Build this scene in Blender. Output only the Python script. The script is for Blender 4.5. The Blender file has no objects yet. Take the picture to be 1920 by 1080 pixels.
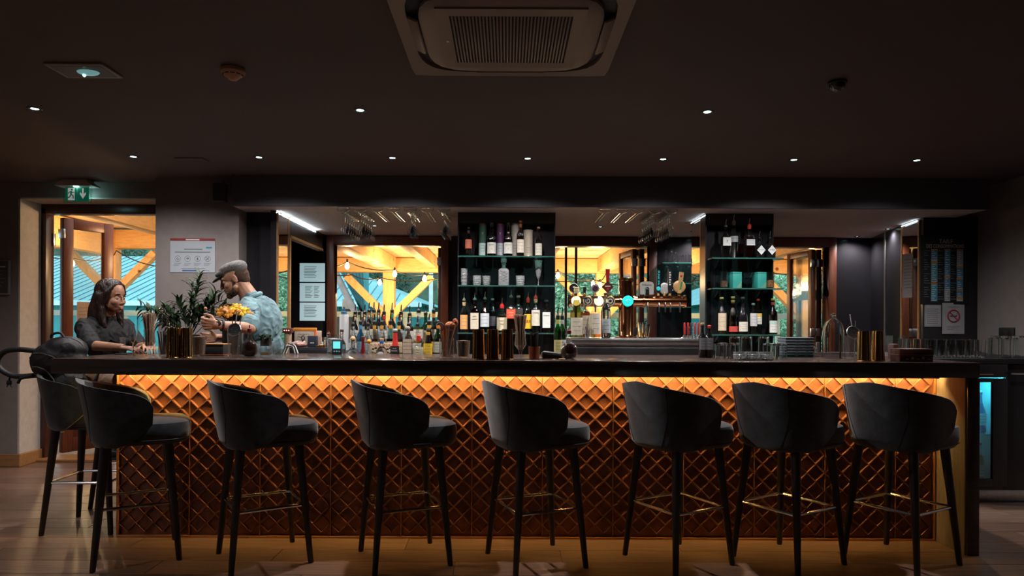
import bpy, bmesh, math, random
from mathutils import Vector, Matrix, noise
from math import sin, cos, pi, radians as R

random.seed(7)
scene = bpy.context.scene
COL = scene.collection

# ------------------------------------------------------------------ camera
CZ, F, PX, PY, ROLL = 1.295, 1280.0, 950.0, 612.0, 0.0047
cam_data = bpy.data.cameras.new('camera')
cam = bpy.data.objects.new('camera', cam_data)
COL.objects.link(cam)
cam_data.sensor_width = 36.0
cam_data.lens = F / 1920 * 36.0
cam_data.shift_x = (960 - PX) / 1920
cam_data.shift_y = (PY - 540) / 1920
cam_data.clip_start, cam_data.clip_end = 0.05, 300
cam.location = (0, 0, CZ)
cam.rotation_euler = (pi / 2, -ROLL, 0)
scene.camera = cam

# ------------------------------------------------------------------ sky and exposure
world = bpy.data.worlds.new('overcast_sky')
scene.world = world
world.use_nodes = True
bgn = world.node_tree.nodes['Background']
bgn.inputs[0].default_value = (0.62, 0.86, 0.95, 1)
bgn.inputs[1].default_value = 2.4
vs = scene.view_settings
vs.view_transform = 'Standard'
vs.look = 'None'
vs.gamma = 1.0
vs.use_curve_mapping = False
vs.exposure = 0.0
cy = scene.cycles
cy.use_denoising = True
cy.max_bounces = 10
cy.diffuse_bounces = 4
cy.glossy_bounces = 5
cy.transmission_bounces = 8
cy.transparent_max_bounces = 32
cy.sample_clamp_indirect = 6.0
cy.caustics_reflective = False
cy.caustics_refractive = False
DOWN_W = 92.0      # watts of one ceiling downlight
LED_S = 150.0       # emission of the strip under the bar
BULB_W = 25.0      # watts of one festoon bulb


def W(px, py, d):
    """point of the place seen at that pixel of the photograph, at real depth d"""
    u, v = px - PX, py - PY
    return Vector(((u + ROLL * v) * d / F, d, CZ - (v - ROLL * u) * d / F))


# ------------------------------------------------------------------ materials
MATS = {}


def mat(name, col=(.5, .5, .5), rough=.5, metal=0., var=.12, scale=8., bump=0., bscale=60., stretch=None,
        spec=.5, sheen=0., coat=0., emit=None, estr=0., trans=0., sub=0., alpha=1., col2=None, aniso=0.):
    if name in MATS:
        return MATS[name]
    m = bpy.data.materials.new(name)
    m.use_nodes = True
    nt = m.node_tree
    b = nt.nodes['Principled BSDF']
    c = (*col, 1)
    b.inputs['Base Color'].default_value = c
    b.inputs['Roughness'].default_value = rough
    b.inputs['Metallic'].default_value = metal
    b.inputs['Specular IOR Level'].default_value = spec
    b.inputs['Sheen Weight'].default_value = sheen
    b.inputs['Coat Weight'].default_value = coat
    b.inputs['Transmission Weight'].default_value = trans
    b.inputs['Alpha'].default_value = alpha
    if sub:
        b.inputs['Subsurface Weight'].default_value = sub
        b.inputs['Subsurface Radius'].default_value = (.02, .008, .004)
    if emit:
        b.inputs['Emission Color'].default_value = (*emit, 1)
        b.inputs['Emission Strength'].default_value = estr
    tc = nt.nodes.new('ShaderNodeTexCoord')
    mp = nt.nodes.new('ShaderNodeMapping')
    nt.links.new(tc.outputs['Object'], mp.inputs['Vector'])
    if stretch:
        mp.inputs['Scale'].default_value = stretch
    if var or col2:
        n = nt.nodes.new('ShaderNodeTexNoise')
        n.inputs['Scale'].default_value = scale
        n.inputs['Detail'].default_value = 5
        nt.links.new(mp.outputs[0], n.inputs['Vector'])
        r = nt.nodes.new('ShaderNodeValToRGB')
        lo = tuple(max(0, x * (1 - var)) for x in col)
        hi = tuple(min(1, x * (1 + var)) for x in (col2 or col))
        r.color_ramp.elements[0].position, r.color_ramp.elements[1].position = .35, .65
        r.color_ramp.elements[0].color = (*lo, 1)
        r.color_ramp.elements[1].color = (*hi, 1)
        nt.links.new(n.outputs['Fac'], r.inputs['Fac'])
        nt.links.new(r.outputs['Color'], b.inputs['Base Color'])
    if bump:
        n2 = nt.nodes.new('ShaderNodeTexNoise')
        n2.inputs['Scale'].default_value = bscale
        n2.inputs['Detail'].default_value = 3
        nt.links.new(mp.outputs[0], n2.inputs['Vector'])
        bp = nt.nodes.new('ShaderNodeBump')
        bp.inputs['Strength'].default_value = bump
        bp.inputs['Distance'].default_value = .01
        nt.links.new(n2.outputs['Fac'], bp.inputs['Height'])
        nt.links.new(bp.outputs[0], b.inputs['Normal'])
    MATS[name] = m
    return m


def wood(name, c1, c2, rough=.45, scale=3., stretch=(1, 12, 12), bump=.15, knots=False, spec=.5):
    if name in MATS:
        return MATS[name]
    m = bpy.data.materials.new(name)
    m.use_nodes = True
    nt = m.node_tree
    b = nt.nodes['Principled BSDF']
    b.inputs['Roughness'].default_value = rough
    b.inputs['Specular IOR Level'].default_value = spec
    tc = nt.nodes.new('ShaderNodeTexCoord')
    mp = nt.nodes.new('ShaderNodeMapping')
    mp.inputs['Scale'].default_value = stretch
    oi = nt.nodes.new('ShaderNodeObjectInfo')
    nt.links.new(tc.outputs['Object'], mp.inputs['Vector'])
    mul = nt.nodes.new('ShaderNodeMath'); mul.operation = 'MULTIPLY'; mul.inputs[1].default_value = 37
    nt.links.new(oi.outputs['Random'], mul.inputs[0])
    nt.links.new(mul.outputs[0], mp.inputs['Location'])
    n = nt.nodes.new('ShaderNodeTexNoise')
    n.inputs['Scale'].default_value = scale
    n.inputs['Detail'].default_value = 7
    n.inputs['Roughness'].default_value = .65
    nt.links.new(mp.outputs[0], n.inputs['Vector'])
    r = nt.nodes.new('ShaderNodeValToRGB')
    r.color_ramp.elements[0].position, r.color_ramp.elements[1].position = .32, .68
    r.color_ramp.elements[0].color = (*c1, 1)
    r.color_ramp.elements[1].color = (*c2, 1)
    nt.links.new(n.outputs['Fac'], r.inputs['Fac'])
    hs = nt.nodes.new('ShaderNodeHueSaturation')
    ml = nt.nodes.new('ShaderNodeMapRange')
    ml.inputs[3].default_value, ml.inputs[4].default_value = .82, 1.15
    nt.links.new(oi.outputs['Random'], ml.inputs[0])
    nt.links.new(ml.outputs[0], hs.inputs['Value'])
    out = r.outputs['Color']
    if knots:
        v = nt.nodes.new('ShaderNodeTexVoronoi'); v.inputs['Scale'].default_value = 2.6
        nt.links.new(tc.outputs['Object'], v.inputs['Vector'])
        kr = nt.nodes.new('ShaderNodeValToRGB')
        kr.color_ramp.elements[0].position, kr.color_ramp.elements[1].position = .06, .10
        kr.color_ramp.elements[0].color = (.3, .13, .04, 1)
        kr.color_ramp.elements[1].color = (1, 1, 1, 1)
        nt.links.new(v.outputs['Distance'], kr.inputs['Fac'])
        mx = nt.nodes.new('ShaderNodeMix'); mx.data_type = 'RGBA'; mx.blend_type = 'MULTIPLY'; mx.inputs[0].default_value = 1
        nt.links.new(out, mx.inputs[6]); nt.links.new(kr.outputs['Color'], mx.inputs[7])
        out = mx.outputs[2]
    nt.links.new(out, hs.inputs['Color'])
    nt.links.new(hs.outputs['Color'], b.inputs['Base Color'])
    if bump:
        bp = nt.nodes.new('ShaderNodeBump')
        bp.inputs['Strength'].default_value = bump
        bp.inputs['Distance'].default_value = .004
        nt.links.new(n.outputs['Fac'], bp.inputs['Height'])
        nt.links.new(bp.outputs[0], b.inputs['Normal'])
    MATS[name] = m
    return m


def glass(name, tint=(.95, .98, .98), refl=1.0, rough=.02, absorb=None):
    """thin-walled glass: tinted clear pane with a Fresnel reflection"""
    if name in MATS:
        return MATS[name]
    m = bpy.data.materials.new(name)
    m.use_nodes = True
    nt = m.node_tree
    nt.nodes.remove(nt.nodes['Principled BSDF'])
    out = nt.nodes['Material Output']
    t = nt.nodes.new('ShaderNodeBsdfTransparent')
    t.inputs[0].default_value = (*tint, 1)
    g = nt.nodes.new('ShaderNodeBsdfGlossy')
    g.inputs['Roughness'].default_value = rough
    g.inputs['Color'].default_value = (refl, refl, refl, 1)
    lw = nt.nodes.new('ShaderNodeLayerWeight')
    lw.inputs['Blend'].default_value = .5
    pw = nt.nodes.new('ShaderNodeMath'); pw.operation = 'POWER'; pw.inputs[1].default_value = 3.5
    nt.links.new(lw.outputs['Facing'], pw.inputs[0])
    fr = nt.nodes.new('ShaderNodeMath'); fr.operation = 'MULTIPLY_ADD'
    fr.inputs[1].default_value, fr.inputs[2].default_value = .86, .11
    nt.links.new(pw.outputs[0], fr.inputs[0])
    n = nt.nodes.new('ShaderNodeTexNoise')
    n.inputs['Scale'].default_value = 30
    bp = nt.nodes.new('ShaderNodeBump')
    bp.inputs['Strength'].default_value = .12
    bp.inputs['Distance'].default_value = .005
    nt.links.new(n.outputs['Fac'], bp.inputs['Height'])
    nt.links.new(bp.outputs[0], g.inputs['Normal'])
    mx = nt.nodes.new('ShaderNodeMixShader')
    nt.links.new(fr.outputs[0], mx.inputs[0])
    nt.links.new(t.outputs[0], mx.inputs[1])
    nt.links.new(g.outputs[0], mx.inputs[2])
    nt.links.new(mx.outputs[0], out.inputs['Surface'])
    MATS[name] = m
    return m


def crystal(name, tint=(.97, .99, .99), rough=.0, ior=1.45):
    """refracting solid glass"""
    if name in MATS:
        return MATS[name]
    m = mat(name, tint, rough, var=.02, scale=30, trans=1.0)
    m.node_tree.nodes['Principled BSDF'].inputs['IOR'].default_value = ior
    return m


def emis(name, col, s):
    if name in MATS:
        return MATS[name]
    m = bpy.data.materials.new(name)
    m.use_nodes = True
    b = m.node_tree.nodes['Principled BSDF']
    b.inputs['Base Color'].default_value = (*[c * .5 for c in col], 1)
    b.inputs['Emission Color'].default_value = (*col, 1)
    b.inputs['Emission Strength'].default_value = s
    MATS[name] = m
    return m


# ------------------------------------------------------------------ mesh helpers
class MB:
    def __init__(s):
        s.v, s.f = [], []

    def add(s, vs_, fs):
        o = len(s.v)
        s.v += [tuple(p) for p in vs_]
        s.f += [tuple(i + o for i in f) for f in fs]
        return s

    def box(s, x0, x1, y0, y1, z0, z1):
        return s.add([(x0, y0, z0), (x1, y0, z0), (x1, y1, z0), (x0, y1, z0), (x0, y0, z1), (x1, y0, z1), (x1, y1, z1), (x0, y1, z1)],
                     [(0, 3, 2, 1), (4, 5, 6, 7), (0, 1, 5, 4), (1, 2, 6, 5), (2, 3, 7, 6), (3, 0, 4, 7)])

    def cbox(s, x0, x1, y0, y1, z0, z1, b=.005):
        """box with chamfered edges"""
        bm = bmesh.new()
        bmesh.ops.create_cube(bm, size=1)
        for v in bm.verts:
            v.co = Vector(((x0 + x1) / 2 + v.co.x * (x1 - x0), (y0 + y1) / 2 + v.co.y * (y1 - y0), (z0 + z1) / 2 + v.co.z * (z1 - z0)))
        b = min(b, .45 * min(abs(x1 - x0), abs(y1 - y0), abs(z1 - z0)))
        bmesh.ops.bevel(bm, geom=bm.edges[:] , offset=b, segments=2, affect='EDGES', profile=.5)
        s.bm(bm)
        bm.free()
        return s

    def bm(s, bm):
        bm.verts.index_update()
        return s.add([v.co[:] for v in bm.verts], [[v.index for v in f.verts] for f in bm.faces])

    def lathe(s, prof, n=24, c=(0, 0, 0), sq=2.0, flat=None, cap=True):
        """prof: list of (r, z[, squareness]); revolved about z"""
        vs_, fs = [], []
        for q in prof:
            r, z = q[0], q[1]
            p = q[2] if len(q) > 2 else sq
            for k in range(n):
                a = 2 * pi * k / n
                ca, sa = cos(a), sin(a)
                rr = r if p == 2 else r / ((abs(ca) ** p + abs(sa) ** p) ** (1 / p))
                y = rr * sa * (flat if flat else 1)
                vs_.append((c[0] + rr * ca, c[1] + y, c[2] + z))
        m = len(prof)
        for i in range(m - 1):
            for k in range(n):
                k2 = (k + 1) % n
                fs.append((i * n + k, i * n + k2, (i + 1) * n + k2, (i + 1) * n + k))
        if cap:
            if prof[0][0] > 1e-5:
                fs.append(tuple(range(n))[::-1])
            if prof[-1][0] > 1e-5:
                fs.append(tuple((m - 1) * n + k for k in range(n)))
        return s.add(vs_, fs)

    def tube(s, pts, r, n=8, closed=False, r1=None, cap=True):
        pts = [Vector(p) for p in pts]
        m = len(pts)
        rs = r if isinstance(r, (list, tuple)) else [r + ((r1 if r1 is not None else r) - r) * i / max(1, m - 1) for i in range(m)]
        vs_, fs = [], []
        prev = None
        for i in range(m):
            if closed:
                t = (pts[(i + 1) % m] - pts[i - 1]).normalized()
            else:
                t = (pts[min(i + 1, m - 1)] - pts[max(i - 1, 0)]).normalized()
            if prev is None:
                a = Vector((0, 0, 1)) if abs(t.z) < .9 else Vector((1, 0, 0))
                u = t.cross(a).normalized()
            else:
                u = (prev - t * prev.dot(t)).normalized()
            prev = u
            w = t.cross(u)
            for k in range(n):
                a = 2 * pi * k / n
                vs_.append(pts[i] + (u * cos(a) + w * sin(a)) * rs[i])
        seg = m if closed else m - 1
        for i in range(seg):
            j = (i + 1) % m
            for k in range(n):
                k2 = (k + 1) % n
                fs.append((i * n + k, i * n + k2, j * n + k2, j * n + k))
        if cap and not closed:
            fs.append(tuple(range(n))[::-1])
            fs.append(tuple((m - 1) * n + k for k in range(n)))
        return s.add(vs_, fs)

    def ball(s, c, r, n=12, m=8, sc=(1, 1, 1), rot=None):
        vs_, fs = [], []
        c = Vector(c)
        for i in range(m + 1):
            th = pi * i / m
            for k in range(n):
                a = 2 * pi * k / n
                p = Vector((r * sc[0] * sin(th) * cos(a), r * sc[1] * sin(th) * sin(a), r * sc[2] * cos(th)))
                if rot:
                    p = rot @ p
                vs_.append(c + p)
        for i in range(m):
            for k in range(n):
                k2 = (k + 1) % n
                fs.append((i * n + k, (i + 1) * n + k, (i + 1) * n + k2, i * n + k2))
        return s.add(vs_, fs)

    def prism(s, poly, d, axis='y', base=0.0):
        """closed polygon [(a,b)] extruded by d along axis"""
        n = len(poly)
        def p(a, b, t):
            return {'y': (a, t, b), 'x': (t, a, b), 'z': (a, b, t)}[axis]
        vs_ = [p(a, b, base) for a, b in poly] + [p(a, b, base + d) for a, b in poly]
        fs = [tuple(range(n)), tuple(range(n, 2 * n))[::-1]]
        for k in range(n):
            k2 = (k + 1) % n
            fs.append((k, n + k, n + k2, k2))
        return s.add(vs_, fs)

    def bar(s, p0, p1, w, h, up=(0, 0, 1)):
        """beam of section w x h between two points"""
        p0, p1 = Vector(p0), Vector(p1)
        t = (p1 - p0).normalized()
        x = t.cross(Vector(up)).normalized()
        z = x.cross(t)
        vs_ = []
        for p in (p0, p1):
            for a, b in ((-1, -1), (1, -1), (1, 1), (-1, 1)):
                vs_.append(p + x * a * w / 2 + z * b * h / 2)
        return s.add(vs_, [(0, 1, 2, 3), (7, 6, 5, 4), (0, 4, 5, 1), (1, 5, 6, 2), (2, 6, 7, 3), (3, 7, 4, 0)])

    def build(s, name, m, parent=None, smooth=True, loc=None, rot=None, angle=35, fix=True):
        me = bpy.data.meshes.new(name)
        me.from_pydata(s.v, [], s.f)
        if fix:
            bm = bmesh.new(); bm.from_mesh(me)
            bmesh.ops.remove_doubles(bm, verts=bm.verts[:], dist=1e-6)
            bmesh.ops.recalc_face_normals(bm, faces=bm.faces[:])
            bm.to_mesh(me); bm.free()
        me.materials.append(m)
        if smooth:
            me.polygons.foreach_set('use_smooth', [True] * len(me.polygons))
            me.set_sharp_from_angle(angle=R(angle))
        return link(name, me, parent, loc, rot)


def link(name, me, parent=None, loc=None, rot=None):
    o = bpy.data.objects.new(name, me)
    COL.objects.link(o)
    if parent:
        o.parent = parent
        KIDS.setdefault(parent.name, []).append(o)
    if loc is not None:
        o.location = loc
    if rot is not None:
        o.rotation_euler = rot
    return o


def tag(o, label=None, cat=None, group=None, kind=None):
    if label: o['label'] = label
    if cat: o['category'] = cat
    if group: o['group'] = group
    if kind: o['kind'] = kind
    return o


def thing(name, label, cat, loc=(0, 0, 0), rz=0, group=None):
    o = bpy.data.objects.new(name, None)
    COL.objects.link(o)
    o.location = loc
    o.rotation_euler = (0, 0, rz)
    o.empty_display_size = .05
    return tag(o, label, cat, group)


def dup(root, loc, rz=0, label=None, group=None):
    def cp(o, parent):
        c = o.copy()
        COL.objects.link(c)
        c.parent = parent
        for ch in KIDS.get(o.name, ()):
            cp(ch, c)
        return c
    r = cp(root, None)
    r.location = loc
    r.rotation_euler = (0, 0, rz)
    if label: r['label'] = label
    if group: r['group'] = group
    return r
KIDS = {}


def cr(pts, n=6):
    """smooth curve through points"""
    P = [Vector(p) for p in pts]
    P = [P[0] * 2 - P[1]] + P + [P[-1] * 2 - P[-2]]
    out = []
    for i in range(1, len(P) - 2):
        for k in range(n):
            u = k / n
            a, b, c, d = P[i - 1], P[i], P[i + 1], P[i + 2]
            out.append(.5 * (2 * b + (c - a) * u + (2 * a - 5 * b + 4 * c - d) * u * u + (3 * b - a - 3 * c + d) * u ** 3))
    out.append(P[-2])
    return out


def text(body, size, m, parent, loc=(0, 0, 0), name='lettering', bend=None, rz=0, extr=.0004, width=None, tilt=0):
    """flat lettering facing -Y (local), centred; bend = radius of the curved surface it lies on"""
    cu = bpy.data.curves.new('lettering', 'FONT')
    cu.body = body
    cu.size = size
    cu.align_x = 'CENTER'
    cu.align_y = 'CENTER'
    cu.extrude = extr
    cu.resolution_u = 2
    o = bpy.data.objects.new('lettering', cu)
    me = bpy.data.meshes.new_from_object(o)
    bpy.data.objects.remove(o)
    bpy.data.curves.remove(cu)
    xs = [v.co.x for v in me.vertices] or [0]
    k = 1
    if width:
        k = width / max(1e-6, max(xs) - min(xs))
    for v in me.vertices:
        x, y, z = v.co.x * k, v.co.y, v.co.z
        if tilt:
            x, y = x * cos(tilt) - y * sin(tilt), x * sin(tilt) + y * cos(tilt)
        if bend:
            a = x / bend
            v.co = Vector(((bend + z) * sin(a), -(bend + z) * cos(a), y))
        else:
            v.co = Vector((x, -z, y))
    me.materials.append(m)
    return link(name, me, parent, loc, (0, 0, rz))

# ------------------------------------------------------------------ shared materials
m_ceil = mat('ceiling_paint', (.105, .076, .070), .7, var=.06, scale=2, bump=.05, bscale=90)
m_soffit = mat('soffit_paint', (.075, .068, .082), .6, var=.06, scale=2)
m_lowceil = mat('recess_ceiling_paint', (.62, .57, .58), .85, var=.06, scale=30, bump=.1, bscale=220)
m_wall = mat('grey_wall_paint', (.22, .19, .185), .85, var=.05, scale=14, bump=.12, bscale=160)
m_wallD = mat('dark_wall_paint', (.24, .20, .19), .85, var=.05, scale=14, bump=.1, bscale=160)
m_reveal = mat('pale_reveal_plaster', (.55, .50, .46), .85, var=.06, scale=20, bump=.15, bscale=140)
m_black = mat('black_lacquer_panel', (.017, .016, .020), .22, var=.1, scale=3)
m_blackm = mat('black_matt', (.012, .012, .014), .6, var=.1, scale=20)
m_mirror = mat('mirror', (.85, .88, .9), .015, 1.0, var=0)
m_red = wood('red_stained_wood', (.12, .030, .014), (.21, .058, .024), .38, 4, (14, 14, 1.2), .1)
m_dkred = wood('dark_stained_wood', (.045, .014, .012), (.085, .026, .018), .35, 4, (14, 14, 1.2), .1)
m_pine = wood('honey_pine', (.78, .46, .17), (.93, .62, .30), .6, 3, (2, 9, 9), .1, knots=True)
m_pinev = wood('honey_pine_upright', (.76, .44, .16), (.93, .62, .30), .6, 3, (9, 9, 1.5), .1, knots=True)
m_pineb = wood('pale_pine_boards', (.84, .60, .32), (.95, .76, .50), .65, 3, (9, 1, 9), .1, knots=True)
m_floor = wood('oak_plank', (.150, .086, .062), (.275, .162, .116), .36, 3.2, (1.3, 14, 14), .35)
m_base = wood('oak_baseboard', (.30, .14, .05), (.42, .21, .08), .5, 3, (1.5, 12, 12), .1)
m_steel = mat('brushed_steel', (.55, .56, .58), .28, 1.0, var=.08, scale=40)
m_chrome = mat('chrome', (.85, .87, .9), .2, 1.0, var=.02)
m_brass = mat('brass', (.72, .42, .12), .25, 1.0, var=.08, scale=30)
m_white = mat('white_plastic', (.75, .74, .72), .4, var=.03)
m_paper = mat('white_paper', (.72, .74, .76), .7, var=.03, scale=5)
m_ink = mat('grey_print', (.16, .17, .2), .7, var=.05)
g_pane = glass('window_pane', (.93, .97, .97))
g_clear = crystal('clear_glass')
g_thin = glass('thin_clear_glass', (.965, .98, .98), 1.0, .035)
g_cut = mat('cut_crystal', (.80, .84, .86), .12, var=.05, trans=.72, scale=60)
g_shelf = glass('shelf_glass', (.55, .80, .74))


def struct(name, mb, m, parent=None, smooth=False, label=None):
    o = mb.build(name, m, parent, smooth)
    if parent is None:
        o['kind'] = 'structure'
        if label: o['label'] = label
    return o


# ------------------------------------------------------------------ room shell
XL, XR, YF, ZC, ZL, YS, YB = -5.4, 4.33, -3.4, 2.58, 2.315, 5.83, 7.73
floor = struct('floor', MB().box(XL, 4.6, YF, 7.95, -.08, -.006), mat('floor_screed', (.13, .08, .055), .6))
pl = MB().cbox(-.8, .8, -.0985, .0985, -.006, 0, .002)
pmesh = None
for i in range(20):
    y = 3.05 + i * .2
    if y > 6.6: break
    off = (.0, .62, 1.13, .31, .9)[i % 5]
    for k in range(8):
        x = -6.2 + off + k * 1.604
        if x > 4.9 or x < -5.5: continue
        if pmesh is None:
            o = pl.build('plank', m_floor, floor, False); pmesh = o.data
        else:
            o = link('plank', pmesh, floor)
        o.location = (x if abs(x) < 9 else x, y, 0)

struct('ceiling', MB().box(XL, XR, YF, 6.6, ZC, ZC + .12).box(-3.1, 4.5, 6.6, 7.95, ZC, ZC + .12), m_ceil)
sf = struct('trim_1', MB().box(-2.35, 4.12, YS, YS + .03, ZL, ZC), m_soffit, label='black dropped soffit above the back bar')
struct('trim_2', MB().box(-2.35, 4.12, YS + .03, 7.95, ZL, ZL + .04), m_lowceil, label='low grey ceiling of the back bar recess')
struct('wall_left', MB().box(XL - .1, XL, YF, 6.5, 0, ZC), m_wall)
struct('wall_right', MB().box(XR, XR + .12, YF, 7.95, 0, ZC), m_wall)
struct('wall_front', MB().box(XL, XR, YF - .1, YF, 0, ZC), m_wallD)
# wall with the terrace door (thick reveal), lintel
struct('wall_back_left', MB().box(XL, -4.44, 6.2, 6.53, 0, ZC).box(-4.44, -3.08, 6.2, 6.53, 2.448, ZC).box(-3.1, -2.75, 6.25, 7.95, 0, ZC), m_wallD)
struct('trim_3', MB().box(-4.44, -4.425, 6.205, 6.52, 0, 2.448).box(-4.44, -3.08, 6.205, 6.52, 2.436, 2.448), m_reveal, label='pale plaster door reveal')
struct('baseboard_left', MB().cbox(-4.44, -4.405, 6.19, 6.5, 0, .115, .006).cbox(XL, -4.405, 6.18, 6.2, 0, .115, .006), m_base)
struct('wall_pillar', MB().box(-3.08, -2.35, 5.98, 6.25, 0, ZC), m_wall)
# black return and the recess side wall with its opening
struct('wall_recess_left', MB().box(-2.35, -2.05, 6.16, 6.22, 0, ZL).box(-2.10, -2.05, 6.06, 6.40, 0, ZL).box(-2.10, -2.05, 6.40, 7.73, 2.14, ZL).box(-2.10, -2.05, 6.4, 7.73, 0, .85)
       .box(-2.75, -2.05, 7.60, 7.72, 0, ZL).box(-2.76, -2.70, 6.22, 7.7, 0, ZL).box(-2.72, -2.10, 6.3, 7.7, 2.25, 2.3), m_black)
mo = MB().box(-2.05, -2.044, 6.10, 6.37, .95, 2.29).build('mirror_strip', m_mirror, None, False)
tag(mo, 'narrow wall mirror with oak edge behind the bartender', 'mirror')
MB().box(-2.05, -2.04, 6.07, 6.10, .9, 2.30).box(-2.05, -2.04, 6.37, 6.40, .9, 2.30).build('edge_trim', m_base, mo, False)
struct('trim_4', MB().box(-2.10, -2.035, 6.41, 7.56, 2.12, 2.145).box(-2.10, -2.035, 6.40, 6.44, .85, 2.145), m_base, label='oak trim around the opening in the black side wall')
led = tag(MB().box(-2.05, -2.044, 6.07, 7.30, 2.296, 2.300).build('light_strip', emis('cool_led', (.78, .95, 1), 75.0), None, False),
          'thin cool white light strip under the recess ceiling', 'light strip')
# window wall
m_bw = m_black
wb = MB()
OP = [(-1.98, -.71), (.51, 1.64), (2.95, 3.66)]
ZW0, ZW1 = 1.0, 2.215
xs = [-2.75] + [x for o_ in OP for x in o_] + [XR]
for a, b in zip(xs[0::2], xs[1::2]):
    wb.box(a, b, YB, YB + .2, 0, ZL)
for a, b in OP:
    wb.box(a, b, YB, YB + .2, 0, ZW0).box(a, b, YB, YB + .2, ZW1, ZL)
struct('wall_back', wb, m_bw)
struct('wall_recess_right', MB().prism([(4.12, 7.73), (3.90, 6.73), (3.83, 6.34), (3.83, 6.28), (XR, 6.28), (XR, 7.73)], ZL, 'z'), m_black)
struct('trim_5', MB().prism([(4.008, 7.24), (4.000, 7.245), (3.998, 7.225), (4.005, 7.22)], ZL, 'z'), m_steel, label='steel joint of the black panels')
mr = MB().prism([(3.895, 6.72), (3.889, 6.72), (3.829, 6.36), (3.835, 6.36)], 1.28, 'z', 1.0).build('mirror_strip', m_mirror, None, False)
tag(mr, 'narrow wall mirror beside the price board with a paper on it', 'mirror')
MB().prism([(3.90, 6.745), (3.888, 6.745), (3.885, 6.72), (3.897, 6.72)], 1.32, 'z', .98).prism([(3.838, 6.36), (3.824, 6.36), (3.820, 6.335), (3.835, 6.335)], 1.32, 'z', .98).build('edge_trim', m_base, mr, False)


def window_frame(n, x0, x1, m, w=.085):
    o = MB().cbox(x0 - w * .6, x0 + w * .4, YB - .05, YB + .1, ZW0, ZW1 + .09, .006).cbox(x1 - w * .4, x1 + w * .6, YB - .05, YB + .1, ZW0, ZW1 + .09, .006) \
        .cbox(x0 + w * .4, x1 - w * .4, YB - .05, YB + .1, ZW1 - .01, ZW1 + .09, .006).build('window_%d' % n, m, None)
    o['kind'] = 'structure'
    MB().cbox(x0 - .03, x1 + .03, YB - .08, YB + .22, ZW0 - .03, ZW0, .005).build('window_sill', m, o)
    return o


def leaf(parent, p0, p1, z0, z1, m, w=.07, t=.05, name='casement'):
    """glazed leaf standing between two plan points"""
    p0, p1 = Vector((*p0, 0)), Vector((*p1, 0))
    L = (p1 - p0).length
    a = math.atan2(p1.y - p0.y, p1.x - p0.x)
    fr = MB().cbox(0, w, -t / 2, t / 2, z0, z1, .006).cbox(L - w, L, -t / 2, t / 2, z0, z1, .006).cbox(w, L - w, -t / 2, t / 2, z1 - w, z1, .006).cbox(w, L - w, -t / 2, t / 2, z0, z0 + w * 1.4, .006)
    o = fr.build(name, m, parent, loc=p0, rot=(0, 0, a))
    MB().box(w, L - w, -.006, .006, z0 + w * 1.4, z1 - w).build('pane', g_pane, o, False)
    for zz in (z0 + .2, z1 - .2):
        MB().cbox(-.012, .012, -t / 2 - .01, t / 2 + .01, zz, zz + .09, .003).build('hinge', m_steel, o)
    return o


w1 = window_frame(1, *OP[0], m_red)
leaf(w1, (-.77, 7.86), (-.72, 8.42), ZW0, ZW1 - .02, m_dkred)
w2 = window_frame(2, *OP[1], m_dkred)
leaf(w2, (1.56, 7.86), (1.46, 8.42), ZW0, ZW1 - .02, m_dkred)
leaf(w2, (1.47, 7.86), (1.395, 8.38), ZW0, ZW1 - .02, m_red)
w3 = window_frame(3, *OP[2], m_red)
l3 = leaf(w3, (3.53, 7.86), (3.45, 8.36), ZW0, ZW1 - .02, m_red)
leaf(w3, (3.60, 7.86), (3.59, 8.42), ZW0, ZW1 - .02, m_dkred)

# terrace door
d1 = MB().cbox(-4.425, -4.378, 6.48, 6.60, 0, 2.40, .006).cbox(-3.16, -3.08, 6.48, 6.60, 0, 2.40, .006).cbox(-4.425, -3.08, 6.48, 6.60, 2.345, 2.436, .006).build('door_1', m_dkred, None)
d1['kind'] = 'structure'
MB().cbox(-4.42, -3.08, 6.40, 6.66, 0, .028, .004).build('threshold', m_base, d1)
dl = leaf(d1, (-4.345, 6.66), (-4.12, 7.12), .04, 2.335, m_red, .10, .06, 'door_leaf')
MB().cbox(.10, .42, -.022, .022, .18, .62, .006).build('door_panel', m_red, dl)
for zz in (.32, 1.05, 2.05):
    MB().cbox(-4.378, -4.362, 6.57, 6.60, zz, zz + .12, .003).build('hinge', m_steel, d1)
nt_ = MB().box(.13, .29, -.034, -.0335, 1.24, 1.52).build('notice', mat('tan_paper', (.50, .36, .24), .8, var=.06), dl, False)
for k in range(6):
    MB().box(.15, .265, -.0345, -.034, 1.285 + k * .035, 1.289 + k * .035).build('print_line', m_ink, nt_, False)

# ------------------------------------------------------------------ terrace outside
struct('terrace_deck', MB().box(-12, 9, 6.62, 13.2, -.12, -.04), wood('deck_boards', (.20, .12, .07), (.32, .21, .13), .7, 3, (1, 10, 10)))
struct('ground', MB().box(-60, 60, 13.2, 90, -1.3, -1.2), mat('grass_ground', (.05, .12, .05), .9, var=.4, scale=.6))
struct('outer_wall', MB().box(-12, XL, 6.3, 6.5, 0, 3.2).box(4.4, 9, 7.9, 8.1, 0, 3.0), m_reveal)
vc = struct('terrace_ceiling', MB().box(-3.3, 9, 7.95, 13.0, 2.53, 2.58).box(-12, -3.3, 6.55, 13.0, 3.03, 3.08).box(-3.32, -3.28, 7.95, 13, 2.53, 3.08), m_pineb)
bmesh_ = None
for k in range(28):
    y = 8.05 + k * .175
    if bmesh_ is None:
        o = MB().cbox(-6.1, 6.1, -.0865, .0865, -.018, 0, .004).build('board', m_pineb, vc, False); bmesh_ = o.data
    else:
        o = link('board', bmesh_, vc)
    o.location = (2.85, y, 2.53)
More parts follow.
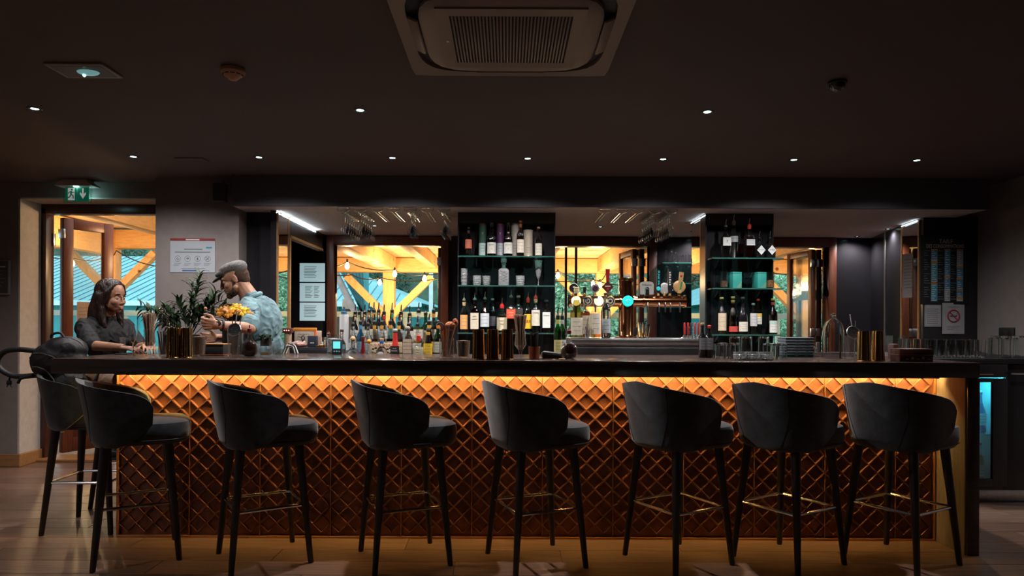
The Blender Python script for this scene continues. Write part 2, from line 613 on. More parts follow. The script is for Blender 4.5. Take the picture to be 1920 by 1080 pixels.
bmesh_ = None
for k in range(36):
    y = 6.65 + k * .175
    if bmesh_ is None:
        o = MB().cbox(-4.3, 4.3, -.0865, .0865, -.018, 0, .004).build('board', m_pineb, vc, False); bmesh_ = o.data
    else:
        o = link('board', bmesh_, vc)
    o.location = (-7.65, y, 3.03)
YP = 12.2
PL = {-7.04: 'seen through the open terrace door', -2.1: 'seen through the window above the bottles', 1.69: 'seen behind the copper beer taps', 5.35: 'seen through the window by the green boxes'}
for xp, where in PL.items():
    zt = 2.65 if xp < -5 else 2.25
    t = thing('timber_post', 'honey pine post with diagonal braces ' + where, 'post', (xp, YP, -.04), group='terrace posts')
    MB().cbox(-.1, .1, -.1, .1, 0, zt + .038, .008).build('post', m_pinev, t)
    for sgn in (-1, 1):
        MB().bar((sgn * .07, 0, zt - .72), (sgn * .76, 0, zt - .03), .12, .15, (0, 1, 0)).build('brace', m_pinev, t, False)
tag(MB().cbox(-3.2, 9, YP - .11, YP + .11, 2.25, 2.50, .01).build('plate_beam', m_pine), 'long pine beam along the terrace edge beyond the bar windows', 'beam')
tag(MB().cbox(-12, -3.4, YP - .11, YP + .11, 2.65, 2.98, .01).build('plate_beam', m_pine), 'tall pine beam along the terrace edge beyond the open door', 'beam')
m_pinl = wood('honey_pine_lengthwise', (.78, .46, .17), (.93, .62, .30), .6, 3, (9, 2, 9), .1, knots=True)
for x, w_, z0, z1, lb in ((-2.08, .24, 2.27, 2.5, 'wide pine tie beam running out to the post behind the bottles'), (-1.30, .14, 2.31, 2.5, 'slim pine rafter to the right of the bottle window post'),
                          (.62, .14, 2.31, 2.5, 'slim pine rafter left of the copper beer taps'), (1.72, .24, 2.27, 2.5, 'wide pine tie beam running out above the beer taps'),
                          (3.9, .16, 2.31, 2.5, 'pine rafter beyond the window with the green boxes'), (5.35, .24, 2.27, 2.5, 'wide pine tie beam at the far right of the terrace')):
    tag(MB().cbox(x - w_ / 2, x + w_ / 2, 7.98, YP - .11, z0, z1, .008).build('tie_beam', m_pinl), lb, 'beam', 'terrace tie beams')
for x, lb in ((-4.72, 'deep pine tie beam above the open terrace door'), (-7.04, 'pine tie beam left of the open terrace door')):
    tag(MB().cbox(x - .1, x + .1, 6.6, YP - .11, 2.52, 2.98, .008).build('tie_beam', m_pinl), lb, 'beam', 'terrace tie beams')
tag(MB().cbox(-3.2, 9, 9.4, 9.58, 2.40, 2.52, .008).build('cross_beam', m_pine), 'pine cross beam under the terrace roof', 'beam')
# railing
rl = thing('terrace_railing', 'white painted railing along the terrace edge', 'railing', (0, 12.9, -.04))
m_rail = mat('white_painted_wood', (.55, .78, .86), .6, var=.06)
MB().cbox(-12, 9, -.05, .05, 1.50, 1.60, .01).build('top_rail', m_rail, rl)
MB().cbox(-12, 9, -.03, .03, .85, .92, .01).build('mid_rail', m_rail, rl)
MB().cbox(-12, 9, -.03, .03, .2, .27, .01).build('bottom_rail', m_rail, rl)
bal = None
for k in range(24):
    if bal is None:
        o = MB().cbox(-.035, .035, -.03, .03, 0, 1.5, .006).build('baluster', m_rail, rl); bal = o.data
    else:
        o = link('baluster', bal, rl)
    o.location = (-11.6 + k * .88, 0, 0)
for x, lb in ((.735, 'slim black pole outside the window left of the beer taps, further one'), (.83, 'slim black pole outside the window left of the beer taps, nearer one')):
    tag(MB().tube([(x, 8.2 if x > .8 else 8.5, -.04), (x, 8.2 if x > .8 else 8.5, 2.52)], .016, 10).build('pole', m_blackm), lb, 'pole')

# teal metal building beyond
m_teal = mat('teal_metal', (.075, .33, .36), .45, 0, var=.12, scale=1.2)
m_tealw = mat('teal_cladding', (.04, .34, .37), .55, 0, var=.12, scale=1.2)


m_seam = mat('dark_teal_seam', (.012, .10, .12), .5)


def teal_house(loc, x0, x1, hip0, hip1, eave, ridge, depth, label, seam=.32):
    t = thing('teal_house', label, 'building', loc)
    MB().box(x0, x1, .5, depth * 2 - .5, -1.2 - loc[2], eave).build('wall', m_tealw, t, False)
    A, B, C, D_ = (x0 - .4, 0, eave), (x1 + .4, 0, eave), (x1 - hip1, depth, ridge), (x0 + hip0, depth, ridge)
    A2, B2 = (x0 - .4, depth * 2, eave), (x1 + .4, depth * 2, eave)
    MB().add([A, B, C, D_, A2, B2], [(0, 1, 2, 3), (1, 5, 2), (4, 0, 3), (5, 4, 3, 2), (0, 4, 5, 1)]).build('roof', m_teal, t, False)
    n = int((x1 - x0 + .8) / seam)
    for k in range(1, n):
        x = x0 - .4 + k * seam
        # where the seam meets the hip
        f = 1.0
        if x > x1 - hip1: f = (x1 + .4 - x) / (hip1 + .4)
        if x < x0 + hip0: f = min(f, (x - x0 + .4) / (hip0 + .4))
        if f < .05: continue
        MB().bar((x, 0, eave + .008), (x, depth * f, eave + (ridge - eave) * f + .008), .026, .016).build('seam', m_seam, t, False)
    for k in range(int((x1 - x0) / .95)):
        MB().box(x0 + .4 + k * .95, x0 + .44 + k * .95, .44, .5, -.4, eave - .05).build('cladding_strip', m_teal, t, False)
    MB().box(x0 - .45, x1 + .45, -.06, .06, eave - .14, eave + .02).build('fascia', m_rail, t, False)
    return t


teal_house((0, 22.0, 0), -24, -3.2, 1, 4.6, 2.05, 4.15, 6.5, 'long teal metal roofed house beyond the terrace')
# steep ribbed roof end with its verge board, left in the bottle window
DG = 17.0
th = thing('teal_gable', 'steep teal ribbed roof end at the left of the bottle window', 'building', (0, DG, 0))
gq = [W(x_, y_, DG) for x_, y_ in ((628, 492), (684, 492), (684, 600), (677, 582))]
MB().prism([(v.x, v.z) for v in gq], .5, 'y').build('roof_slope', m_teal, th, False)
for k in range(7):
    u = .12 + k * .13
    a_, b_ = gq[0].lerp(gq[1], u), gq[3].lerp(gq[2], u)
    MB().bar((a_.x, -.02, a_.z), (b_.x, -.02, b_.z), .03, .04, (0, 1, 0)).build('rib', m_seam, th, False)
MB().bar((gq[0].x - .10, -.08, gq[0].z), (gq[3].x - .10, -.08, gq[3].z - .1), .12, .26, (0, 1, 0)).build('verge_board', mat('weathered_board', (.34, .27, .25), .8), th, False)
MB().box(gq[0].x - .6, gq[2].x - .12, .5, 2.0, -1.2, 1.55).build('wall', mat('brown_boarding', (.10, .06, .045), .8), th, False)
MB().cbox(-4.20, -3.92, .42, .4995, 1.72, 1.98, .01).build('sign_box', mat('pale_sign_box', (.60, .42, .34), .6), th)
MB().cbox(-4.2, -3.92, .47, 1.6, 1.55, 1.72, .01).build('ledge', mat('brown_boarding', ()), th)
q_ = W(808, 560, 15.0)
tag(MB().tube([(q_.x, 15.0, -1.2), (q_.x, 15.0, 2.9)], .045, 10).build('white_pole', m_rail), 'white pole standing outside at the right of the bottle window', 'pole')

# hillside and trees
hv, hf = [], []
for j in range(14):
    for i in range(40):
        x = -45 + i * 2.5; y = 34 + j * 2.5
        z = -1.2 + (y - 34) * .55 + 1.6 * noise.noise((x * .12, y * .12, 3))
        hv.append((x, y, z))
for j in range(13):
    for i in range(39):
        a = j * 40 + i
        hf.append((a, a + 1, a + 41, a + 40))
hb = MB(); hb.add(hv, hf)
struct('hillside', hb, mat('forest_floor', (.025, .06, .035), .95, var=.6, scale=.8, bump=.6, bscale=4), smooth=True)


def foliage_mesh(mb, n, blobs, size, seed, aspect=2.0, droop=0.):
    rnd = random.Random(seed)
    tw = sum(b[3] * b[4] * b[5] for b in blobs)
    for b in blobs:
        for _ in range(int(n * b[3] * b[4] * b[5] / tw)):
            while True:
                p = Vector((rnd.uniform(-1, 1), rnd.uniform(-1, 1), rnd.uniform(-1, 1)))
                if .35 < p.length < 1: break
            c = Vector((b[0] + p.x * b[3], b[1] + p.y * b[4], b[2] + p.z * b[5]))
            d = Vector((rnd.gauss(0, 1), rnd.gauss(0, 1), rnd.gauss(0, .6) - droop)).normalized()
            s_ = d.cross(Vector((rnd.gauss(0, 1), rnd.gauss(0, 1), rnd.gauss(0, 1)))).normalized()
            L = size * rnd.uniform(.6, 1.3)
            w = L / aspect
            nrm = d.cross(s_) * L * .12
            mb.add([c - d * L * .5, c + s_ * w * .5 + nrm, c + d * L * .5, c - s_ * w * .5 + nrm], [(0, 1, 2), (0, 2, 3)])


m_leafA = mat('pale_green_leaves', (.12, .34, .20), .6, var=.45, scale=3, col2=(.36, .60, .42))
m_leafB = mat('dark_conifer_needles', (.02, .07, .05), .7, var=.5, scale=2, col2=(.06, .15, .09))
m_bark = mat('bark', (.07, .045, .03), .9, var=.3, scale=20, bump=.5)


def tree(x, y, h, wd, kind, label, seed):
    t = thing('tree', label, 'tree', (x, y, -1.2), group='trees beyond the terrace')
    MB().tube([(0, 0, 0), (.05, 0, h * .5), (0, 0, h * .92)], .16, 8, r1=.03).build('trunk', m_bark, t)
    mb = MB()
    if kind == 'conifer':
        bl = [(0, 0, h * (.2 + .1 * k), wd * (1 - k * .11), wd * (1 - k * .11), h * .08) for k in range(8)]
        foliage_mesh(mb, 5200, bl, .30, seed, 4.0, .5)
        mt = m_leafB
    else:
        rnd = random.Random(seed)
        bl = [(rnd.uniform(-.5, .5) * wd, rnd.uniform(-.5, .5) * wd, h * rnd.uniform(.15, .85), wd * .6, wd * .6, h * .22) for _ in range(8)]
        foliage_mesh(mb, 15000, bl, .10, seed, 2.0)
        mt = m_leafA
    o = mb.build('foliage', mt, t, False, fix=False)
    o['kind'] = 'stuff'
    return t


for i, (x, y, h, w_, k, lb) in enumerate([
        (-6.8, 38, 10.0, 2.3, 'conifer', 'dark conifer behind the teal roof, leftmost in the bottle window'), (-1.6, 38.5, 11, 2.5, 'conifer', 'tall dark conifer behind the right end of the teal roof'), (.6, 30, 8.5, 2.2, 'conifer', 'dark conifer at the right edge of the bottle window'),
        (-15, 38, 10.0, 3.0, 'conifer', 'dark conifer on the hill beyond the open terrace door'), (-22, 38.5, 11.0, 3.0, 'conifer', 'dark conifer behind the left end of the teal roof'),
        (1.55, 16.0, 4.2, 1.15, 'broad', 'pale green bushy tree left of the copper tap column'), (4.3, 17.0, 4.6, 1.2, 'broad', 'pale green bushy tree right of the copper tap column'), (2.8, 23, 9.0, 2.2, 'conifer', 'dark conifer behind the beer tap window'),
        (7.3, 17.5, 4.4, 1.3, 'broad', 'pale green bushy tree seen in the window by the green boxes'), (13.2, 27, 8.5, 2.0, 'conifer', 'dark conifer at the far right of the terrace view'), (7.2, 24, 9.0, 2.2, 'conifer', 'dark conifer behind the window with the green boxes'),
        (-.2, 20.0, 4.8, 1.3, 'broad', 'pale green bushy tree just right of the bottle shelf column')]):
    tree(x, y, h, w_, k, lb, 100 + i)

# festoon lights
m_bulb = emis('warm_bulb', (1, .62, .25), 60)
m_cable = m_blackm


def festoon(pts, bulbs, label, power=BULB_W):
    """cable through real points; bulbs at given points hang from it"""
    t = thing('festoon_light', label, 'string light', (0, 0, 0), group='festoon lights on the terrace')
    path = []
    for a, b in zip(pts, pts[1:]):
        a, b = Vector(a), Vector(b)
        for k in range(8):
            u = k / 8
            p = a.lerp(b, u)
            p.z -= .05 * 4 * u * (1 - u)
            path.append(p)
    path.append(Vector(pts[-1]))
    MB().tube(path, .009, 6).build('cable', m_cable, t)
    for p in bulbs:
        p = Vector(p)
        h = MB().lathe([(.014, 0), (.014, .04), (.006, .05)], 10).build('socket', m_blackm, t, loc=p + Vector((0, 0, .03)))
        b = MB().lathe([(0, -.07), (.02, -.062), (.032, -.035), (.028, -.01), (.014, .02), (.013, .03)], 12).build('bulb', m_bulb, t, loc=p)
        ld = bpy.data.lights.new('bulb_light', 'POINT')
        ld.energy = power; ld.color = (1, .64, .32); ld.shadow_soft_size = .04
        lo = link('bulb_light', ld, t, p + Vector((0, 0, -.13)))


f1 = [Vector((-2.9, 9.5, 2.515)), W(600, 497, 9.6), W(651, 491, 9.8), W(740, 506, 10.2), W(796, 514, 10.4), W(845, 501, 10.6), W(960, 520, 10.8), W(1046, 508, 10.8), W(1112, 524, 10.9), W(1200, 533, 11), W(1420, 505, 11), W(1522, 512, 11), Vector((5.6, 11.2, 2.515))]
festoon(f1, [W(651, 496, 9.8), W(740, 511, 10.2), W(796, 520, 10.4), W(1046, 514, 10.8), W(1112, 530, 10.9), W(1522, 519, 11)], 'festoon light string crossing in front of the bar windows')
f2 = [Vector((-3.1, 11.1, 2.515)), W(600, 505, 11.2), W(660, 515, 11.3), W(712, 521, 11.4), W(826, 522, 11.6), W(940, 518, 11.6), W(1125, 526, 11.6), Vector((1.72, 11.7, 2.28))]
festoon(f2, [W(712, 527, 11.4), W(826, 528, 11.6), W(1125, 532, 11.6)], 'second festoon light string further out behind the window post')
tl = thing('added_door_lamp', 'added unseen warm lamp outside the open door, lighting its pale reveal', 'added lamp', (-3.10, 7.35, 2.15))  # lamp added out of view to warm the door reveal
MB().cbox(-.03, -.001, -.05, .05, -.06, .06, .005).build('backplate', m_blackm, tl)
MB().lathe([(.03, -.06), (.045, .02), (.03, .06)], 16).build('shade', emis('added_lamp_shade', (1, .66, .32), 1.2), tl, loc=(-.075, 0, 0))
ld = bpy.data.lights.new('added_door_light', 'POINT'); ld.energy = 34; ld.color = (1, .62, .32); ld.shadow_soft_size = .06
link('added_door_light', ld, tl, (-.16, 0, 0))
f3 = [Vector((-7.0, 9.9, 2.53)), W(60, 470, 10.0), W(136, 484, 10.2), W(202, 482, 10.5), W(218, 470, 11.8), W(300, 500, 11.4), Vector((-4.72, 11.5, 2.53))]
festoon(f3, [W(136, 491, 10.2), W(202, 490, 10.5)], 'festoon light string seen through the open terrace door', BULB_W * 1.5)

# ------------------------------------------------------------------ ceiling lamps and devices
m_ring = mat('lamp_ring', (.10, .09, .09), .35, .6, var=.1)
m_lens = emis('lamp_lens', (.50, .88, 1), 14.0)


def downlight(x, y, z, label, w=DOWN_W, r=.036, group='recessed ceiling downlights', col=(1.0, .95, .91), angle=150):
    t = thing('downlight', label, 'ceiling light', (x, y, z), group=group)
    MB().lathe([(r * .62, -.002), (r, -.006), (r + .004, -.002), (r + .004, 0), (r * .62, 0)], 24, cap=False).build('ring', m_ring, t)
    MB().lathe([(0, -.001), (r * .6, -.001), (r * .6, 0), (0, 0)], 20, cap=False).build('lens', m_lens, t)
    if w:
        ld = bpy.data.lights.new('downlight_lamp', 'SPOT')
        ld.energy = w; ld.color = col; ld.spot_size = R(angle); ld.spot_blend = .8; ld.shadow_soft_size = .03
        link('downlight_lamp', ld, t, (0, 0, -.02))
    return t


ords = ['first', 'second', 'third', 'fourth', 'fifth', 'sixth', 'seventh', 'eighth']
for i, x in enumerate((-2.86, -1.90, -.88, .155, 1.19, 2.19, 3.13)):
    downlight(x, 5.22, ZC, 'small recessed downlight in the row nearest the soffit, %s from the left' % ords[i], DOWN_W * (.6, .8, 1, 1, 1, 1, .4)[i])
for x, lb in ((-2.82, 'recessed downlight at the far left below the emergency lamp'), (-.88, 'recessed downlight left of the ceiling air conditioner'), (1.19, 'recessed downlight right of the ceiling air conditioner'), (3.13, 'recessed downlight at the right end of the second row')):
    downlight(x, 4.07, ZC, lb, DOWN_W * (.5 if x < -2 else .25 if x > 3 else 1))
for y in (2.2, .4, -1.6):  # unseen lamps added to light the stools from the left
    downlight(-4.2, y, ZC, 'added unseen downlight left of and behind the camera, %s' % {2.2: 'nearest the bar', .4: 'level with the camera', -1.6: 'nearest the rear wall'}[y], DOWN_W * .45)
for px, py, lb in ((1607, 443, 'small downlight in the recess ceiling near the casement'), (1665, 429, 'small downlight in the recess ceiling near the black side wall'), (1307, 441, 'small downlight in the recess ceiling left of the gin shelf')):
    D_ = (ZL - CZ) * F / (PY - py + ROLL * (px - PX))
    p = W(px, py, D_)
    downlight(p.x, min(p.y, 7.6), ZL, lb, DOWN_W * .35, .03, 'recess downlights')

for x, y, lb in ((-1.35, 6.95, 'small added downlight in the recess ceiling above the bottle window'), (1.98, 7.25, 'small downlight in the recess ceiling above the mug shelves'), (.95, 6.95, 'small downlight in the recess ceiling above the beer tap window')):  # the one above the bottle window is added to light hanging glasses
    downlight(x, y, ZL, lb, DOWN_W * .5, .03, 'recess downlights')

# emergency lamp
p = W(158, 131, 3.44)
t = thing('emergency_lamp', 'flat rectangular emergency lamp with clear lens on the ceiling', 'ceiling light', (p.x, p.y, ZC))
MB().cbox(-.145, .145, -.095, .095, -.012, 0, .004).build('frame', mat('lamp_frame_grey', (.35, .32, .31), .5), t)
MB().box(-.125, .125, -.075, .075, -.0135, -.012).build('recess_plate', mat('lamp_recess', (.06, .055, .055), .4), t, False)
MB().ball((.02, 0, -.014), .055, 16, 8, (1, .7, .25)).build('lens', mat('teal_lens', (.3, .65, .65), .1, emit=(.4, .9, .9), estr=.25), t)
MB().ball((.0, .0, -.03), .008, 8, 6).build('diode', emis('diode_green', (.5, 1, .8), 3), t)
# smoke detector
p = W(437, 128, 3.42)
t = thing('smoke_detector', 'beige domed smoke detector on the ceiling', 'smoke detector', (p.x, p.y, ZC))
m_beige = mat('aged_beige_plastic', (.62, .34, .20), .5, var=.06)
MB().lathe([(.050, 0), (.058, -.004), (.060, -.020), (.054, -.030), (.030, -.046), (.020, -.056), (.008, -.060), (0, -.0605)], 28).build('body', m_beige, t)
for k in range(10):
    a = 2 * pi * k / 10
    MB().cbox(-.011, .011, -.002, .002, -.0025, .0025, .001).build('slot', m_blackm, t, loc=(.0475 * cos(a), .0475 * sin(a), -.0345), rot=(0, 0, a + pi / 2))
# black dome
p = W(1570, 148, 3.56)
t = thing('dome_sensor', 'small glossy black dome on the ceiling at right', 'ceiling dome', (p.x, p.y, ZC))
MB().lathe([(.046, 0), (.048, -.012), (.042, -.016)], 24).build('base', m_blackm, t)
MB().lathe([(.041, -.016), (.038, -.032), (.026, -.046), (.010, -.052), (0, -.053)], 24).build('dome', mat('smoked_dome', (.01, .01, .012), .06, coat=1.0), t)
p = W(360, 304, 5.3)
tag(MB().cbox(-.11, .11, -.06, .06, -.006, 0, .002).build('access_plate', m_ceil, None, loc=(p.x, p.y, ZC)), 'faint painted access plate on the ceiling above the pillar', 'ceiling plate')

# cassette air conditioner
ac = thing('ceiling_air_conditioner', 'square cassette air conditioner with slatted grille in the ceiling', 'air conditioner', (0.012, 2.93, ZC))
m_ac = mat('greige_plastic', (.30, .235, .205), .55, var=.04)
m_acd = mat('dark_plastic_gap', (.03, .026, .026), .6)
h = .478


def ring_plate(o_, i_, z0, z1, nO=6, nI=2.5):
    """square plate with rounded opening"""
    n = 64
    vs_ = []
    for (r, p_, z) in ((o_, 40, z0), (i_, nI, z0), (i_, nI, z1), (o_, 40, z1)):
        for k in range(n):
            a = 2 * pi * k / n
            q = r / ((abs(cos(a)) ** p_ + abs(sin(a)) ** p_) ** (1 / p_))
            vs_.append((q * cos(a), q * sin(a), z))
    fs = []
    for l in range(4):
        l2 = (l + 1) % 4
        for k in range(n):
            fs.append((l * n + k, l * n + (k + 1) % n, l2 * n + (k + 1) % n, l2 * n + k))
    return MB().add(vs_, fs)


ring_plate(h, .425, -.035, -.002, nI=5).build('panel', m_ac, ac)
MB().lathe([(.424, -.018, 5), (.424, -.004, 5)], 48).build('outlet_gap', m_acd, ac)
MB().lathe([(.335, -.022, 5), (.375, -.034, 5), (.375, -.048, 5), (.362, -.055, 5), (.30, -.055, 5)], 48, cap=False).build('surround', m_ac, ac)
MB().lathe([(.306, -.050, 9), (.306, -.046, 9)], 48).build('grille_gap', m_acd, ac)
ring_plate(.300, .001, -.058, -.052).build('grille_back', m_acd, ac) if False else None
MB().box(-.298, .298, -.298, -.236, -.062, -.05).box(-.298, .298, .236, .298, -.062, -.05).box(-.298, -.246, -.236, .236, -.062, -.05).box(.246, .298, -.236, .236, -.062, -.05).build('grille_frame', m_ac, ac, False)
sl = None
for k in range(35):
    if sl is None:
        o = MB().cbox(-.0038, .0038, -.236, .236, -.062, -.05, .001).build('slat', m_ac, ac); sl = o.data
    else:
        o = link('slat', sl, ac)
    o.location = (-.235 + k * .0138, 0, 0)
fl = MB()
fl.cbox(-.165, .165, -.024, .024, -.008, .008, .007)
for k in range(4):
    a = k * pi / 2
    o = fl.build('flap', m_ac, ac, loc=(.402 * sin(a), -.402 * cos(a), -.040), rot=(0, 0, a))
    o.rotation_euler = (R(-24), 0, a) if k % 2 == 0 else (R(-24), 0, a)
MB().cbox(-.275, -.262, -.01, .01, -.0635, -.061, .001).build('indicator', m_white, ac)

# ------------------------------------------------------------------ the bar counter
XB0, XB1, DF, DP, DB = -2.60, 2.70, 3.89, 4.165, 4.78
bar = thing('bar_counter', 'long dark wood bar with glowing diamond tiled copper front', 'bar counter', (0, 0, 0))
m_top = wood('espresso_wood_top', (.040, .024, .021), (.070, .042, .034), .20, 3, (1, 14, 14), .06, spec=.6)
MB().cbox(XB0, XB1, DF, DB, 1.013, 1.10, .005).build('countertop', m_top, bar)
MB().cbox(2.63, XB1, DF, DB, 0, 1.0125, .004).build('end_leg', m_top, bar)
MB().box(2.622, 2.6298, DF + .012, DP, .0, 1.012).build('end_leg_lining', wood('warm_oak_lining', (.15, .115, .095), (.21, .165, .14), .55, 3, (14, 14, 1.2), .1), bar, False)
XP0, XP1 = -2.365, 2.62
MB().box(XP0, XP1, DP + .035, DB - .08, 0, 1.012).build('carcass', m_blackm, bar, False)
m_cop = mat('rusted_copper_tile', (.215, .076, .050), .36, .2, var=.25, scale=9, bump=.10, bscale=45, col2=(.24, .094, .054))
m_trim = mat('copper_trim', (.55, .25, .10), .35, .6, var=.1, scale=10)
PWd = (XP1 - XP0) / 11.57
a_ = PWd / 8            # half diagonal of a diamond
ZT = 1.000


def diamond(side=0):
    """recessed diamond pan with a raised rim; side -1/+1 = half at a seam"""
    def ring(s_, y):
        pts = [(-s_, 0), (0, -s_), (s_, 0), (0, s_)]
        return [(x, y, z) for x, z in pts]
    r0, r1, r2, r3 = a_ - .0006, a_ - .0036, a_ - .0105, .012
    vs_ = ring(r0, .016) + ring(r0, 0) + ring(r1, -.001) + ring(r2, .0115) + ring(r3, .0112)
    fs = []
    for l in range(4):
        for k in range(4):
            k2 = (k + 1) % 4
            fs.append((l * 4 + k, l * 4 + k2, (l + 1) * 4 + k2, (l + 1) * 4 + k))
    fs.append((16, 17, 18, 19))
    bm = bmesh.new()
    bv = [bm.verts.new(v) for v in vs_]
    for f in fs: bm.faces.new([bv[i] for i in f])
    if side:
        bmesh.ops.bisect_plane(bm, geom=bm.verts[:] + bm.edges[:] + bm.faces[:], plane_co=(side * .0025, 0, 0), plane_no=(-side, 0, 0), clear_outer=True)
    m = MB().bm(bm)
    bm.free()
    return m


def add_shift(dst, src, x, z):
    dst.add([(p[0] + x, p[1], p[2] + z) for p in src.v], src.f)


dm = {s_: diamond(s_) for s_ in (-1, 0, 1)}
dmesh = {}
rest = MB()
NROW = 17
for k in range(12):
    x0 = XP0 + k * PWd
    x1 = min(XP1, x0 + PWd)
    pan = MB().box(x0 + .001, x1 - .001, DP + .0165, DP + .034, .012, 1.012).build('front_panel', m_cop, bar, False)
    MB().box(x0 + .0005, x0 + .0035, DP - .002, DP + .0165, .012, ZT + .012).build('seam_strip', m_trim, pan, False)
    MB().prism([(x0 + .0035, ZT), (x0 + .0035, ZT + .012), (x1 - .001, ZT + .012), (x1 - .001, ZT)], .014, 'y', DP + .002).build('head_rail', m_trim, pan, False)
    tri = MB()
    for r in range(NROW):
        z = ZT - a_ * (r + 1)
        cells = [(x0 + a_ * (2 * j + 1), 0) for j in range(4)] if r % 2 == 0 else [(x0, 1)] + [(x0 + 2 * a_ * j, 0) for j in (1, 2, 3)] + [(x0 + 8 * a_, -1)]
        for cx, sd in cells:
            if cx + (a_ if sd == 0 else 0) > x1 + .003:
                continue
            if r < 5:
                if sd not in dmesh:
                    o = dm[sd].build('diamond_tile', m_cop, pan, False); dmesh[sd] = o.data
                else:
                    o = link('diamond_tile', dmesh[sd], pan)
                o.location = (cx, DP, z)
            else:
                add_shift(rest, dm[sd], cx, z)
    # triangles above the first row
    for j in range(5):
        cx = x0 + 2 * a_ * j
        if cx > x1 + .002: continue
        l, r_ = max(cx - a_, x0 + .004), min(cx + a_, x1 - .002)
        tri.add([(l, DP, ZT), (r_, DP, ZT), (min(max(cx, l), r_), DP, ZT - a_), (l, DP + .016, ZT), (r_, DP + .016, ZT), (min(max(cx, l), r_), DP + .016, ZT - a_)], [(0, 2, 1), (3, 4, 5), (0, 3, 5, 2), (1, 2, 5, 4), (0, 1, 4, 3)])
    tri.build('top_triangles', m_cop, pan, False)
ro = rest.build('lower_diamond_tiles', m_cop, bar, False, loc=(0, DP, 0), fix=False)
ro['kind'] = 'stuff'
MB().cbox(XP0 - .006, XP1, DP - .008, DP + .03, 0, .012, .002).build('floor_trim', m_trim, bar)
MB().cbox(XP0 - .01, XP0, DP - .006, DB - .08, 0, 1.012, .002).build('side_trim', m_trim, bar)
MB().cbox(XP1 - .012, XP1 - .002, DP - .008, DP + .02, 0, 1.012, .002).build('side_trim', m_trim, bar)
MB().box(XP0 + .01, XP1 - .02, DP - .062, DP - .050, 1.0065, 1.0125).build('led_strip', emis('amber_led', (1, .62, .18), LED_S), bar, False)

MB().box(XP0 + .01, XP1 - .02, DP - .0665, DP - .0645, .993, 1.0125).build('added_led_lip', m_blackm, bar, False)  # hidden lip added to hold the strip's light off the stools

# ------------------------------------------------------------------ bar stools
m_velvet = mat('slate_velvet', (.010, .016, .024), .75, var=.45, scale=16, sheen=.55, bump=.08, bscale=160, col2=(.018, .028, .040))
m_velseat = m_velvet
m_leg = mat('black_stained_leg', (.016, .012, .012), .42, var=.2, scale=20)


def make_stool():
    t = thing('bar_stool', '', 'bar stool')
    # wrap-around back shell, forward = +X
    nu, ns, T = 64, 14, .045
    def pt(u, s_, inner):
        au = abs(u)
        H = .368 - .100 * au ** 1.35
        if au > .82:
            H -= .055 * (1 - math.sqrt(max(0, 1 - ((au - .82) / .18) ** 2)))
        tb, tt = R(64), R(104)
        th = u * (tb + (tt - tb) * min(1, s_ / .55) ** .7)
        fl_ = .229 + .028 * s_
        if s_ < .10: fl_ -= .018 * (1 - s_ / .10) ** 2
        r = fl_ - (T if inner else 0) * (1 - .35 * s_)
        p_ = 3.0
        c_, d_ = cos(th), sin(th)
        q = r / ((abs(c_) ** p_ + abs(d_) ** p_) ** (1 / p_))
        x = -q * c_ * 1.02 + .01
        y = q * d_ * 1.0
        x -= .045 * s_ * (1 - au) ** .7
        z = .638 + H * s_ - (.012 if inner and s_ > .5 else 0)
        return (x, y, z)
    mb = MB()
    vs_ = []
    for inner in (False, True):
        for j in range(ns + 1):
            for i in range(nu + 1):
                vs_.append(pt(-1 + 2 * i / nu, j / ns, inner))
    n1 = nu + 1
    off = n1 * (ns + 1)
    fs = []
    for j in range(ns):
        for i in range(nu):
            a = j * n1 + i
            fs.append((a, a + n1, a + n1 + 1, a + 1))
            fs.append((off + a, off + a + 1, off + a + n1 + 1, off + a + n1))
    for i in range(nu):
        a = ns * n1 + i
        fs.append((a, off + a, off + a + 1, a + 1))
        fs.append((i, i + 1, off + i + 1, off + i))
    for j in range(ns):
        a, b = j * n1, j * n1 + nu
        fs.append((a, off + a, off + a + n1, a + n1))
        fs.append((b, b + n1, off + b + n1, off + b))
    mb.add(vs_, fs)
    sh = mb.build('back_shell', m_velvet, t)
    bv = sh.modifiers.new('round', 'BEVEL'); bv.width = .011; bv.segments = 3; bv.limit_method = 'ANGLE'; bv.angle_limit = R(50)
    for u in (-.36, .36):
        MB().tube([Vector(pt(u, .04 + .96 * k / 14, False)) * 1.0 for k in range(15)], .0022, 6).build('seam', m_blackm, sh)
    # seat cushion
    prof = [(.0, .640), (.16, .640), (.200, .645), (.214, .660), (.221, .690), (.222, .735), (.216, .757), (.196, .768), (.12, .778), (0, .780)]
    MB().lathe([(r, z, 3.6 if r > .05 else 2) for r, z in prof], 48).build('seat', m_velseat, t, loc=(.050, 0, 0))
    MB().lathe([(.2205, .666, 3.6), (.2225, .669, 3.6), (.2205, .672, 3.6)], 48, cap=False).build('piping', m_blackm, t, loc=(.050, 0, 0))
    lg = MB().lathe([(.0135, 0), (.0150, .004), (.0255, .66), (.0255, .665)], 14)
    for sx in (-1, 1):
        for sy in (-1, 1):
            q = MB()
            bx, by, tx, ty = sx * .205, sy * .205, sx * .150, sy * .150
            q.add([(bx + (tx - bx) * z / .66 + x, by + (ty - by) * z / .66 + y, z) for x, y, z in lg.v], lg.f)
            q.build('leg', m_leg, t)
    rr = .2045 - .055 * .315 / .66
    c = .02
    ring = [(rr - c, -rr), (rr, -rr + c), (rr, rr - c), (rr - c, rr), (-rr + c, rr), (-rr, rr - c), (-rr, -rr + c), (-rr + c, -rr)]
    MB().tube([(x, y, .315) for x, y in ring], .0085, 8, closed=True).build('foot_ring', m_chrome, t)
    return t


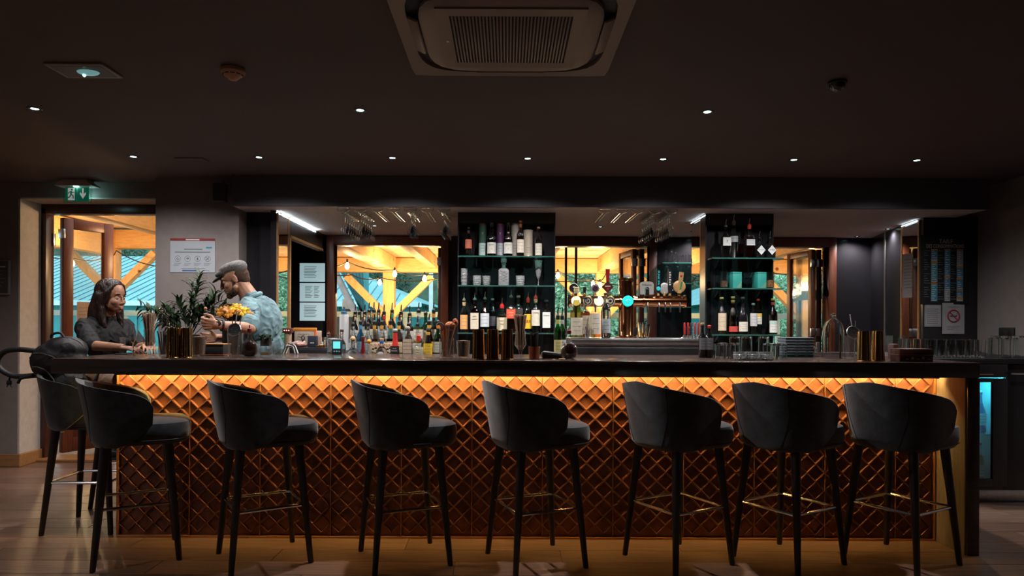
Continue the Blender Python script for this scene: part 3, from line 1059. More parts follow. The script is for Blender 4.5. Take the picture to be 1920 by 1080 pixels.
ST = [(-2.075, 3.84, 29, 'dark velvet bar stool at the left end of the glowing bar front'), (-1.345, 3.80, 31, 'dark velvet bar stool, second from the left along the bar front'), (-.565, 3.806, 22, 'dark velvet bar stool, third from the left along the bar front'),
      (.165, 3.78, 22, 'dark velvet bar stool in the middle of the bar front'), (.957, 3.80, 29, 'dark velvet bar stool, third from the right along the bar front'), (1.572, 3.80, 32, 'dark velvet bar stool, second from the right along the bar front'),
      (2.205, 3.81, 30, 'dark velvet bar stool at the right end beside the wooden bar leg'), (-2.655, 4.40, 4, 'dark velvet bar stool off the bar end carrying the bags'), (-2.72, 5.005, 2, 'dark velvet bar stool the woman sits on')]
stool0 = make_stool()
for i, (x, y, a, lb) in enumerate(ST):
    if i == 0:
        stool0.location = (x, y, 0); stool0.rotation_euler = (0, 0, R(a))
        tag(stool0, lb, 'bar stool', 'bar stools')
    else:
        dup(stool0, (x, y, 0), R(a), lb, 'bar stools')

# ------------------------------------------------------------------ bottles
BG = {'clear': glass('bottle_clear', (.86, .90, .90), 1, .03), 'green': glass('bottle_green', (.10, .34, .16), 1, .03), 'brown': glass('bottle_brown', (.22, .09, .03), 1, .03),
      'black': mat('bottle_black', (.008, .008, .010), .08, var=.1, coat=.6), 'blue': glass('bottle_blue', (.25, .55, .75), 1, .03), 'red': mat('bottle_burgundy', (.16, .010, .014), .10, coat=.6, var=.1),
      'darkgreen': mat('bottle_dark_green', (.010, .020, .010), .08, coat=.6, var=.1), 'smoke': glass('bottle_smoke', (.35, .30, .28), 1, .03)}
LQ = {'whisky': glass('liquor_amber', (.62, .24, .05), .5, .1), 'dark': glass('liquor_dark', (.16, .05, .02), .5, .1), 'gold': glass('liquor_gold', (.95, .62, .10), .5, .1), 'clear': glass('liquor_clear', (.93, .96, .96), .5, .05),
      'pink': glass('liquor_pink', (.90, .30, .18), .5, .1), 'red': glass('liquor_red', (.45, .03, .02), .5, .1), 'wine': glass('liquor_champagne', (.85, .75, .35), .5, .1)}
PROF = {
    'round': [(.030, 0), (.037, .006), (.037, .165), (.034, .185), (.018, .215), (.0135, .235), (.0130, .275), (.0150, .278), (.0150, .288), (.0115, .288)],
    'slim': [(.028, 0), (.034, .006), (.034, .19), (.030, .212), (.015, .24), (.0125, .26), (.0125, .295), (.0145, .298), (.0145, .306), (.011, .306)],
    'square': [(.030, 0, 6), (.037, .005, 6), (.037, .165, 6), (.034, .182, 5), (.018, .200, 3), (.0140, .212), (.0135, .250), (.0155, .253), (.0155, .262), (.012, .262)],
    'shoulder': [(.034, 0), (.040, .006), (.041, .15), (.036, .178), (.016, .20), (.0145, .222), (.0185, .235), (.0145, .252), (.0145, .268), (.0165, .27), (.0165, .28), (.012, .28)],
    'squat': [(.038, 0), (.046, .008), (.050, .06), (.046, .10), (.030, .128), (.015, .145), (.014, .175), (.016, .178), (.016, .186), (.012, .186)],
    'flask': [(.028, 0), (.044, .012), (.054, .045), (.052, .075), (.036, .105), (.015, .125), (.013, .165), (.016, .168), (.016, .174), (.012, .174)],
    'cone': [(.040, 0), (.046, .008), (.046, .035), (.030, .10), (.019, .15), (.0145, .185), (.0140, .225), (.016, .228), (.016, .236), (.012, .236)],
    'wine': [(.030, 0), (.037, .006), (.0375, .185), (.034, .205), (.018, .232), (.0145, .25), (.0140, .30), (.0155, .302), (.0155, .312), (.012, .312)],
    'champagne': [(.036, 0), (.043, .008), (.043, .14), (.038, .175), (.024, .215), (.0165, .25), (.0150, .30), (.017, .302), (.017, .312), (.013, .312)],
    'barrel': [(.036, 0, 3), (.043, .008, 3), (.045, .06, 3), (.042, .13, 3), (.030, .150), (.0155, .165), (.0150, .205), (.0165, .207), (.0165, .216), (.012, .216)],
}
M_LAB = {}


def labmat(col):
    k = 'label_%02d_%02d_%02d' % tuple(int(c * 99) for c in col)
    return mat(k, col, .6, var=.06, scale=60)


m_pour = mat('pourer_black', (.012, .012, .013), .4)
m_ink_b = mat('black_ink', (.015, .013, .013), .7, var=0)
m_ink_r = mat('red_ink', (.45, .02, .02), .7, var=0)
m_ink_w = mat('white_ink', (.75, .73, .70), .7, var=0)
m_ink_g = mat('gold_ink', (.55, .36, .10), .5, var=0)


def label_patch(r, z0, z1, half, flatsq=False, n=10):
    vs_ = []
    for z in (z0, z1):
        for k in range(n + 1):
            a = -half + 2 * half * k / n
            if flatsq:
                vs_.append((r * a / half * .86, -r, z))
            else:
                vs_.append((r * sin(a), -r * cos(a), z))
    fs = [(k, k + 1, n + 2 + k, n + 1 + k) for k in range(n)]
    return MB().add(vs_, fs)


def bottle(loc, shape, label, gl='clear', liq='whisky', fill=.8, lab=(.75, .70, .60), lz=(.25, .6), cap='cork', capc=None, txt=None, txtm=None, scale=1.0, band=None, rz=0, lab2=None, group=None, name='bottle', foil=None):
    """one bottle with its label, closure and contents"""
    P = [(q[0] * scale, q[1] * scale, *(q[2:])) for q in PROF[shape]]
    H = P[-1][1]
    t = thing(name, label, 'bottle', loc, rz, group)
    solid = gl == 'clear' and liq == 'clear'
    b = MB().lathe(P, 22).build('glass', g_clear if solid else BG[gl], t, angle=50)
    body = max(P, key=lambda q: q[0])
    rb = body[0]
    if liq and not solid and gl not in ('black', 'red', 'darkgreen'):
        hl = H * fill * .82
        L = [(q[0] * .90, q[1] + .004, *(q[2:])) for q in P if q[1] + .004 < hl]
        # interpolate the surface
        for q, q2 in zip(P, P[1:]):
            if q[1] + .004 < hl <= q2[1] + .004 and q2[1] > q[1]:
                u = (hl - q[1] - .004) / (q2[1] - q[1])
                L.append(((q[0] + (q2[0] - q[0]) * u) * .90, hl, *(q[2:])))
        MB().lathe(L, 18).build('contents', LQ[liq], t, angle=50)
    sqr = shape == 'square'
    if lab:
        zb = H * lz[0]; zt_ = H * lz[1]
        def rad(z):
            for q, q2 in zip(P, P[1:]):
                if q[1] <= z <= q2[1] and q2[1] > q[1]:
                    return q[0] + (q2[0] - q[0]) * (z - q[1]) / (q2[1] - q[1])
            return rb
        rl_ = max(rad(zb), rad(zt_), rad((zb + zt_) / 2)) + .0012
        lo = label_patch(rl_, zb, zt_, R(62), sqr).build('label', labmat(lab), t)
        if lab2:
            label_patch(rl_ + .0008, zb + (zt_ - zb) * .70, zt_ - .002, R(58), sqr).build('label_band', labmat(lab2), lo)
        if txt:
            for k, (s_, hh, zz) in enumerate(txt):
                text(s_, hh * scale, txtm or m_ink_b, lo, (0, -(rl_ + .001) if sqr else 0, zb + (zt_ - zb) * zz), 'print', None if sqr else rl_ + .001, width=None)
        else:
            for k in range(3):
                zz = zb + (zt_ - zb) * (.25 + .25 * k)
                label_patch(rl_ + .0006, zz, zz + .0022, R(34 if k != 1 else 46), sqr, 6).build('print', m_ink, lo)
    rn = P[-1][0] + .001
    if foil:
        MB().lathe([(P[-4][0] + .0012, P[-4][1] - .012 * scale), (P[-4][0] + .0016, P[-4][1] + .002), (P[-3][0] + .0015, P[-3][1]), (P[-2][0] + .0012, P[-2][1]), (rn, H + .002), (0, H + .0022)], 16).build('capsule', labmat(foil), t)
    if cap == 'cork':
        MB().lathe([(rn + .002, H), (rn + .0035, H + .003), (rn + .0035, H + .015), (rn + .001, H + .018), (0, H + .018)], 14).build('stopper', labmat(capc or (.35, .2, .1)), t)
    elif cap == 'ball':
        MB().ball((0, 0, H + .016), .019 * scale, 14, 9).build('stopper', labmat(capc or (.8, .35, .05)), t)
    elif cap == 'pour':
        pr = MB().lathe([(rn, H - .002), (rn + .002, H), (rn + .002, H + .010), (rn - .003, H + .016), (.006, H + .022), (.0048, H + .026)], 14).build('pourer', m_pour if not capc else labmat(capc), t)
        MB().tube([(0, 0, H + .022), (0, -.001, H + .040), (.002, -.006, H + .058), (.003, -.011, H + .066)], .0045, 8, r1=.0032).build('spout', m_steel if capc != 'k' else m_pour, pr)
    elif cap == 'kpour':
        pr = MB().lathe([(rn, H - .002), (rn + .003, H), (rn + .003, H + .018), (rn - .002, H + .024), (.006, H + .030), (.005, H + .034)], 14).build('pourer', m_pour, t)
        MB().tube([(0, 0, H + .03), (0, -.001, H + .048), (.002, -.005, H + .066), (.003, -.009, H + .074)], .0050, 8, r1=.0036).build('spout', m_pour, pr)
    if band:
        zb2 = P[-4][1] - .035 * scale
        MB().lathe([(P[-5][0] * .62 + .004, zb2), (P[-4][0] + .0022, zb2 + .022 * scale), (P[-4][0] + .0022, zb2 + .034 * scale)], 16, cap=False).build('neck_band', labmat(band), t)
    return t


# ------------------------------------------------------------------ shelf columns of the back bar
def shelf_unit(x0, x1, yb, shelves, label, y0=5.90):
    t = thing('bottle_shelf_column', label, 'shelf', ((x0 + x1) / 2, yb, 0))
    w = (x1 - x0) / 2
    MB().box(-w, w, 0, .05, 0, ZL - .001).build('back_panel', m_black, t, False)
    MB().box(-w, -w + .012, -.11, -.0005, .0, ZL - .001).build('side_panel', m_black, t, False)
    MB().box(w - .012, w, -.11, -.0005, .0, ZL - .001).build('side_panel', m_black, t, False)
    MB().cbox(-w + .0125, w - .0125, -.11, -.002, 2.22, ZL - .001, .004).build('valance', m_blackm, t)
    for z, ov in shelves:
        s_ = MB().cbox(-w + .012 + ov[0], w - .012 + ov[1], -.27, -.001, z - .012, z, .002).build('glass_shelf', g_shelf, t)
        MB().box(-w + .014 + ov[0], w - .014 + ov[1], -.2712, -.2702, z - .011, z - .001).build('shelf_edge', mat('green_glass_edge', (.03, .10, .085), .15), s_, False)
        for sx in (-1, 1):
            MB().prism([(-.001, z - .013), (-.12, z - .013), (-.10, z - .020), (-.03, z - .065), (-.001, z - .075)], .012, 'x', sx * w * .62 - .006).build('bracket', m_steel, s_, False)
    return t


YSH = 6.22
shelf_unit(-.442, .432, YSH, [(1.911, (0, 0)), (1.654, (0, 0)), (1.240, (0, 0))], 'black niche column with three glass shelves of whisky left of the beer taps')
shelf_unit(1.775, 2.385, YSH, [(1.905, (0, .04)), (1.640, (0, .04)), (1.235, (0, .04))], 'black niche column with three glass shelves of gin and green boxes')
# column behind the niches, the right one with a mirror flank
struct('wall_column_1', MB().box(-.442, .432, YSH + .051, YSH + .4, 0, ZL), m_black)
struct('wall_column_2', MB().box(1.79, 2.385, YSH + .051, YSH + .4, 0, ZL), m_black)
mc = tag(MB().box(1.783, 1.789, YSH + .053, YSH + .37, 1.0, 2.28).build('mirror_strip', m_mirror, None, False), 'narrow mirror on the left flank of the gin shelf column', 'mirror')
MB().box(1.778, 1.7825, YSH + .053, YSH + .075, 1.0, 2.28).build('edge_trim', m_base, mc, False)


def sx_(px, d=6.08):
    return (px - PX) * d / F


YB1 = YSH - .14
z1, z2, z3 = 1.9115, 1.6545, 1.2405
bottle((sx_(878), YB1, z1), 'round', 'dark bottle with salmon red label at the left of the top whisky shelf', 'brown', 'dark', .85, (.62, .16, .09), (.3, .62), 'cork', (.02, .02, .02), scale=.86, band=(.05, .05, .05))


def tube_box(x, y, z, r, h, col, label, low=None, cap=None, emblem=None):
    t = thing('gift_tube', label, 'gift tube', (x, y, z))
    MB().lathe([(r, 0), (r, h - .012)], 24).build('tube', labmat(col), t)
    MB().lathe([(r + .0012, h - .012), (r + .0012, h - .001), (r * .95, h), (0, h)], 24).build('lid', labmat(cap or col), t)
    if low:
        MB().lathe([(r + .0006, h * .06), (r + .0006, h * .42)], 24, cap=False).build('label', labmat(low), t)
    if emblem:
        text(emblem, .03, m_ink_g, t, (0, 0, h * .70), 'print', r + .0012)
        pass
    for k in range(3):
        label_patch(r + .0012, h * (.18 + .08 * k), h * (.19 + .08 * k), R(30)).build('print', m_ink, t)
    return t


tube_box(sx_(904), YB1 + .05, z1, .034, .305, (.020, .075, .055), 'green whisky gift tube on the top whisky shelf', (.45, .60, .58), (.30, .05, .03), 'Y')
bottle((sx_(921), YB1, z1), 'shoulder', 'whisky bottle with white label beside the green gift tube', 'brown', 'dark', .9, (.68, .66, .62), (.1, .44), 'cork', (.02, .02, .02), [('Glenfiddich', .010, .78), ('12', .018, .4)], scale=1.03)
tube_box(sx_(937), YB1 + .05, z1, .034, .305, (.075, .022, .085), 'purple whisky gift tube on the top whisky shelf', (.50, .52, .58), (.30, .05, .03), 'Y')
bottle((sx_(952), YB1, z1), 'shoulder', 'whisky bottle with white label beside the purple gift tube', 'brown', 'dark', .9, (.70, .68, .64), (.1, .44), 'cork', (.02, .02, .02), [('Glenfiddich', .010, .78), ('15', .018, .4)], scale=1.03)
tube_box(sx_(966), YB1 + .06, z1, .038, .308, (.42, .38, .33), 'tall stone coloured gift tube on the top whisky shelf', None, (.30, .27, .24))
bottle((sx_(975), YB1 - .02, z1), 'slim', 'amber whisky bottle with cream label in front of the stone coloured tube', 'clear', 'whisky', .95, (.75, .68, .58), (.12, .50), 'cork', (.4, .12, .03), scale=1.0, band=(.3, .1, .03))
tube_box(sx_(990), YB1 + .06, z1, .042, .250, (.58, .50, .40), 'short cream gift tube on the top whisky shelf', None, (.52, .44, .34))
bottle((sx_(1009), YB1, z1), 'round', 'wide whisky bottle with ivory label at the right of the top shelf', 'brown', 'dark', .9, (.70, .66, .56), (.06, .48), 'cork', (.5, .30, .10), scale=.88)


# glassware
def tumbler(loc, r, h, label, taper=.88, fill=None, group=None, name='tumbler', cut=False, m=None, rz=0, flip=False):
    t = thing(name, label, 'glass', loc, rz, group)
    P = [(0, 0), (r * taper * .9, 0), (r * taper, .003), (r, h), (r - .0022, h), (r * taper - .0025, .012), (0, .011)]
    if flip:
        P = [(r, 0), (r * taper, h - .003), (r * taper * .9, h), (0, h - .001), (0, h - .011), (r * taper - .0025, h - .012), (r - .0022, 0), (r, 0)]
    n = 20
    mb = MB().lathe(P, n, cap=False)
    if cut and not fill:
        mb.v = [(x * (1 + (.025 if (i % n) % 2 else 0) * (1 if .2 * h < z < .75 * h else 0)), y * (1 + (.025 if (i % n) % 2 else 0) * (1 if .2 * h < z < .75 * h else 0)), z) for i, (x, y, z) in enumerate(mb.v)]
        for zz in (.25, .45, .65):
            rr = r * (taper + (1 - taper) * zz)
            mb.lathe([(rr + .0005, h * (zz - .05)), (rr + .003, h * zz), (rr + .0005, h * (zz + .05))], n, cap=False)
    mb.build('bowl', m or (g_thin if fill else g_cut if cut else g_clear), t, angle=30)
    if fill:
        fm, f = fill
        MB().lathe([(r * taper - .004, .013), (r * (taper + (1 - taper) * f) - .004, h * f), (0, h * f + .004)], 16).build('contents', fm, t)
    return t


def stem_glass(name, label, bowl, stem_h, base_r, loc, group=None, flip=False, liq=None, rz=0, m=None):
    """bowl: [(r,z)] above the stem"""
    t = thing(name, label, 'glass', loc, rz, group)
    H = stem_h + bowl[-1][1]
    P = [(0, 0), (base_r, 0), (base_r, .002), (.006, .008), (.0038, .02), (.0038, stem_h * .9)] + [(r, stem_h + z) for r, z in bowl] + [(r - .0012, stem_h + z) for r, z in bowl[::-1]] + [(0, stem_h + bowl[0][1] + .001)]
    P = [(r, (H - z) if flip else z) for r, z in P]
    MB().lathe(P, 20, cap=False).build('glass', m or g_clear, t, angle=50)
    if liq:
        f, m = liq
        L = [(max(0, r - .002), stem_h + z) for r, z in bowl if z <= bowl[-1][1] * f]
        MB().lathe(L, 16).build('drink', m, t)
    return t


tumbler((sx_(870), YB1, z2), .029, .155, 'tall cut crystal tumbler at the left of the middle whisky shelf', cut=True)
tumbler((sx_(894), YB1, z2), .038, .092, 'low cut crystal tumbler on the middle whisky shelf, left one of the pair', cut=True)
tumbler((sx_(911), YB1 + .04, z2), .038, .092, 'low cut crystal tumbler on the middle whisky shelf, right one of the pair', cut=True)
dcn = thing('decanter', 'square cut crystal decanter with stopper on the middle whisky shelf', 'decanter', (sx_(944), YB1, z2))
MB().lathe([(.046, 0, 6), (.048, .01, 6), (.048, .135, 6), (.040, .150, 5), (.018, .165), (.017, .185), (.024, .190), (.024, .194)], 24).build('body', g_cut, dcn)
for k in range(4):
    MB().bar((-.03 + k * .001, -.0485, .03 + .025 * k), (.03, -.0485, .06 + .025 * k), .003, .003).bar((.03, -.0485, .03 + .025 * k), (-.03, -.0485, .06 + .025 * k), .003, .003).build('cut', g_cut, dcn, False)
MB().lathe([(.014, .190), (.016, .200), (.026, .208), (.028, .235), (.022, .244), (0, .244)], 10).build('stopper', g_cut, dcn, angle=10)
tumbler((sx_(975), YB1, z2), .040, .092, 'low cut crystal tumbler right of the decanter', cut=True)
stem_glass('cut_crystal_flute', 'tall cut crystal flute at the right of the middle whisky shelf', [(.010, 0), (.020, .03), (.030, .10), (.036, .165)], .065, .036, (sx_(1009), YB1, z2), m=g_cut)

B = bottle
B((sx_(870), YB1, z3), 'round', 'bourbon bottle with orange label at the left of the lower whisky shelf', 'clear', 'whisky', .8, (.78, .40, .14), (.10, .55), 'pour', (.30, .25, .2), scale=.98, band=(.72, .5, .25))
B((sx_(890), YB1, z3), 'square', 'square bottle with black and cream label on the lower whisky shelf', 'brown', 'dark', .8, (.66, .58, .44), (.10, .60), 'pour', (.2, .2, .2), [("JACK", .013, .78), ("DANIEL'S", .010, .60)], scale=1.1)
B((sx_(909), YB1, z3), 'shoulder', 'whiskey bottle with pale blue grey label on the lower whisky shelf', 'brown', 'dark', .8, (.62, .66, .70), (.17, .58), 'pour', (.1, .1, .1), scale=1.05)
B((sx_(923), YB1 + .095, z3), 'slim', 'dark slim bottle tucked behind on the lower whisky shelf', 'black', None, 0, (.10, .10, .12), (.2, .5), 'cork', (.25, .25, .25), scale=.95)
B((sx_(941), YB1, z3), 'barrel', 'bourbon bottle with red wax neck and cream label', 'clear', 'whisky', .75, (.74, .62, .42), (.08, .55), 'pour', (.60, .02, .015), [("Maker's", .013, .74), ('Mark', .014, .48)], scale=1.12, foil=(.60, .02, .015))
B((sx_(958), YB1 + .03, z3), 'square', 'tall square scotch bottle with slanted red label', 'clear', 'whisky', .8, (.72, .10, .04), (.40, .66), 'pour', (.12, .1, .1), [('JOHNNIE', .009, .62), ('WALKER', .009, .35)], m_ink_w, scale=1.2)
B((sx_(972), YB1 + .05, z3), 'square', 'tall square scotch bottle with slanted black label', 'black', None, 0, (.04, .035, .03), (.40, .66), 'cork', (.25, .2, .15), [('WALKER', .009, .4)], m_ink_g, scale=1.2)
B((sx_(990), YB1 + .01, z3), 'round', 'green scotch bottle with bright yellow label and red letters', 'green', 'gold', .8, (.80, .50, .03), (.12, .56), 'pour', (.6, .03, .02), [('J&B', .034, .5)], m_ink_r, scale=1.02, foil=(.60, .03, .02))
B((sx_(1004), YB1 - .015, z3), 'round', 'green whiskey bottle with cream label and red neck foil', 'green', 'whisky', .8, (.72, .66, .54), (.20, .64), 'pour', (.6, .04, .03), [('JAMESON', .0115, .82)], scale=1.08, band=(.70, .50, .30), foil=(.60, .04, .03))
B((sx_(1024), YB1, z3), 'square', 'square bourbon bottle with white label and red seal', 'brown', 'dark', .9, (.74, .73, .70), (.16, .66), 'cork', (.03, .03, .03), [('JIM BEAM', .0125, .78)], scale=1.05)
z1, z2, z3 = 1.9055, 1.6405, 1.2355
B((sx_(1360), YB1, z1), 'square', 'clear square gin bottle with white label on the top gin shelf', 'clear', 'clear', .7, (.62, .66, .66), (.40, .66), 'pour', (.1, .1, .1), [('7', .03, .5)], scale=1.08)
B((sx_(1377), YB1 + .03, z1), 'slim', 'tall clear gin bottle with silver neck on the top gin shelf', 'clear', 'clear', .7, (.40, .44, .46), (.46, .62), 'pour', (.5, .5, .5), scale=1.08, foil=(.45, .45, .47))
B((sx_(1404), YB1, z1), 'square', 'pink gin bottle with red neck on the top gin shelf', 'clear', 'pink', .85, (.60, .62, .66), (.40, .58), 'pour', (.66, .05, .03), scale=1.12, foil=(.66, .05, .03))
for px, lb in ((1423, 'black apothecary gin bottle with diamond label, left one of two'), (1443, 'black apothecary gin bottle with diamond label, right one of two')):
    t = B((sx_(px), YB1, z1), 'squat', lb, 'black', None, 0, None, cap='pour', scale=.98, group='black gin bottles')
    q = MB().add([(0, -.0520, .032), (.038, -.0490, .075), (0, -.0520, .118), (-.038, -.0490, .075)], [(0, 1, 2, 3)]).build('label', labmat((.66, .68, .70)), t, False)
    text("HENDRICK'S", .0085, m_ink_b, q, (0, -.0535, .075), 'print', width=.05)
tumbler((sx_(1344), YB1 + .05, z2), .028, .125, 'tall glass at the far left of the middle gin shelf')
tumbler((sx_(1357), YB1, z2), .036, .150, 'tall glass jar of dried bits on the middle gin shelf', .97, (mat('dried_botanicals', (.16, .09, .05), .9, var=.8, scale=160, bump=1, bscale=220), .45))
for px, lb in ((1377, 'teal gift box on the middle gin shelf left of the coupe glass'), (1423, 'teal gift box on the middle gin shelf right of the coupe glass')):
    t = thing('gift_box', lb, 'box', (sx_(px), YB1, z2), R(14))
    MB().cbox(-.044, .044, -.044, .044, 0, .128, .002).build('carton', mat('teal_carton', (.03, .27, .24), .4, var=.1, scale=5), t)
    MB().cbox(-.0445, .0445, -.0445, .0445, .128, .146, .002).build('lid', mat('teal_carton', ()), t)
    for k in range(4):
        MB().bar((-.01 + k * .010, -.0446, .006), (.042, -.0446, .058 - k * .010), .0008, .0012).build('line_print', m_ink_g, t, False)
stem_glass('coupe_glass', 'coupe glass between the teal boxes', [(.006, 0), (.030, .015), (.044, .045), (.046, .058)], .085, .034, (sx_(1401), YB1, z2))
tumbler((sx_(1443), YB1, z2), .038, .150, 'glass jar of cinnamon sticks at the right of the middle gin shelf', .97, (mat('cinnamon', (.30, .13, .05), .9, var=.6, scale=90, bump=1, bscale=120), .5))
B((sx_(1353), YB1, z3), 'round', 'cognac bottle with tan label at the left of the lower gin shelf', 'clear', 'gold', .95, (.62, .50, .36), (.10, .60), 'cork', (.70, .45, .15), scale=1.08)
B((sx_(1374), YB1, z3), 'champagne', 'dark brown liqueur bottle with red label on the lower gin shelf', 'smoke', 'dark', .9, (.60, .05, .03), (.07, .22), 'cork', (.70, .45, .15), scale=1.02, band=(.55, .3, .1))
B((sx_(1391), YB1 - .02, z3), 'champagne', 'black liqueur bottle with ivory label on the lower gin shelf', 'black', None, 0, (.70, .66, .55), (.08, .35), 'cork', (.1, .08, .06), scale=1.0)
B((sx_(1412), YB1, z3), 'round', 'rum bottle with silver label and black seal on the lower gin shelf', 'clear', 'whisky', .35, (.55, .55, .55), (.28, .72), 'cork', (.35, .35, .35), scale=.9)
B((sx_(1425), YB1 + .05, z3), 'slim', 'rum bottle with white label and red cap on the lower gin shelf', 'clear', 'dark', .8, (.72, .70, .64), (.30, .62), 'cork', (.66, .03, .02), scale=.98, lab2=(.72, .45, .08))
B((sx_(1449), YB1, z3), 'round', 'rum bottle with black and white label, rightmost on the lower shelf', 'brown', 'dark', .9, (.72, .72, .70), (.05, .40), 'cork', (.66, .42, .08), scale=1.05, lab2=(.45, .62, .55), band=(.5, .05, .03))

# ------------------------------------------------------------------ bottle steps below the first window
m_step = m_steel
st = thing('bottle_steps', 'stepped steel bottle stand behind the bar top', 'bottle stand', (0, 0, 0))
MB().cbox(-1.215, -.46, 4.785, 4.9445, .80, 1.02, .004).build('step', m_step, st)
MB().cbox(-1.215, -.46, 4.945, 5.0695, .80, 1.05, .004).build('step', m_step, st)
MB().cbox(-1.215, -.46, 5.07, 5.26, .80, 1.115, .004).build('step', m_step, st)
MB().cbox(-1.215, -.46, 4.82, 5.25, 0, .7995, .004).build('cabinet', m_blackm, st)


def bx_(px, d): return (px - PX) * d / F


YA, YM, YZ = 4.842, 5.008, 5.14
w_ = (.70, .70, .66)
back = [(666, 'round', 'clear', 'clear', 'kpour', w_, 'left of the first back row pair'), (674, 'round', 'clear', 'dark', 'kpour', (.72, .70, .6), 'right of the first back row pair'), (684, 'round', 'clear', 'clear', 'kpour', w_, 'left of the second back row pair'),
        (692, 'slim', 'clear', 'clear', 'kpour', (.6, .64, .66), 'right of the second back row pair'), (701, 'slim', 'clear', 'whisky', 'kpour', (.72, .66, .5), 'with an amber collar at the left brace'), (710, 'slim', 'clear', 'clear', 'kpour', (.5, .55, .6), 'with a dark pourer left of the window post'),
        (720, 'round', 'clear', 'clear', 'kpour', (.7, .68, .66), 'with a red collar in front of the window post'), (735, 'slim', 'clear', 'clear', 'kpour', (.10, .36, .24), 'with a green collar and green slanted label'), (752, 'round', 'clear', 'clear', 'kpour', (.5, .54, .56), 'right of the green collared one'),
        (768, 'shoulder', 'clear', 'clear', 'kpour', (.62, .62, .60), 'with a grey label under the right brace'), (785, 'shoulder', 'clear', 'gold', 'kpour', (.80, .74, .6), 'of golden liqueur, tallest of the back row'), (798, 'round', 'green', 'clear', 'kpour', (.70, .66, .5), 'of dark green glass in the back row'),
        (813, 'slim', 'smoke', 'dark', 'kpour', (.62, .56, .5), 'with an orange collar, rightmost')]
bands = {701: (.72, .36, .06), 720: (.55, .04, .03), 735: (.05, .35, .20), 813: (.62, .28, .06), 785: (.7, .7, .68)}
for i_, (px, sh_, gl_, lq, cp, lb_, d_) in enumerate(back):
    yz = (5.112, 5.205)[i_ % 2]
    B((bx_(px, yz), yz, 1.115), sh_, 'back row bottle on the steps ' + d_, gl_, lq, .75, lb_, (.2, .55), cp, scale=.92 if px != 785 else 1.0, band=bands.get(px), group='back row bottles on the steps')
mid = [(662, 'round', 'clear', 'clear', (.6, .62, .6), None, 'leftmost, under the first pair'), (676, 'slim', 'blue', 'clear', (.16, .32, .45), (.1, .3, .5), 'with a blue neck'), (690, 'round', 'clear', 'clear', (.30, .38, .42), None, 'with a black pourer right of the blue necked one'),
       (702, 'slim', 'clear', 'whisky', (.66, .6, .5), (.75, .36, .05), 'with an orange collar left of the window post'), (716, 'slim', 'clear', 'whisky', (.62, .6, .55), (.75, .36, .05), 'with an orange collar in front of the window post'), (732, 'champagne', 'clear', 'dark', (.6, .5, .4), (.75, .36, .05), 'with wide shoulders and amber collar'),
       (748, 'slim', 'smoke', 'dark', (.62, .5, .3), (.78, .44, .06), 'with a yellow collar right of the post'), (766, 'round', 'smoke', 'clear', (.5, .5, .48), None, 'of smoky glass behind the bourbon'), (783, 'round', 'clear', 'gold', (.74, .70, .6), None, 'with a white label under the golden one'),
       (805, 'champagne', 'brown', 'dark', (.70, .42, .06), (.78, .45, .06), 'of brown glass with a gold collar'), (821, 'wine', 'green', 'dark', (.5, .5, .4), (.80, .22, .04), 'with an orange neck at the right end')]
for i_, (px, sh_, gl_, lq, lb_, bd, d_) in enumerate(mid):
    ym = (4.984, 5.031)[i_ % 2]
    B((bx_(px, ym), ym, 1.05), sh_, 'middle row bottle on the steps ' + d_, gl_, lq, .7, lb_, (.2, .5), 'kpour', scale=.84, band=bd, group='middle row bottles on the steps')
B((bx_(641, YA), YA, 1.02), 'round', 'clear bottle with blue label in the front row right of the card terminal', 'clear', 'clear', .5, (.10, .34, .42), (.48, .62), 'cork', (.05, .05, .05), scale=.80)
B((bx_(662, YA), YA, 1.02), 'flask', 'round bellied clear bottle with wooden stopper in the front row', 'clear', 'clear', .5, None, cap='ball', capc=(.62, .36, .15), scale=.95)
B((bx_(681, 4.912), 4.910, 1.02), 'cone', 'burgundy bottle with pointed cap in the front row', 'red', None, 0, None, cap='cork', capc=(.16, .01, .014), scale=.76)
B((bx_(692, YA), YA, 1.02), 'flask', 'round bellied clear bottle with orange ball stopper', 'clear', 'wine', .35, None, cap='ball', capc=(.82, .30, .03), scale=.85)
t = B((bx_(716, YA), YA, 1.02), 'squat', 'clear tequila bottle with blue neck and round white label', 'clear', 'clear', .7, None, cap='cork', capc=(.55, .33, .14), scale=.90, foil=(.03, .16, .42))
MB().lathe([(.0, -.0), (.026, 0), (.026, .002), (0, .002)], 20).build('label', labmat((.74, .75, .74)), t, loc=(0, -.0475, .068), rot=(pi / 2, 0, 0))
t = B((bx_(741, YA), YA, 1.02), 'cone', 'dark orange liqueur bottle with red ribbon and black label', 'smoke', 'dark', .9, (.02, .018, .018), (.36, .56), 'cork', (.66, .64, .6), [('Grand', .010, .65), ('MARNIER', .010, .28)], m_ink_w, scale=1.0)
MB().lathe([(.0245, .128), (.0205, .152), (.0165, .185), (.0160, .226)], 16, cap=False).build('ribbon', labmat((.66, .03, .015)), t)
B((bx_(765, YA), YA, 1.02), 'square', 'bourbon bottle with beige label and glass stopper in the front row', 'clear', 'whisky', .8, (.55, .44, .32), (.34, .76), 'ball', (.3, .25, .2), scale=.92)
B((bx_(785, YA), YA, 1.02), 'barrel', 'bourbon bottle with bright red wax top in the front row', 'clear', 'gold', .75, (.74, .66, .48), (.36, .66), 'cork', (.66, .015, .015), [("Maker's", .012, .68), ('Mark', .012, .38)], scale=.88, foil=(.66, .015, .015))
B((bx_(803, 4.9), 4.9, 1.02), 'champagne', 'dark bottle with slanted yellow label in the front row', 'black', None, 0, (.78, .50, .02), (.28, .62), 'cork', (.1, .1, .1), scale=.78, band=(.7, .45, .05))
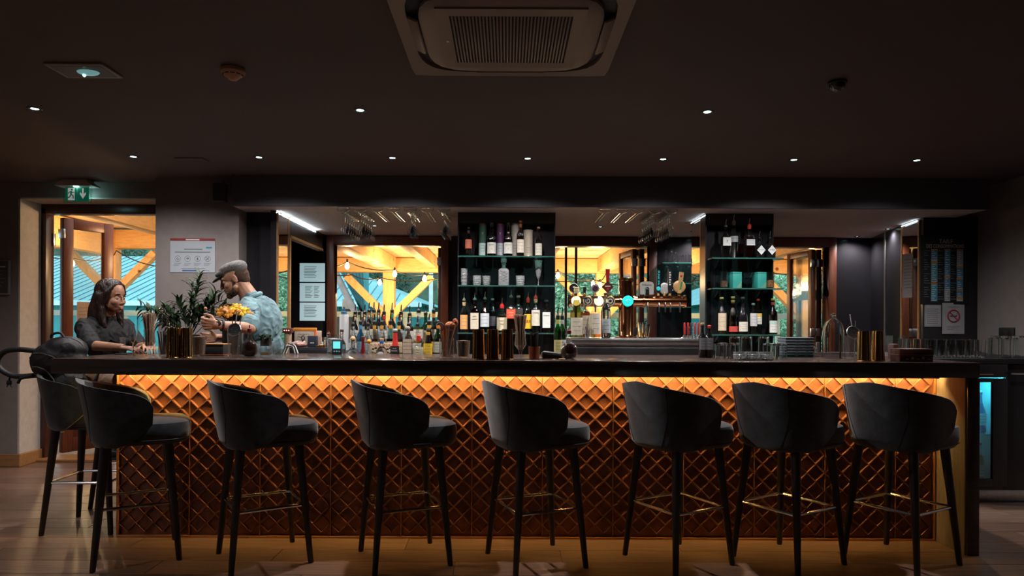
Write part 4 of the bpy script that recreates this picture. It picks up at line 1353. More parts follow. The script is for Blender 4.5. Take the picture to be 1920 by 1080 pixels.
for px, lb in ((704, 'cream printed bottle carton in the middle of the steps, left one'), (731, 'cream printed bottle carton in the middle of the steps, right one')):
    t = thing('printed_carton', lb, 'box', (bx_(px, 4.93), 4.930, 1.0205))
    MB().cbox(-.045, .045, -.012, .012, 0, .15, .002).build('carton', labmat((.66, .52, .36)), t)
    text('ILLE', .026, labmat((.55, .22, .06)), t, (0, -.0135, .137), 'print', width=.08)
    for k in range(5):
        a = 2 * pi * k / 5
        MB().ball((.018 * cos(a), -.0125, .095 + .02 * sin(a)), .011, 8, 5, (1, .1, .6)).build('flower_print', m_ink_b, t)

# ------------------------------------------------------------------ glass racks with hanging stemware
m_wire = mat('rack_chrome', (.65, .67, .70), .2, 1.0, var=.02)
proto_wine = None


def wine_glass(loc, label, group):
    global proto_wine
    if proto_wine is None:
        proto_wine = stem_glass('wine_glass', label, [(.008, 0), (.026, .018), (.036, .050), (.034, .085), (.029, .105)], .085, .033, loc, group, flip=True)
        return proto_wine
    return dup(proto_wine, loc, 0, label, group)


def rack(px, n, label, gl):
    D0 = 5.90
    x = (px - PX) * D0 / F
    t = thing('glass_rack', label, 'glass rack', (x, D0, ZL), group='hanging glass racks')
    for sx in (-1, 1):
        MB().tube([(sx * .052, 0, 0), (sx * .052, 0, -.018), (sx * .040, 0, -.030), (sx * .014, .01, -.034), (sx * .014, .55, -.034), (sx * .014, .57, -.03), (sx * .014, .57, 0)], .0035, 6).build('rail', m_wire, t)
    MB().tube([(-.052, 0, -.002), (.052, 0, -.002)], .003, 6).build('front_wire', m_wire, t)
    for k in range(n):
        wine_glass((x + .0, D0 + .07 + k * .085, ZL - .034 - .190), gl.replace('wine glass hanging upside down', 'upturned hanging wine glass') + ', %s from the front' % ords[k], 'stemware hanging upside down')


for px, n, d_, gl in ((643, 6, 'above the menus side of the bottle window, leftmost of seven', 'wine glass hanging upside down in the leftmost rack'), (674, 6, 'second from the left above the bottle window', 'wine glass hanging upside down in the second rack from the left'),
                      (705, 0, 'third from the left above the bottle window', ''), (737, 0, 'in the middle of the seven above the bottle window', ''), (768, 4, 'fifth from the left above the bottle window', 'wine glass hanging upside down in the fifth rack from the left'), (800, 0, 'sixth from the left above the bottle window', ''),
                      (831, 5, 'beside the whisky shelf column', 'wine glass hanging upside down beside the whisky shelf column'),
                      (1133, 0, 'leftmost of five above the beer taps', ''), (1165, 0, 'second of five above the beer taps', ''), (1195, 0, 'in the middle of five above the beer taps', ''), (1228, 7, 'fourth of five above the beer taps', 'wine glass hanging upside down in the fourth rack above the beer taps'),
                      (1258, 6, 'nearest the gin shelf above the beer taps', 'wine glass hanging upside down in the rack nearest the gin shelf')):
    rack(px, n, 'chrome glass rack ' + d_, gl)

# ------------------------------------------------------------------ beer tap station
m_copper = mat('polished_copper', (.62, .26, .12), .16, 1.0, var=.12, scale=18)
DT = 5.02
st = thing('tap_station', 'stainless steel beer station behind the bar top', 'drip station', (0, 0, 0))
xa, xb = (1066 - PX) * DT / F, (1312 - PX) * DT / F
MB().cbox(xa, xb, 4.88, 5.30, 0, 1.2135, .006).build('cabinet', m_steel, st)
MB().cbox(xa, xb, 4.84, 4.8795, 1.17, 1.205, .004).build('drip_edge', m_steel, st)
MB().cbox(xa, xb, 4.81, 4.8795, .90, 1.150, .006).build('apron', mat('dark_steel', (.22, .22, .24), .3, 1.0, var=.1), st)
tw = thing('beer_tap_tower', 'polished copper T shaped beer tower with eight taps', 'beer tap', ((1180 - PX) * DT / F, DT + .13, 1.2135))
s_ = F / DT
colr = 14 / s_
MB().lathe([(colr * 1.5, 0), (colr * 1.5, .008), (colr * 1.1, .012), (colr, .02), (colr, .43), (colr * 1.06, .433), (colr * 1.06, .445), (colr * .9, .452), (0, .452)], 28).build('column', m_copper, tw)
zc = (632 - 562) / s_
xl, xr = (1070 - 1180) / s_, (1292 - 1180) / s_
MB().tube([(xl, 0, zc), (xr, 0, zc)], 10.5 / s_, 20).build('crossbar', m_copper, tw)
for x in (xl, -.125, -.052, .052, .125, xr):
    MB().tube([(x - .006, 0, zc), (x + .006, 0, zc)], 12.5 / s_, 20).build('collar', m_copper, tw)
disc = lambda r, d: MB().lathe([(0, 0), (r, 0), (r, d), (r * .9, d + .003), (0, d + .003)], 24)
m_lit = emis('lit_badge', (1, .86, .62), 1.6)
for px, kind in ((1082, 'plain'), (1104, 'ring'), (1125, 'plain'), (1147, 'ring')):
    x = (px - 1180) / s_
    q = disc(.036, .012).build('badge', m_lit if kind == 'plain' else mat('badge_cream', (.72, .62, .48), .4), tw, loc=(x, -.040, zc), rot=(pi / 2, 0, 0))
    MB().lathe([(.036, 0), (.040, .002), (.040, .012), (.036, .014)], 24, cap=False).build('rim', m_brass, q)
    if kind == 'ring':
        MB().lathe([(.020, .0155), (.028, .0158), (.028, .0165), (.020, .0165)], 24, cap=False).build('ring_print', m_ink_b, q)
        MB().ball((0, 0, .0155), .012, 10, 6, (1, 1, .1)).build('emblem', m_ink_b, q)
q = disc(.040, .012).build('badge', mat('cyan_badge', (.02, .45, .45), .3, emit=(.02, .75, .72), estr=.9), tw, loc=(0, -colr - .004, zc), rot=(pi / 2, 0, 0))
MB().tube([(-.018, .0, .017), (0, .012, .017), (.018, 0, .017)], .002, 6).tube([(-.01, -.012, .017), (.01, -.012, .017)], .002, 6).build('emblem', m_ink_w, q)


def tap(px, kind, col, size, label=None):
    x = (px - 1180) / s_
    zt = zc + 10 / s_
    b = MB().lathe([(.010, 0), (.013, .004), (.010, .020), (.007, .03)], 12).build('valve', m_brass, tw, loc=(x, -.02, zt))
    MB().tube([(x, -.04, zc - .01), (x, -.05, zc - .04), (x, -.052, zc - .082)], .0065, 8).build('spout', m_chrome, tw)
    z0 = zt + .022
    m_ = mat('tap_%s' % kind, col, .35, var=.1)
    if kind == 'disc':
        h_ = disc(size, .014).build('handle', m_, tw, loc=(x, -.02, z0 + size), rot=(pi / 2, 0, 0))
        MB().lathe([(size * .86, .0150), (size * .93, .0172), (size * .98, .0160)], 24, cap=False).build('ring_print', m_ink_w, h_)
        MB().ball((0, .2 * size, .016), size * .45, 10, 6, (1, .7, .08)).build('emblem', m_ink_w, h_)
    elif kind == 'seal':
        h_ = MB().lathe([(0, 0), (size, 0), (size, .012), (0, .014)], 9).build('handle', m_, tw, loc=(x, -.02, z0 + size), rot=(pi / 2, 0, 0), angle=10)
        disc(size * .62, .016).build('emblem', mat('seal_plum', (.08, .02, .04), .4), h_)
    elif kind == 'diamond':
        h_ = MB().prism([(0, 0), (size, size), (0, 2 * size), (-size, size)], .016, 'y', -.03).build('handle', m_, tw, loc=(x, 0, z0), smooth=False)
        MB().box(-size * .45, size * .45, -.0312, -.030, size * 1.05, size * 1.2).build('print', m_ink_w, h_, False)
        MB().ball((0, -.030, size * .65), .010, 8, 6, (1, .15, 1)).build('emblem', m_ink_r, h_)
        MB().prism([(-.010, 2 * size - .012), (.010, 2 * size - .012), (.016, 2 * size + .09), (-.016, 2 * size + .09)], .014, 'y', -.029).build('lever', mat('tap_red_lever', (.40, .015, .02), .35), tw, loc=(x, 0, z0), smooth=False)
    elif kind == 'knob':
        MB().lathe([(.008, 0), (.010, .01), (.014, .04), (.012, .055), (0, .058)], 14).build('handle', m_, tw, loc=(x, -.02, z0 - .01))
    elif kind == 'arch':
        h_ = MB().prism([(-.05, 0), (-.018, 0), (-.018, .045), (-.008, .055), (.008, .055), (.018, .045), (.018, 0), (.05, 0), (.052, .075), (.044, .09), (.02, .098), (-.02, .098), (-.044, .09), (-.052, .075)], .016, 'y', -.03).build('handle', m_, tw, loc=(x, 0, z0 - .01), smooth=False)
        text('Kilkenny', .016, m_ink_b, h_, (0, -.032, .072), 'print', width=.07)
        MB().lathe([(.008, 0), (.012, .01), (.014, .05), (0, .056)], 12).build('lever', m_pour, tw, loc=(x, -.045, z0 - .02))
    elif kind == 'paddle':
        h_ = MB().prism([(-.012, 0), (.012, 0), (.017, .04), (.015, .17), (-.013, .185), (-.016, .04)], .014, 'y', -.03).build('handle', m_, tw, loc=(x, 0, z0), smooth=False)
        if not label:
            for k in range(6):
                MB().box(-.007, .007 - .003 * (k % 2), -.0312, -.030, .06 + .018 * k, .071 + .018 * k).build('print', m_ink_w, h_, False)
        if label:
            o = text(label, .020, mat('cyan_ink', (.03, .65, .72), .5, emit=(.02, .6, .7), estr=.25) if label[0] == 'P' else m_ink_w, h_, (0, -.032, .115), 'print', width=.105, tilt=-pi / 2)
            if label[0] == 'P':
                MB().ball((0, -.032, .035), .016, 12, 8, (1, .12, 1)).build('emblem', MATS['cyan_ink'], h_)
    elif kind == 'fan':
        h_ = MB().ball((0, 0, .045), .045, 20, 10, (.8, .16, 1)).build('handle', m_, tw, loc=(x, -.02, z0 - .01))
    elif kind == 'leaf':
        h_ = disc(.046, .012).build('handle', m_, tw, loc=(x, -.02, z0 + .05), rot=(pi / 2, 0, 0))
        MB().prism([(-.016, .0), (.010, 0), (.030, .155), (-.002, .16)], .012, 'y', -.045).build('lever', mat('tap_sand', (.55, .36, .16), .4), tw, loc=(x, 0, z0), smooth=False)
        MB().bar((.004, -.047, .03), (.014, -.047, .085), .002, .014).build('stripe_print', mat('green_ink', (.05, .25, .08), .5), tw, False, loc=(x, 0, z0))
        MB().ball((.010, -.046, .13), .009, 8, 6, (1, .2, 1)).build('emblem', m_ink_r, tw, loc=(x, 0, z0))


tap(1078, 'disc', (.02, .018, .02), .036)
tap(1099, 'knob', (.015, .013, .013), .02)
tap(1119, 'seal', (.32, .36, .40), .034)
tap(1143, 'diamond', (.10, .018, .018), .045)
tap(1218, 'arch', (.45, .43, .40), .04)
tap(1240, 'paddle', (.012, .014, .018), .04, 'PUNK IPA')
tap(1252, 'fan', (.50, .50, .50), .04)
tap(1262, 'paddle', (.02, .018, .018), .04)
tap(1280, 'leaf', (.60, .36, .15), .04)
# things on the station
ZS = 1.2135
B((bx_(1081, 4.93), 4.935, ZS), 'champagne', 'pale gold sparkling wine bottle left of the copper column', 'clear', 'wine', .95, (.66, .60, .48), (.06, .42), 'cork', (.6, .5, .25), scale=1.12, foil=(.62, .55, .30))
B((bx_(1098, 5.0), 5.01, ZS), 'round', 'amber whisky bottle with cream label under the tap tower', 'clear', 'whisky', .85, (.66, .56, .44), (.10, .58), 'cork', (.03, .03, .03), scale=.98)
B((bx_(1117, 4.94), 4.945, ZS), 'round', 'clear spirit bottle with wide cream label under the tap tower', 'clear', 'gold', .35, (.70, .64, .56), (.10, .62), 'cork', (.05, .05, .05), scale=1.0)
B((bx_(1136, 4.98), 4.985, ZS), 'slim', 'clear vodka bottle nearest the copper column', 'clear', 'clear', .8, (.40, .46, .50), (.12, .45), 'cork', (.04, .04, .04), scale=1.02)
jg = thing('jigger', 'slim steel hourglass jigger in front of the amber bottle', 'jigger', (bx_(1100, 4.90), 4.905, ZS))
MB().lathe([(.020, 0), (.008, .035), (.022, .085), (.0205, .085), (.0065, .036)], 18, cap=False).build('cups', m_chrome, jg)
MB().lathe([(.0095, .033), (.0095, .038)], 16, cap=False).build('waist_band', m_chrome, jg)
tumbler((bx_(1203, 4.99), 5.0, ZS), .034, .115, 'empty beer glass right of the copper column', .62)
tumbler((bx_(1213, 5.08), 5.10, ZS), .032, .105, 'second empty beer glass behind the first by the copper column', .62)
wk_m = [(.45, .02, .02), (.40, .015, .02), (.04, .04, .045), (.50, .03, .03), (.35, .02, .02)]
for k in range(5):
    t = thing('corkscrew', 'waiter corkscrew with %s grip, %s in the row on the steel station' % (('red', 'dark red', 'black', 'bright red', 'wine red')[k], ords[k]), 'corkscrew', (bx_(1284 + k * 6.5, 4.98), 4.985, ZS), 0, 'corkscrews on the station')
    MB().cbox(-.006, .006, -.010, .010, .025, .115, .005).build('grip', labmat(wk_m[k]), t)
    MB().tube([(0, 0, .03), (-.006, 0, .018), (-.016, 0, .006), (-.022, 0, .004)], .0035, 6).build('lever', m_chrome, t)
    MB().tube([(.009 + .003 * cos(a * 1.1), .003 * sin(a * 1.1), .03 + a * .0022) for a in range(28)], .0013, 5).build('worm', m_chrome, t)
    MB().cbox(-.004, .011, -.006, .006, .0, .024, .002).build('foot', m_steel, t)

# mug shelf on the black wall
for z, lb in ((2.005, 'upper'), (1.78, 'middle'), (1.52, 'lower')):
    s2 = MB().cbox(1.70, 2.22, 7.47, 7.727, z - .012, z, .002).build('wall_glass_shelf', g_shelf, None)
    tag(s2, '%s glass wall shelf behind the tap handles' % lb, 'shelf')
    MB().box(1.702, 2.218, 7.4688, 7.4698, z - .011, z - .001).build('shelf_edge', MATS['green_glass_edge'], s2, False)
mg = thing('beer_mug', 'handled glass beer mug on the upper wall shelf', 'mug', (1.80, 7.58, 2.005))
MB().lathe([(.036, 0), (.042, .004), (.045, .15), (.042, .15), (.039, .014), (0, .012)], 14, cap=False).build('bowl', g_clear, mg, angle=15)
MB().tube([(.043, 0, .125), (.075, 0, .118), (.082, 0, .075), (.070, 0, .038), (.042, 0, .028)], .007, 8).build('handle', g_clear, mg)
for k in range(4):
    tumbler((1.93 + k * .085, 7.58, 2.005), .038, .09, 'tumbler on the upper wall shelf, %s right of the mug' % ords[k], flip=True, group='tumblers on the wall shelf')
for k in range(3):
    stem_glass('wine_glass', 'wine glass standing on the middle wall shelf, %s from the left' % ords[k], [(.008, 0), (.026, .018), (.036, .050), (.034, .085), (.029, .105)], .085, .033, (1.80 + k * .11, 7.6, 1.78), 'stemware on the wall shelves', flip=True)
for k in range(4):
    stem_glass('wine_glass', 'wine glass standing on the lower wall shelf, %s from the left' % ords[k], [(.008, 0), (.026, .018), (.036, .050), (.034, .085), (.029, .105)], .085, .033, (1.86 + k * .10, 7.6, 1.52), 'stemware on the wall shelves')

# ------------------------------------------------------------------ things on the bar top
ZT_ = 1.1003
m_gold = mat('gold_tin', (.72, .42, .16), .12, 1.0, var=.1, scale=20)


def cx_(px, d): return (px - PX) * d / F


# flute and phone by the woman
stem_glass('champagne_flute', 'champagne flute with a little sparkling wine beside the woman', [(.006, 0), (.018, .025), (.027, .07), (.025, .115)], .075, .030, (cx_(250, 4.26), 4.26, ZT_), liq=(.42, LQ['wine']))
ph = thing('phone', 'black smartphone lying on the bar by the woman\'s arm', 'phone', (-2.52, 4.50, ZT_), R(15))
MB().cbox(-.038, .038, -.075, .075, 0, .008, .003).build('case', m_blackm, ph)
MB().box(-.034, .034, -.07, .07, .008, .0084).build('screen', mat('phone_screen', (.01, .01, .012), .08), ph, False)


def straw_glass(px, d, label, n=46):
    t = thing('straw_glass', label, 'straw holder', (cx_(px, d), d, ZT_))
    MB().lathe([(.034, 0), (.034, .003), (.012, .010), (.008, .03), (.012, .05), (.036, .085), (.030, .14), (.034, .165), (.0325, .165), (.0285, .14), (.0345, .087), (.010, .054)], 22, cap=False).build('glass', g_thin, t)
    rnd = random.Random(px)
    m_ = mat('kraft_straws', (.36, .22, .15), .7, var=.2, scale=60)
    sm = None
    for k in range(n):
        a = rnd.uniform(0, 2 * pi); r = math.sqrt(rnd.random())
        p0 = Vector((.020 * r * cos(a), .020 * r * sin(a), .062)); p1 = Vector((.041 * r * cos(a), .041 * r * sin(a), .262 + rnd.uniform(-.004, .004)))
        pm = Vector((.0235 * r * cos(a), .0235 * r * sin(a), .15))
        MB().tube([p0, pm, p1], .0033, 6).build('straw', m_, t)
    return t


straw_glass(280, 4.30, 'hurricane glass packed with kraft paper straws at the left of the bar')
straw_glass(976, 4.10, 'hurricane glass packed with kraft paper straws beside the gold tins')


def cloche(px, d, h, r, label, knob=True):
    t = thing('glass_cloche', label, 'cloche', (cx_(px, d), d, ZT_))
    P = [(r, 0), (r, h * .62), (r * .92, h * .76), (r * .70, h * .87), (r * .35, h * .94), (.010, h * .96)]
    MB().lathe(P + [(max(.004, q[0] - .0025), q[1] - (.002 if i else 0)) for i, q in list(enumerate(P))[::-1]] + [P[0]], 26, cap=False).build('dome', g_clear, t, angle=60)
    MB().lathe([(.007, h * .955), (.008, h * .97)], 12).ball((0, 0, h * .97 + .016), .016, 14, 10).build('knob', g_clear, t)
    return t


cloche(303, 4.52, .285, .052, 'clear glass cloche with ball knob at the left of the bar')
cloche(1562, 4.45, .27, .066, 'clear glass cloche with ball knob at the right of the bar')
tag(MB().tube([(cx_(1576, 4.44), 4.44, ZT_), (cx_(1575.5, 4.44), 4.44, ZT_ + .155)], .0055, 8).build('smoking_stick', labmat((.80, .42, .03))), 'yellow stick standing under the right glass cloche', 'stick')
# black straws in a cup
t = thing('black_straw_cup', 'clear cup of black cocktail straws left of the gold tins', 'straw holder', (cx_(308, 4.28), 4.28, ZT_))
MB().lathe([(.026, 0), (.028, .003), (.034, .09), (.032, .09), (.025, .008), (0, .007)], 18, cap=False).build('cup', g_thin, t)
for k in range(22):
    a = k * 2.4; r = math.sqrt((k + .5) / 22)
    MB().tube([(.018 * r * cos(a), .018 * r * sin(a), .01), (.042 * r * cos(a), .042 * r * sin(a), .145 + .012 * sin(k))], .003, 6).build('straw', m_blackm, t)


def tin(px, d, label, h=.178, r=.0365, n=90):
    """stack of upturned shaker tins"""
    t = thing('shaker_tin', label, 'shaker tin', (cx_(px, d), d, ZT_), group='gold shaker tins')
    mb = MB().lathe([(r, 0), (r + .001, .004), (r * .985, .008), (r * .87, h - .006), (r * .82, h), (0, h)], n)
    mb.v = [(x * (1 + .045 * cos(11 * math.atan2(y, x))), y * (1 + .045 * cos(11 * math.atan2(y, x))), z) for x, y, z in mb.v]
    mb.build('cup', m_gold, t)
    MB().lathe([(r + .0015, 0), (r + .0030, .003), (r + .0015, .006)], 24, cap=False).build('rim', m_brass, t)
    return t


for px, d, lb in ((325, 4.02, 'gold shaker tin at the left of the bar, left one of two'), (349, 4.05, 'gold shaker tin at the left of the bar, right one of two'), (897, 4.00, 'gold shaker tin before the whisky shelves, left one of three'), (924, 4.00, 'gold shaker tin before the whisky shelves, middle one of three'),
                  (951, 4.00, 'gold shaker tin before the whisky shelves, right one of three'), (1620, 4.02, 'gold shaker tin at the right of the bar, left one of two'), (1646, 4.05, 'gold shaker tin at the right of the bar, right one of two')):
    tin(px, d, lb)

m_sugar = mat('brown_sugar', (.20, .10, .06), .95, var=.6, scale=240, bump=1, bscale=320)
m_herb = mat('dark_leafy_herb', (.02, .05, .02), .8, var=.6, scale=60, bump=1, bscale=80)
tumbler((cx_(373, 4.22), 4.22, ZT_), .045, .125, 'cut glass tumbler of brown sugar right of the gold tins', .82, (m_sugar, .97), cut=True)
tumbler((cx_(869, 4.12), 4.12, ZT_), .042, .108, 'glass tumbler of brown spice beside the bar tools', .85, (m_sugar, .99), cut=True)
# black tray box with wooden lid
t = thing('black_box', 'black box with wooden rim in front of the flowers', 'box', (cx_(405, 4.40), 4.40, ZT_))
MB().cbox(-.072, .072, -.06, .06, .008, .068, .004).build('body', m_blackm, t)
MB().cbox(-.075, .075, -.063, .063, .068, .076, .003).build('rim', m_base, t)
MB().cbox(-.078, .078, -.066, .066, 0, .008, .003).build('tray', m_red, t)


def mixing_glass(px, d, label, srot=0):
    t = thing('mixing_glass', label, 'mixing glass', (cx_(px, d), d, ZT_))
    MB().lathe([(.036, 0), (.039, .004), (.046, .140), (.048, .148), (.045, .148), (.036, .016), (0, .014)], 22, cap=False).build('glass', g_thin, t)
    s2 = MB().lathe([(.0, 0), (.036, .001), (.040, .004), (.038, .006), (.0, .004)], 24).build('strainer', mat('dark_steel', ()), t, loc=(0, -.010, .165), rot=(R(70), 0, srot))
    MB().tube([(.040 * cos(a * .45), .040 * sin(a * .45), .003 + .004 * (a % 2)) for a in range(14)], .003, 6).build('spring', m_steel, s2)
    MB().tube([(0, .038, .003), (0, .075, .003), (0, .12, .004)], .004, 6).build('handle', m_steel, s2)
    for k in range(6):
        a = k * pi / 3
        MB().ball((.015 * cos(a), .015 * sin(a), .005), .004, 8, 5, (1, 1, .3)).build('hole', m_blackm, s2)
    for k, (dx, c) in enumerate(((-.012, m_copper), (.014, m_steel))):
        MB().tube([(dx, 0, .018), (dx * 1.6, .01, .17), (dx * 2.0, .015, .24)], .0028, 6).build('bar_spoon', c, t)
    return t


mixing_glass(441, 4.16, 'mixing glass with round strainer and spoons in front of the bartender')
mixing_glass(1598, 4.22, 'mixing glass with round strainer left of the right gold tins')


def bitters(px, d, label, r=.052):
    t = thing('bitters_bottle', label, 'bottle', (cx_(px, d), d, ZT_))
    MB().lathe([(.028, 0), (r * .9, .014), (r, .045), (r * .85, .078), (.020, .105), (.011, .120), (.0105, .152), (.013, .154), (.013, .158)], 24).build('glass', g_thin, t, angle=60)
    MB().lathe([(.025, .004), (r * .86, .016), (r * .95, .045), (r * .80, .076), (.030, .094), (0, .094)], 20).build('contents', mat('dark_bitters', (.02, .006, .006), .15), t)
    MB().lathe([(.010, .150), (.014, .158), (.013, .172), (.004, .178), (.0035, .196)], 14).build('dasher', labmat((.20, .01, .012)), t)
    return t


bitters(468, 4.20, 'round bitters bottle with dark red dasher left of the herb glass')
bitters(1067, 4.06, 'round bitters bottle with dark red dasher left of the steel station')
# herbs in a glass over a candle glass
tumbler((cx_(499, 4.18), 4.18, ZT_), .040, .055, 'amber tinted tumbler under the herb glass', .8, (LQ['gold'], .5))
t = tumbler((cx_(499, 4.18), 4.18, ZT_ + .0555), .038, .060, 'glass of dark mint sprigs stacked on an amber tumbler', .9, (m_herb, .9))
mb = MB(); foliage_mesh(mb, 120, [(0, 0, .06, .042, .042, .022)], .024, 5, 1.6)
q = mb.build('mint', m_herb, t, False, fix=False); q['kind'] = 'stuff'
for px, d, h, r, lb in ((517, 4.25, .075, .020, 'small clear vial right of the herb glass'), (523, 4.20, .05, .024, 'small clear shot glass right of the herb glass'), (509, 4.45, .085, .020, 'small stoppered vial behind the herb glass')):
    tumbler((cx_(px, d), d, ZT_), r, h, lb, .95, (LQ['clear'], .5), name='shot_glass')

# cash drawer group on the back bench
DX = 5.0
bn = thing('work_bench', 'dark work bench behind the bar under the cash drawer', 'bench', (0, 0, 0))
MB().cbox(cx_(536, DX), cx_(640, DX) - .012, 4.86, 5.30, 0, 1.0495, .005).build('carcass', m_blackm, bn)
MB().cbox(cx_(536, DX), cx_(640, DX) - .012, 4.84, 4.8595, 1.02, 1.0495, .004).build('edge', m_steel, bn)
ZD = 1.05
cd = thing('cash_drawer', 'flat black cash drawer with round lock', 'cash drawer', (cx_(583, 4.92), 5.02, ZD))
MB().cbox(-.155, .155, -.10, .14, 0, .085, .005).build('case', mat('black_metal', (.03, .03, .034), .4, .3), cd)
MB().cbox(-.145, .145, -.1045, -.1005, .008, .072, .002).build('front', mat('black_metal', ()), cd)
MB().lathe([(0, 0), (.010, 0), (.010, .004), (0, .005)], 16).build('lock', m_chrome, cd, loc=(.005, -.1046, .03), rot=(pi / 2, 0, 0))
ZE = ZD + .0855
sg = thing('menu_card', 'handwritten cream card in an orange frame leaning on the cash drawer', 'sign', (cx_(572, 5.10), 5.10, ZE), R(-4))
MB().cbox(-.080, .080, -.004, .006, 0, .135, .002).build('card', labmat((.60, .50, .42)), sg)
MB().cbox(-.088, .088, -.008, .010, .118, .142, .003).build('frame_top', labmat((.85, .30, .03)), sg)
MB().cbox(.072, .088, -.008, .010, .0, .1175, .003).build('frame_side', labmat((.75, .14, .03)), sg)
for k in range(4):
    MB().tube([(-.055 + .1 * j / 9, -.005, .095 - .020 * k + .004 * sin(j * 2.1 + k)) for j in range(9 - k)], .0012, 5).build('handwriting', m_ink, sg)
t = thing('second_card', 'plain cream card behind the orange framed one', 'sign', (cx_(597, 5.12), 5.125, ZE))
MB().cbox(-.022, .022, 0, .005, 0, .12, .002).build('card', labmat((.62, .52, .44)), t)
t = thing('card_reader_box', 'upright navy box on the cash drawer', 'box', (cx_(586, 4.96), 4.97, ZE))
MB().cbox(-.034, .034, -.02, .02, 0, .085, .004).build('case', labmat((.03, .035, .06)), t)
MB().box(-.014, .014, -.0206, -.0201, .030, .036).build('print', m_ink_w, t, False)
t = thing('cloth_pile', 'crumpled striped cloth with a black pen loop on the cash drawer', 'cloth', (cx_(560, 4.96), 4.97, ZE))
mb = MB().ball((0, 0, .022), .05, 22, 14, (1.25, .7, .5))
mb.v = [(x * (1 + .25 * noise.noise((x * 40, y * 40, z * 40))), y, max(0, z * (1 + .35 * noise.noise((x * 50, y * 50, z * 50 + 9))))) for x, y, z in mb.v]
mb.build('folds', mat('striped_cloth', (.50, .46, .44), .9, var=.7, scale=28, col2=(.55, .30, .26)), t)
MB().tube([(.03, -.01, .04), (.02, -.01, .075), (.035, -.005, .09), (.045, -.01, .07), (.03, -.01, .045)], .004, 6, closed=True).build('pen_loop', m_blackm, t)
tumbler((cx_(604, 4.98), 5.0, ZE), .026, .075, 'small glass behind the gold chocolates', .75)
for k in range(4):
    t = tag(MB().ball((0, 0, .012), .012, 10, 7, (1, .8, 1)).build('gold_chocolate', m_gold, None, loc=(cx_(596 + k * 3.6, 4.93), 4.93 + .006 * (k % 2), ZE)), 'gold foil chocolate on the cash drawer, %s from the left' % ords[k], 'chocolate', 'gold foil chocolates')
t = thing('white_cup', 'white paper cup on the cash drawer', 'cup', (cx_(617, 4.93), 4.96, ZE))
MB().lathe([(.020, 0), (.024, .055), (.0225, .055), (.0185, .004), (0, .003)], 20, cap=False).build('cup', m_white, t)
t = thing('pepper_mill', 'slim dark pepper mill behind the white cup', 'pepper mill', (cx_(614, 5.05), 5.08, ZE))
MB().lathe([(.018, 0), (.018, .01), (.012, .05), (.013, .075), (.016, .078), (.015, .10), (.008, .108), (.007, .118), (0, .120)], 18).build('body', m_dkred, t)
t = thing('receipt_roll_stand', 'tall tube with red topped counter beside the mirror wall', 'receipt roll', (cx_(540, 5.0), 5.0, ZD))
MB().lathe([(.026, 0), (.026, .19)], 18).build('tube', labmat((.40, .28, .18)), t)
MB().cbox(-.032, .032, -.032, .032, .190, .225, .004).build('head', labmat((.10, .02, .02)), t)
for k in range(3):
    MB().ball((-.016 + .016 * k, -.033, .208), .005, 8, 6).build('diode', emis('red_diode', (1, .5, .4), 1.5), t)
t = thing('cable_bundle', 'loose black and white cables left of the cash drawer', 'cable', (cx_(533, 4.6), 4.62, ZT_))
for k in range(4):
    MB().tube([(-.02 + .03 * k * .3, 0, .004), (.0 + .01 * k, .01 * k, .05 + .012 * k), (.04 + .008 * k, .02, .052), (.055 + .01 * k, .01, .004)], .004, 6).build('cable', m_white if k % 2 else m_blackm, t)
t = thing('card_terminal', 'card payment terminal with lit cyan screen', 'card terminal', (cx_(632, 4.62), 4.62, ZT_), R(5))
MB().cbox(-.034, .034, -.012, .020, 0, .10, .006).build('case', labmat((.03, .03, .05)), t)
MB().box(-.024, .024, -.0128, -.0121, .040, .088).build('screen', emis('cyan_screen', (.15, .75, .75), 1.0), t, False)
for k in range(3):
    MB().ball((-.016 + .016 * k, -.0122, .020), .006, 10, 6, (1, .3, .8)).build('key', labmat((.25, .6, .66)), t)
t = tumbler((cx_(631, 4.80), 4.72, ZT_), .045, .130, 'square glass jar of ice behind the card terminal', .98, (mat('ice', (.65, .75, .78), .2, var=.4, scale=40, bump=1, bscale=60), .8))
t = thing('paper_towel_roll', 'tall white paper roll with dark cap left of the bottles', 'paper roll', (cx_(645, 5.22), 5.22, 1.05))
MB().lathe([(.034, 0), (.034, .33)], 22).build('roll', m_paper, t)
MB().lathe([(.022, .33), (.022, .35), (.008, .355), (.008, .39)], 16).build('cap', labmat((.03, .10, .18)), t)

# bar tools in a glass
t = thing('bar_tool_glass', 'square glass holding copper bar tools and strainers', 'tool holder', (cx_(838, 4.08), 4.08, ZT_))
MB().lathe([(.040, 0, 5), (.042, .003, 5), (.045, .12, 5), (.043, .12, 5), (.039, .012, 5), (0, .011)], 24, cap=False).build('glass', g_thin, t)
rnd = random.Random(4)
for k in range(9):
    a = k * 2.4
    MB().tube([(.018 * cos(a), .018 * sin(a), .014), (.030 * cos(a) + .006, .03 * sin(a), .12), (.044 * cos(a) + .012, .04 * sin(a), .185 + .01 * (k % 3))], .0035, 7).build('bar_spoon', (m_copper, m_copper, m_steel)[k % 3], t)
q = MB().lathe([(.022, 0), (.027, .003), (.024, .006)], 22, cap=False).build('strainer_ring', m_blackm, t, loc=(-.040, -.02, .190), rot=(R(80), 0, R(20)))
q = MB().ball((.022, -.012, .195), .034, 14, 10, (1, .5, .8)).build('julep_strainer', mat('copper_mesh', (.40, .13, .06), .4, .8, var=.5, scale=60, bump=.8, bscale=90), t)
q = MB().ball((.050, -.006, .215), .022, 12, 8, (.8, .5, 1.2)).build('julep_strainer', MATS['copper_mesh'], t)
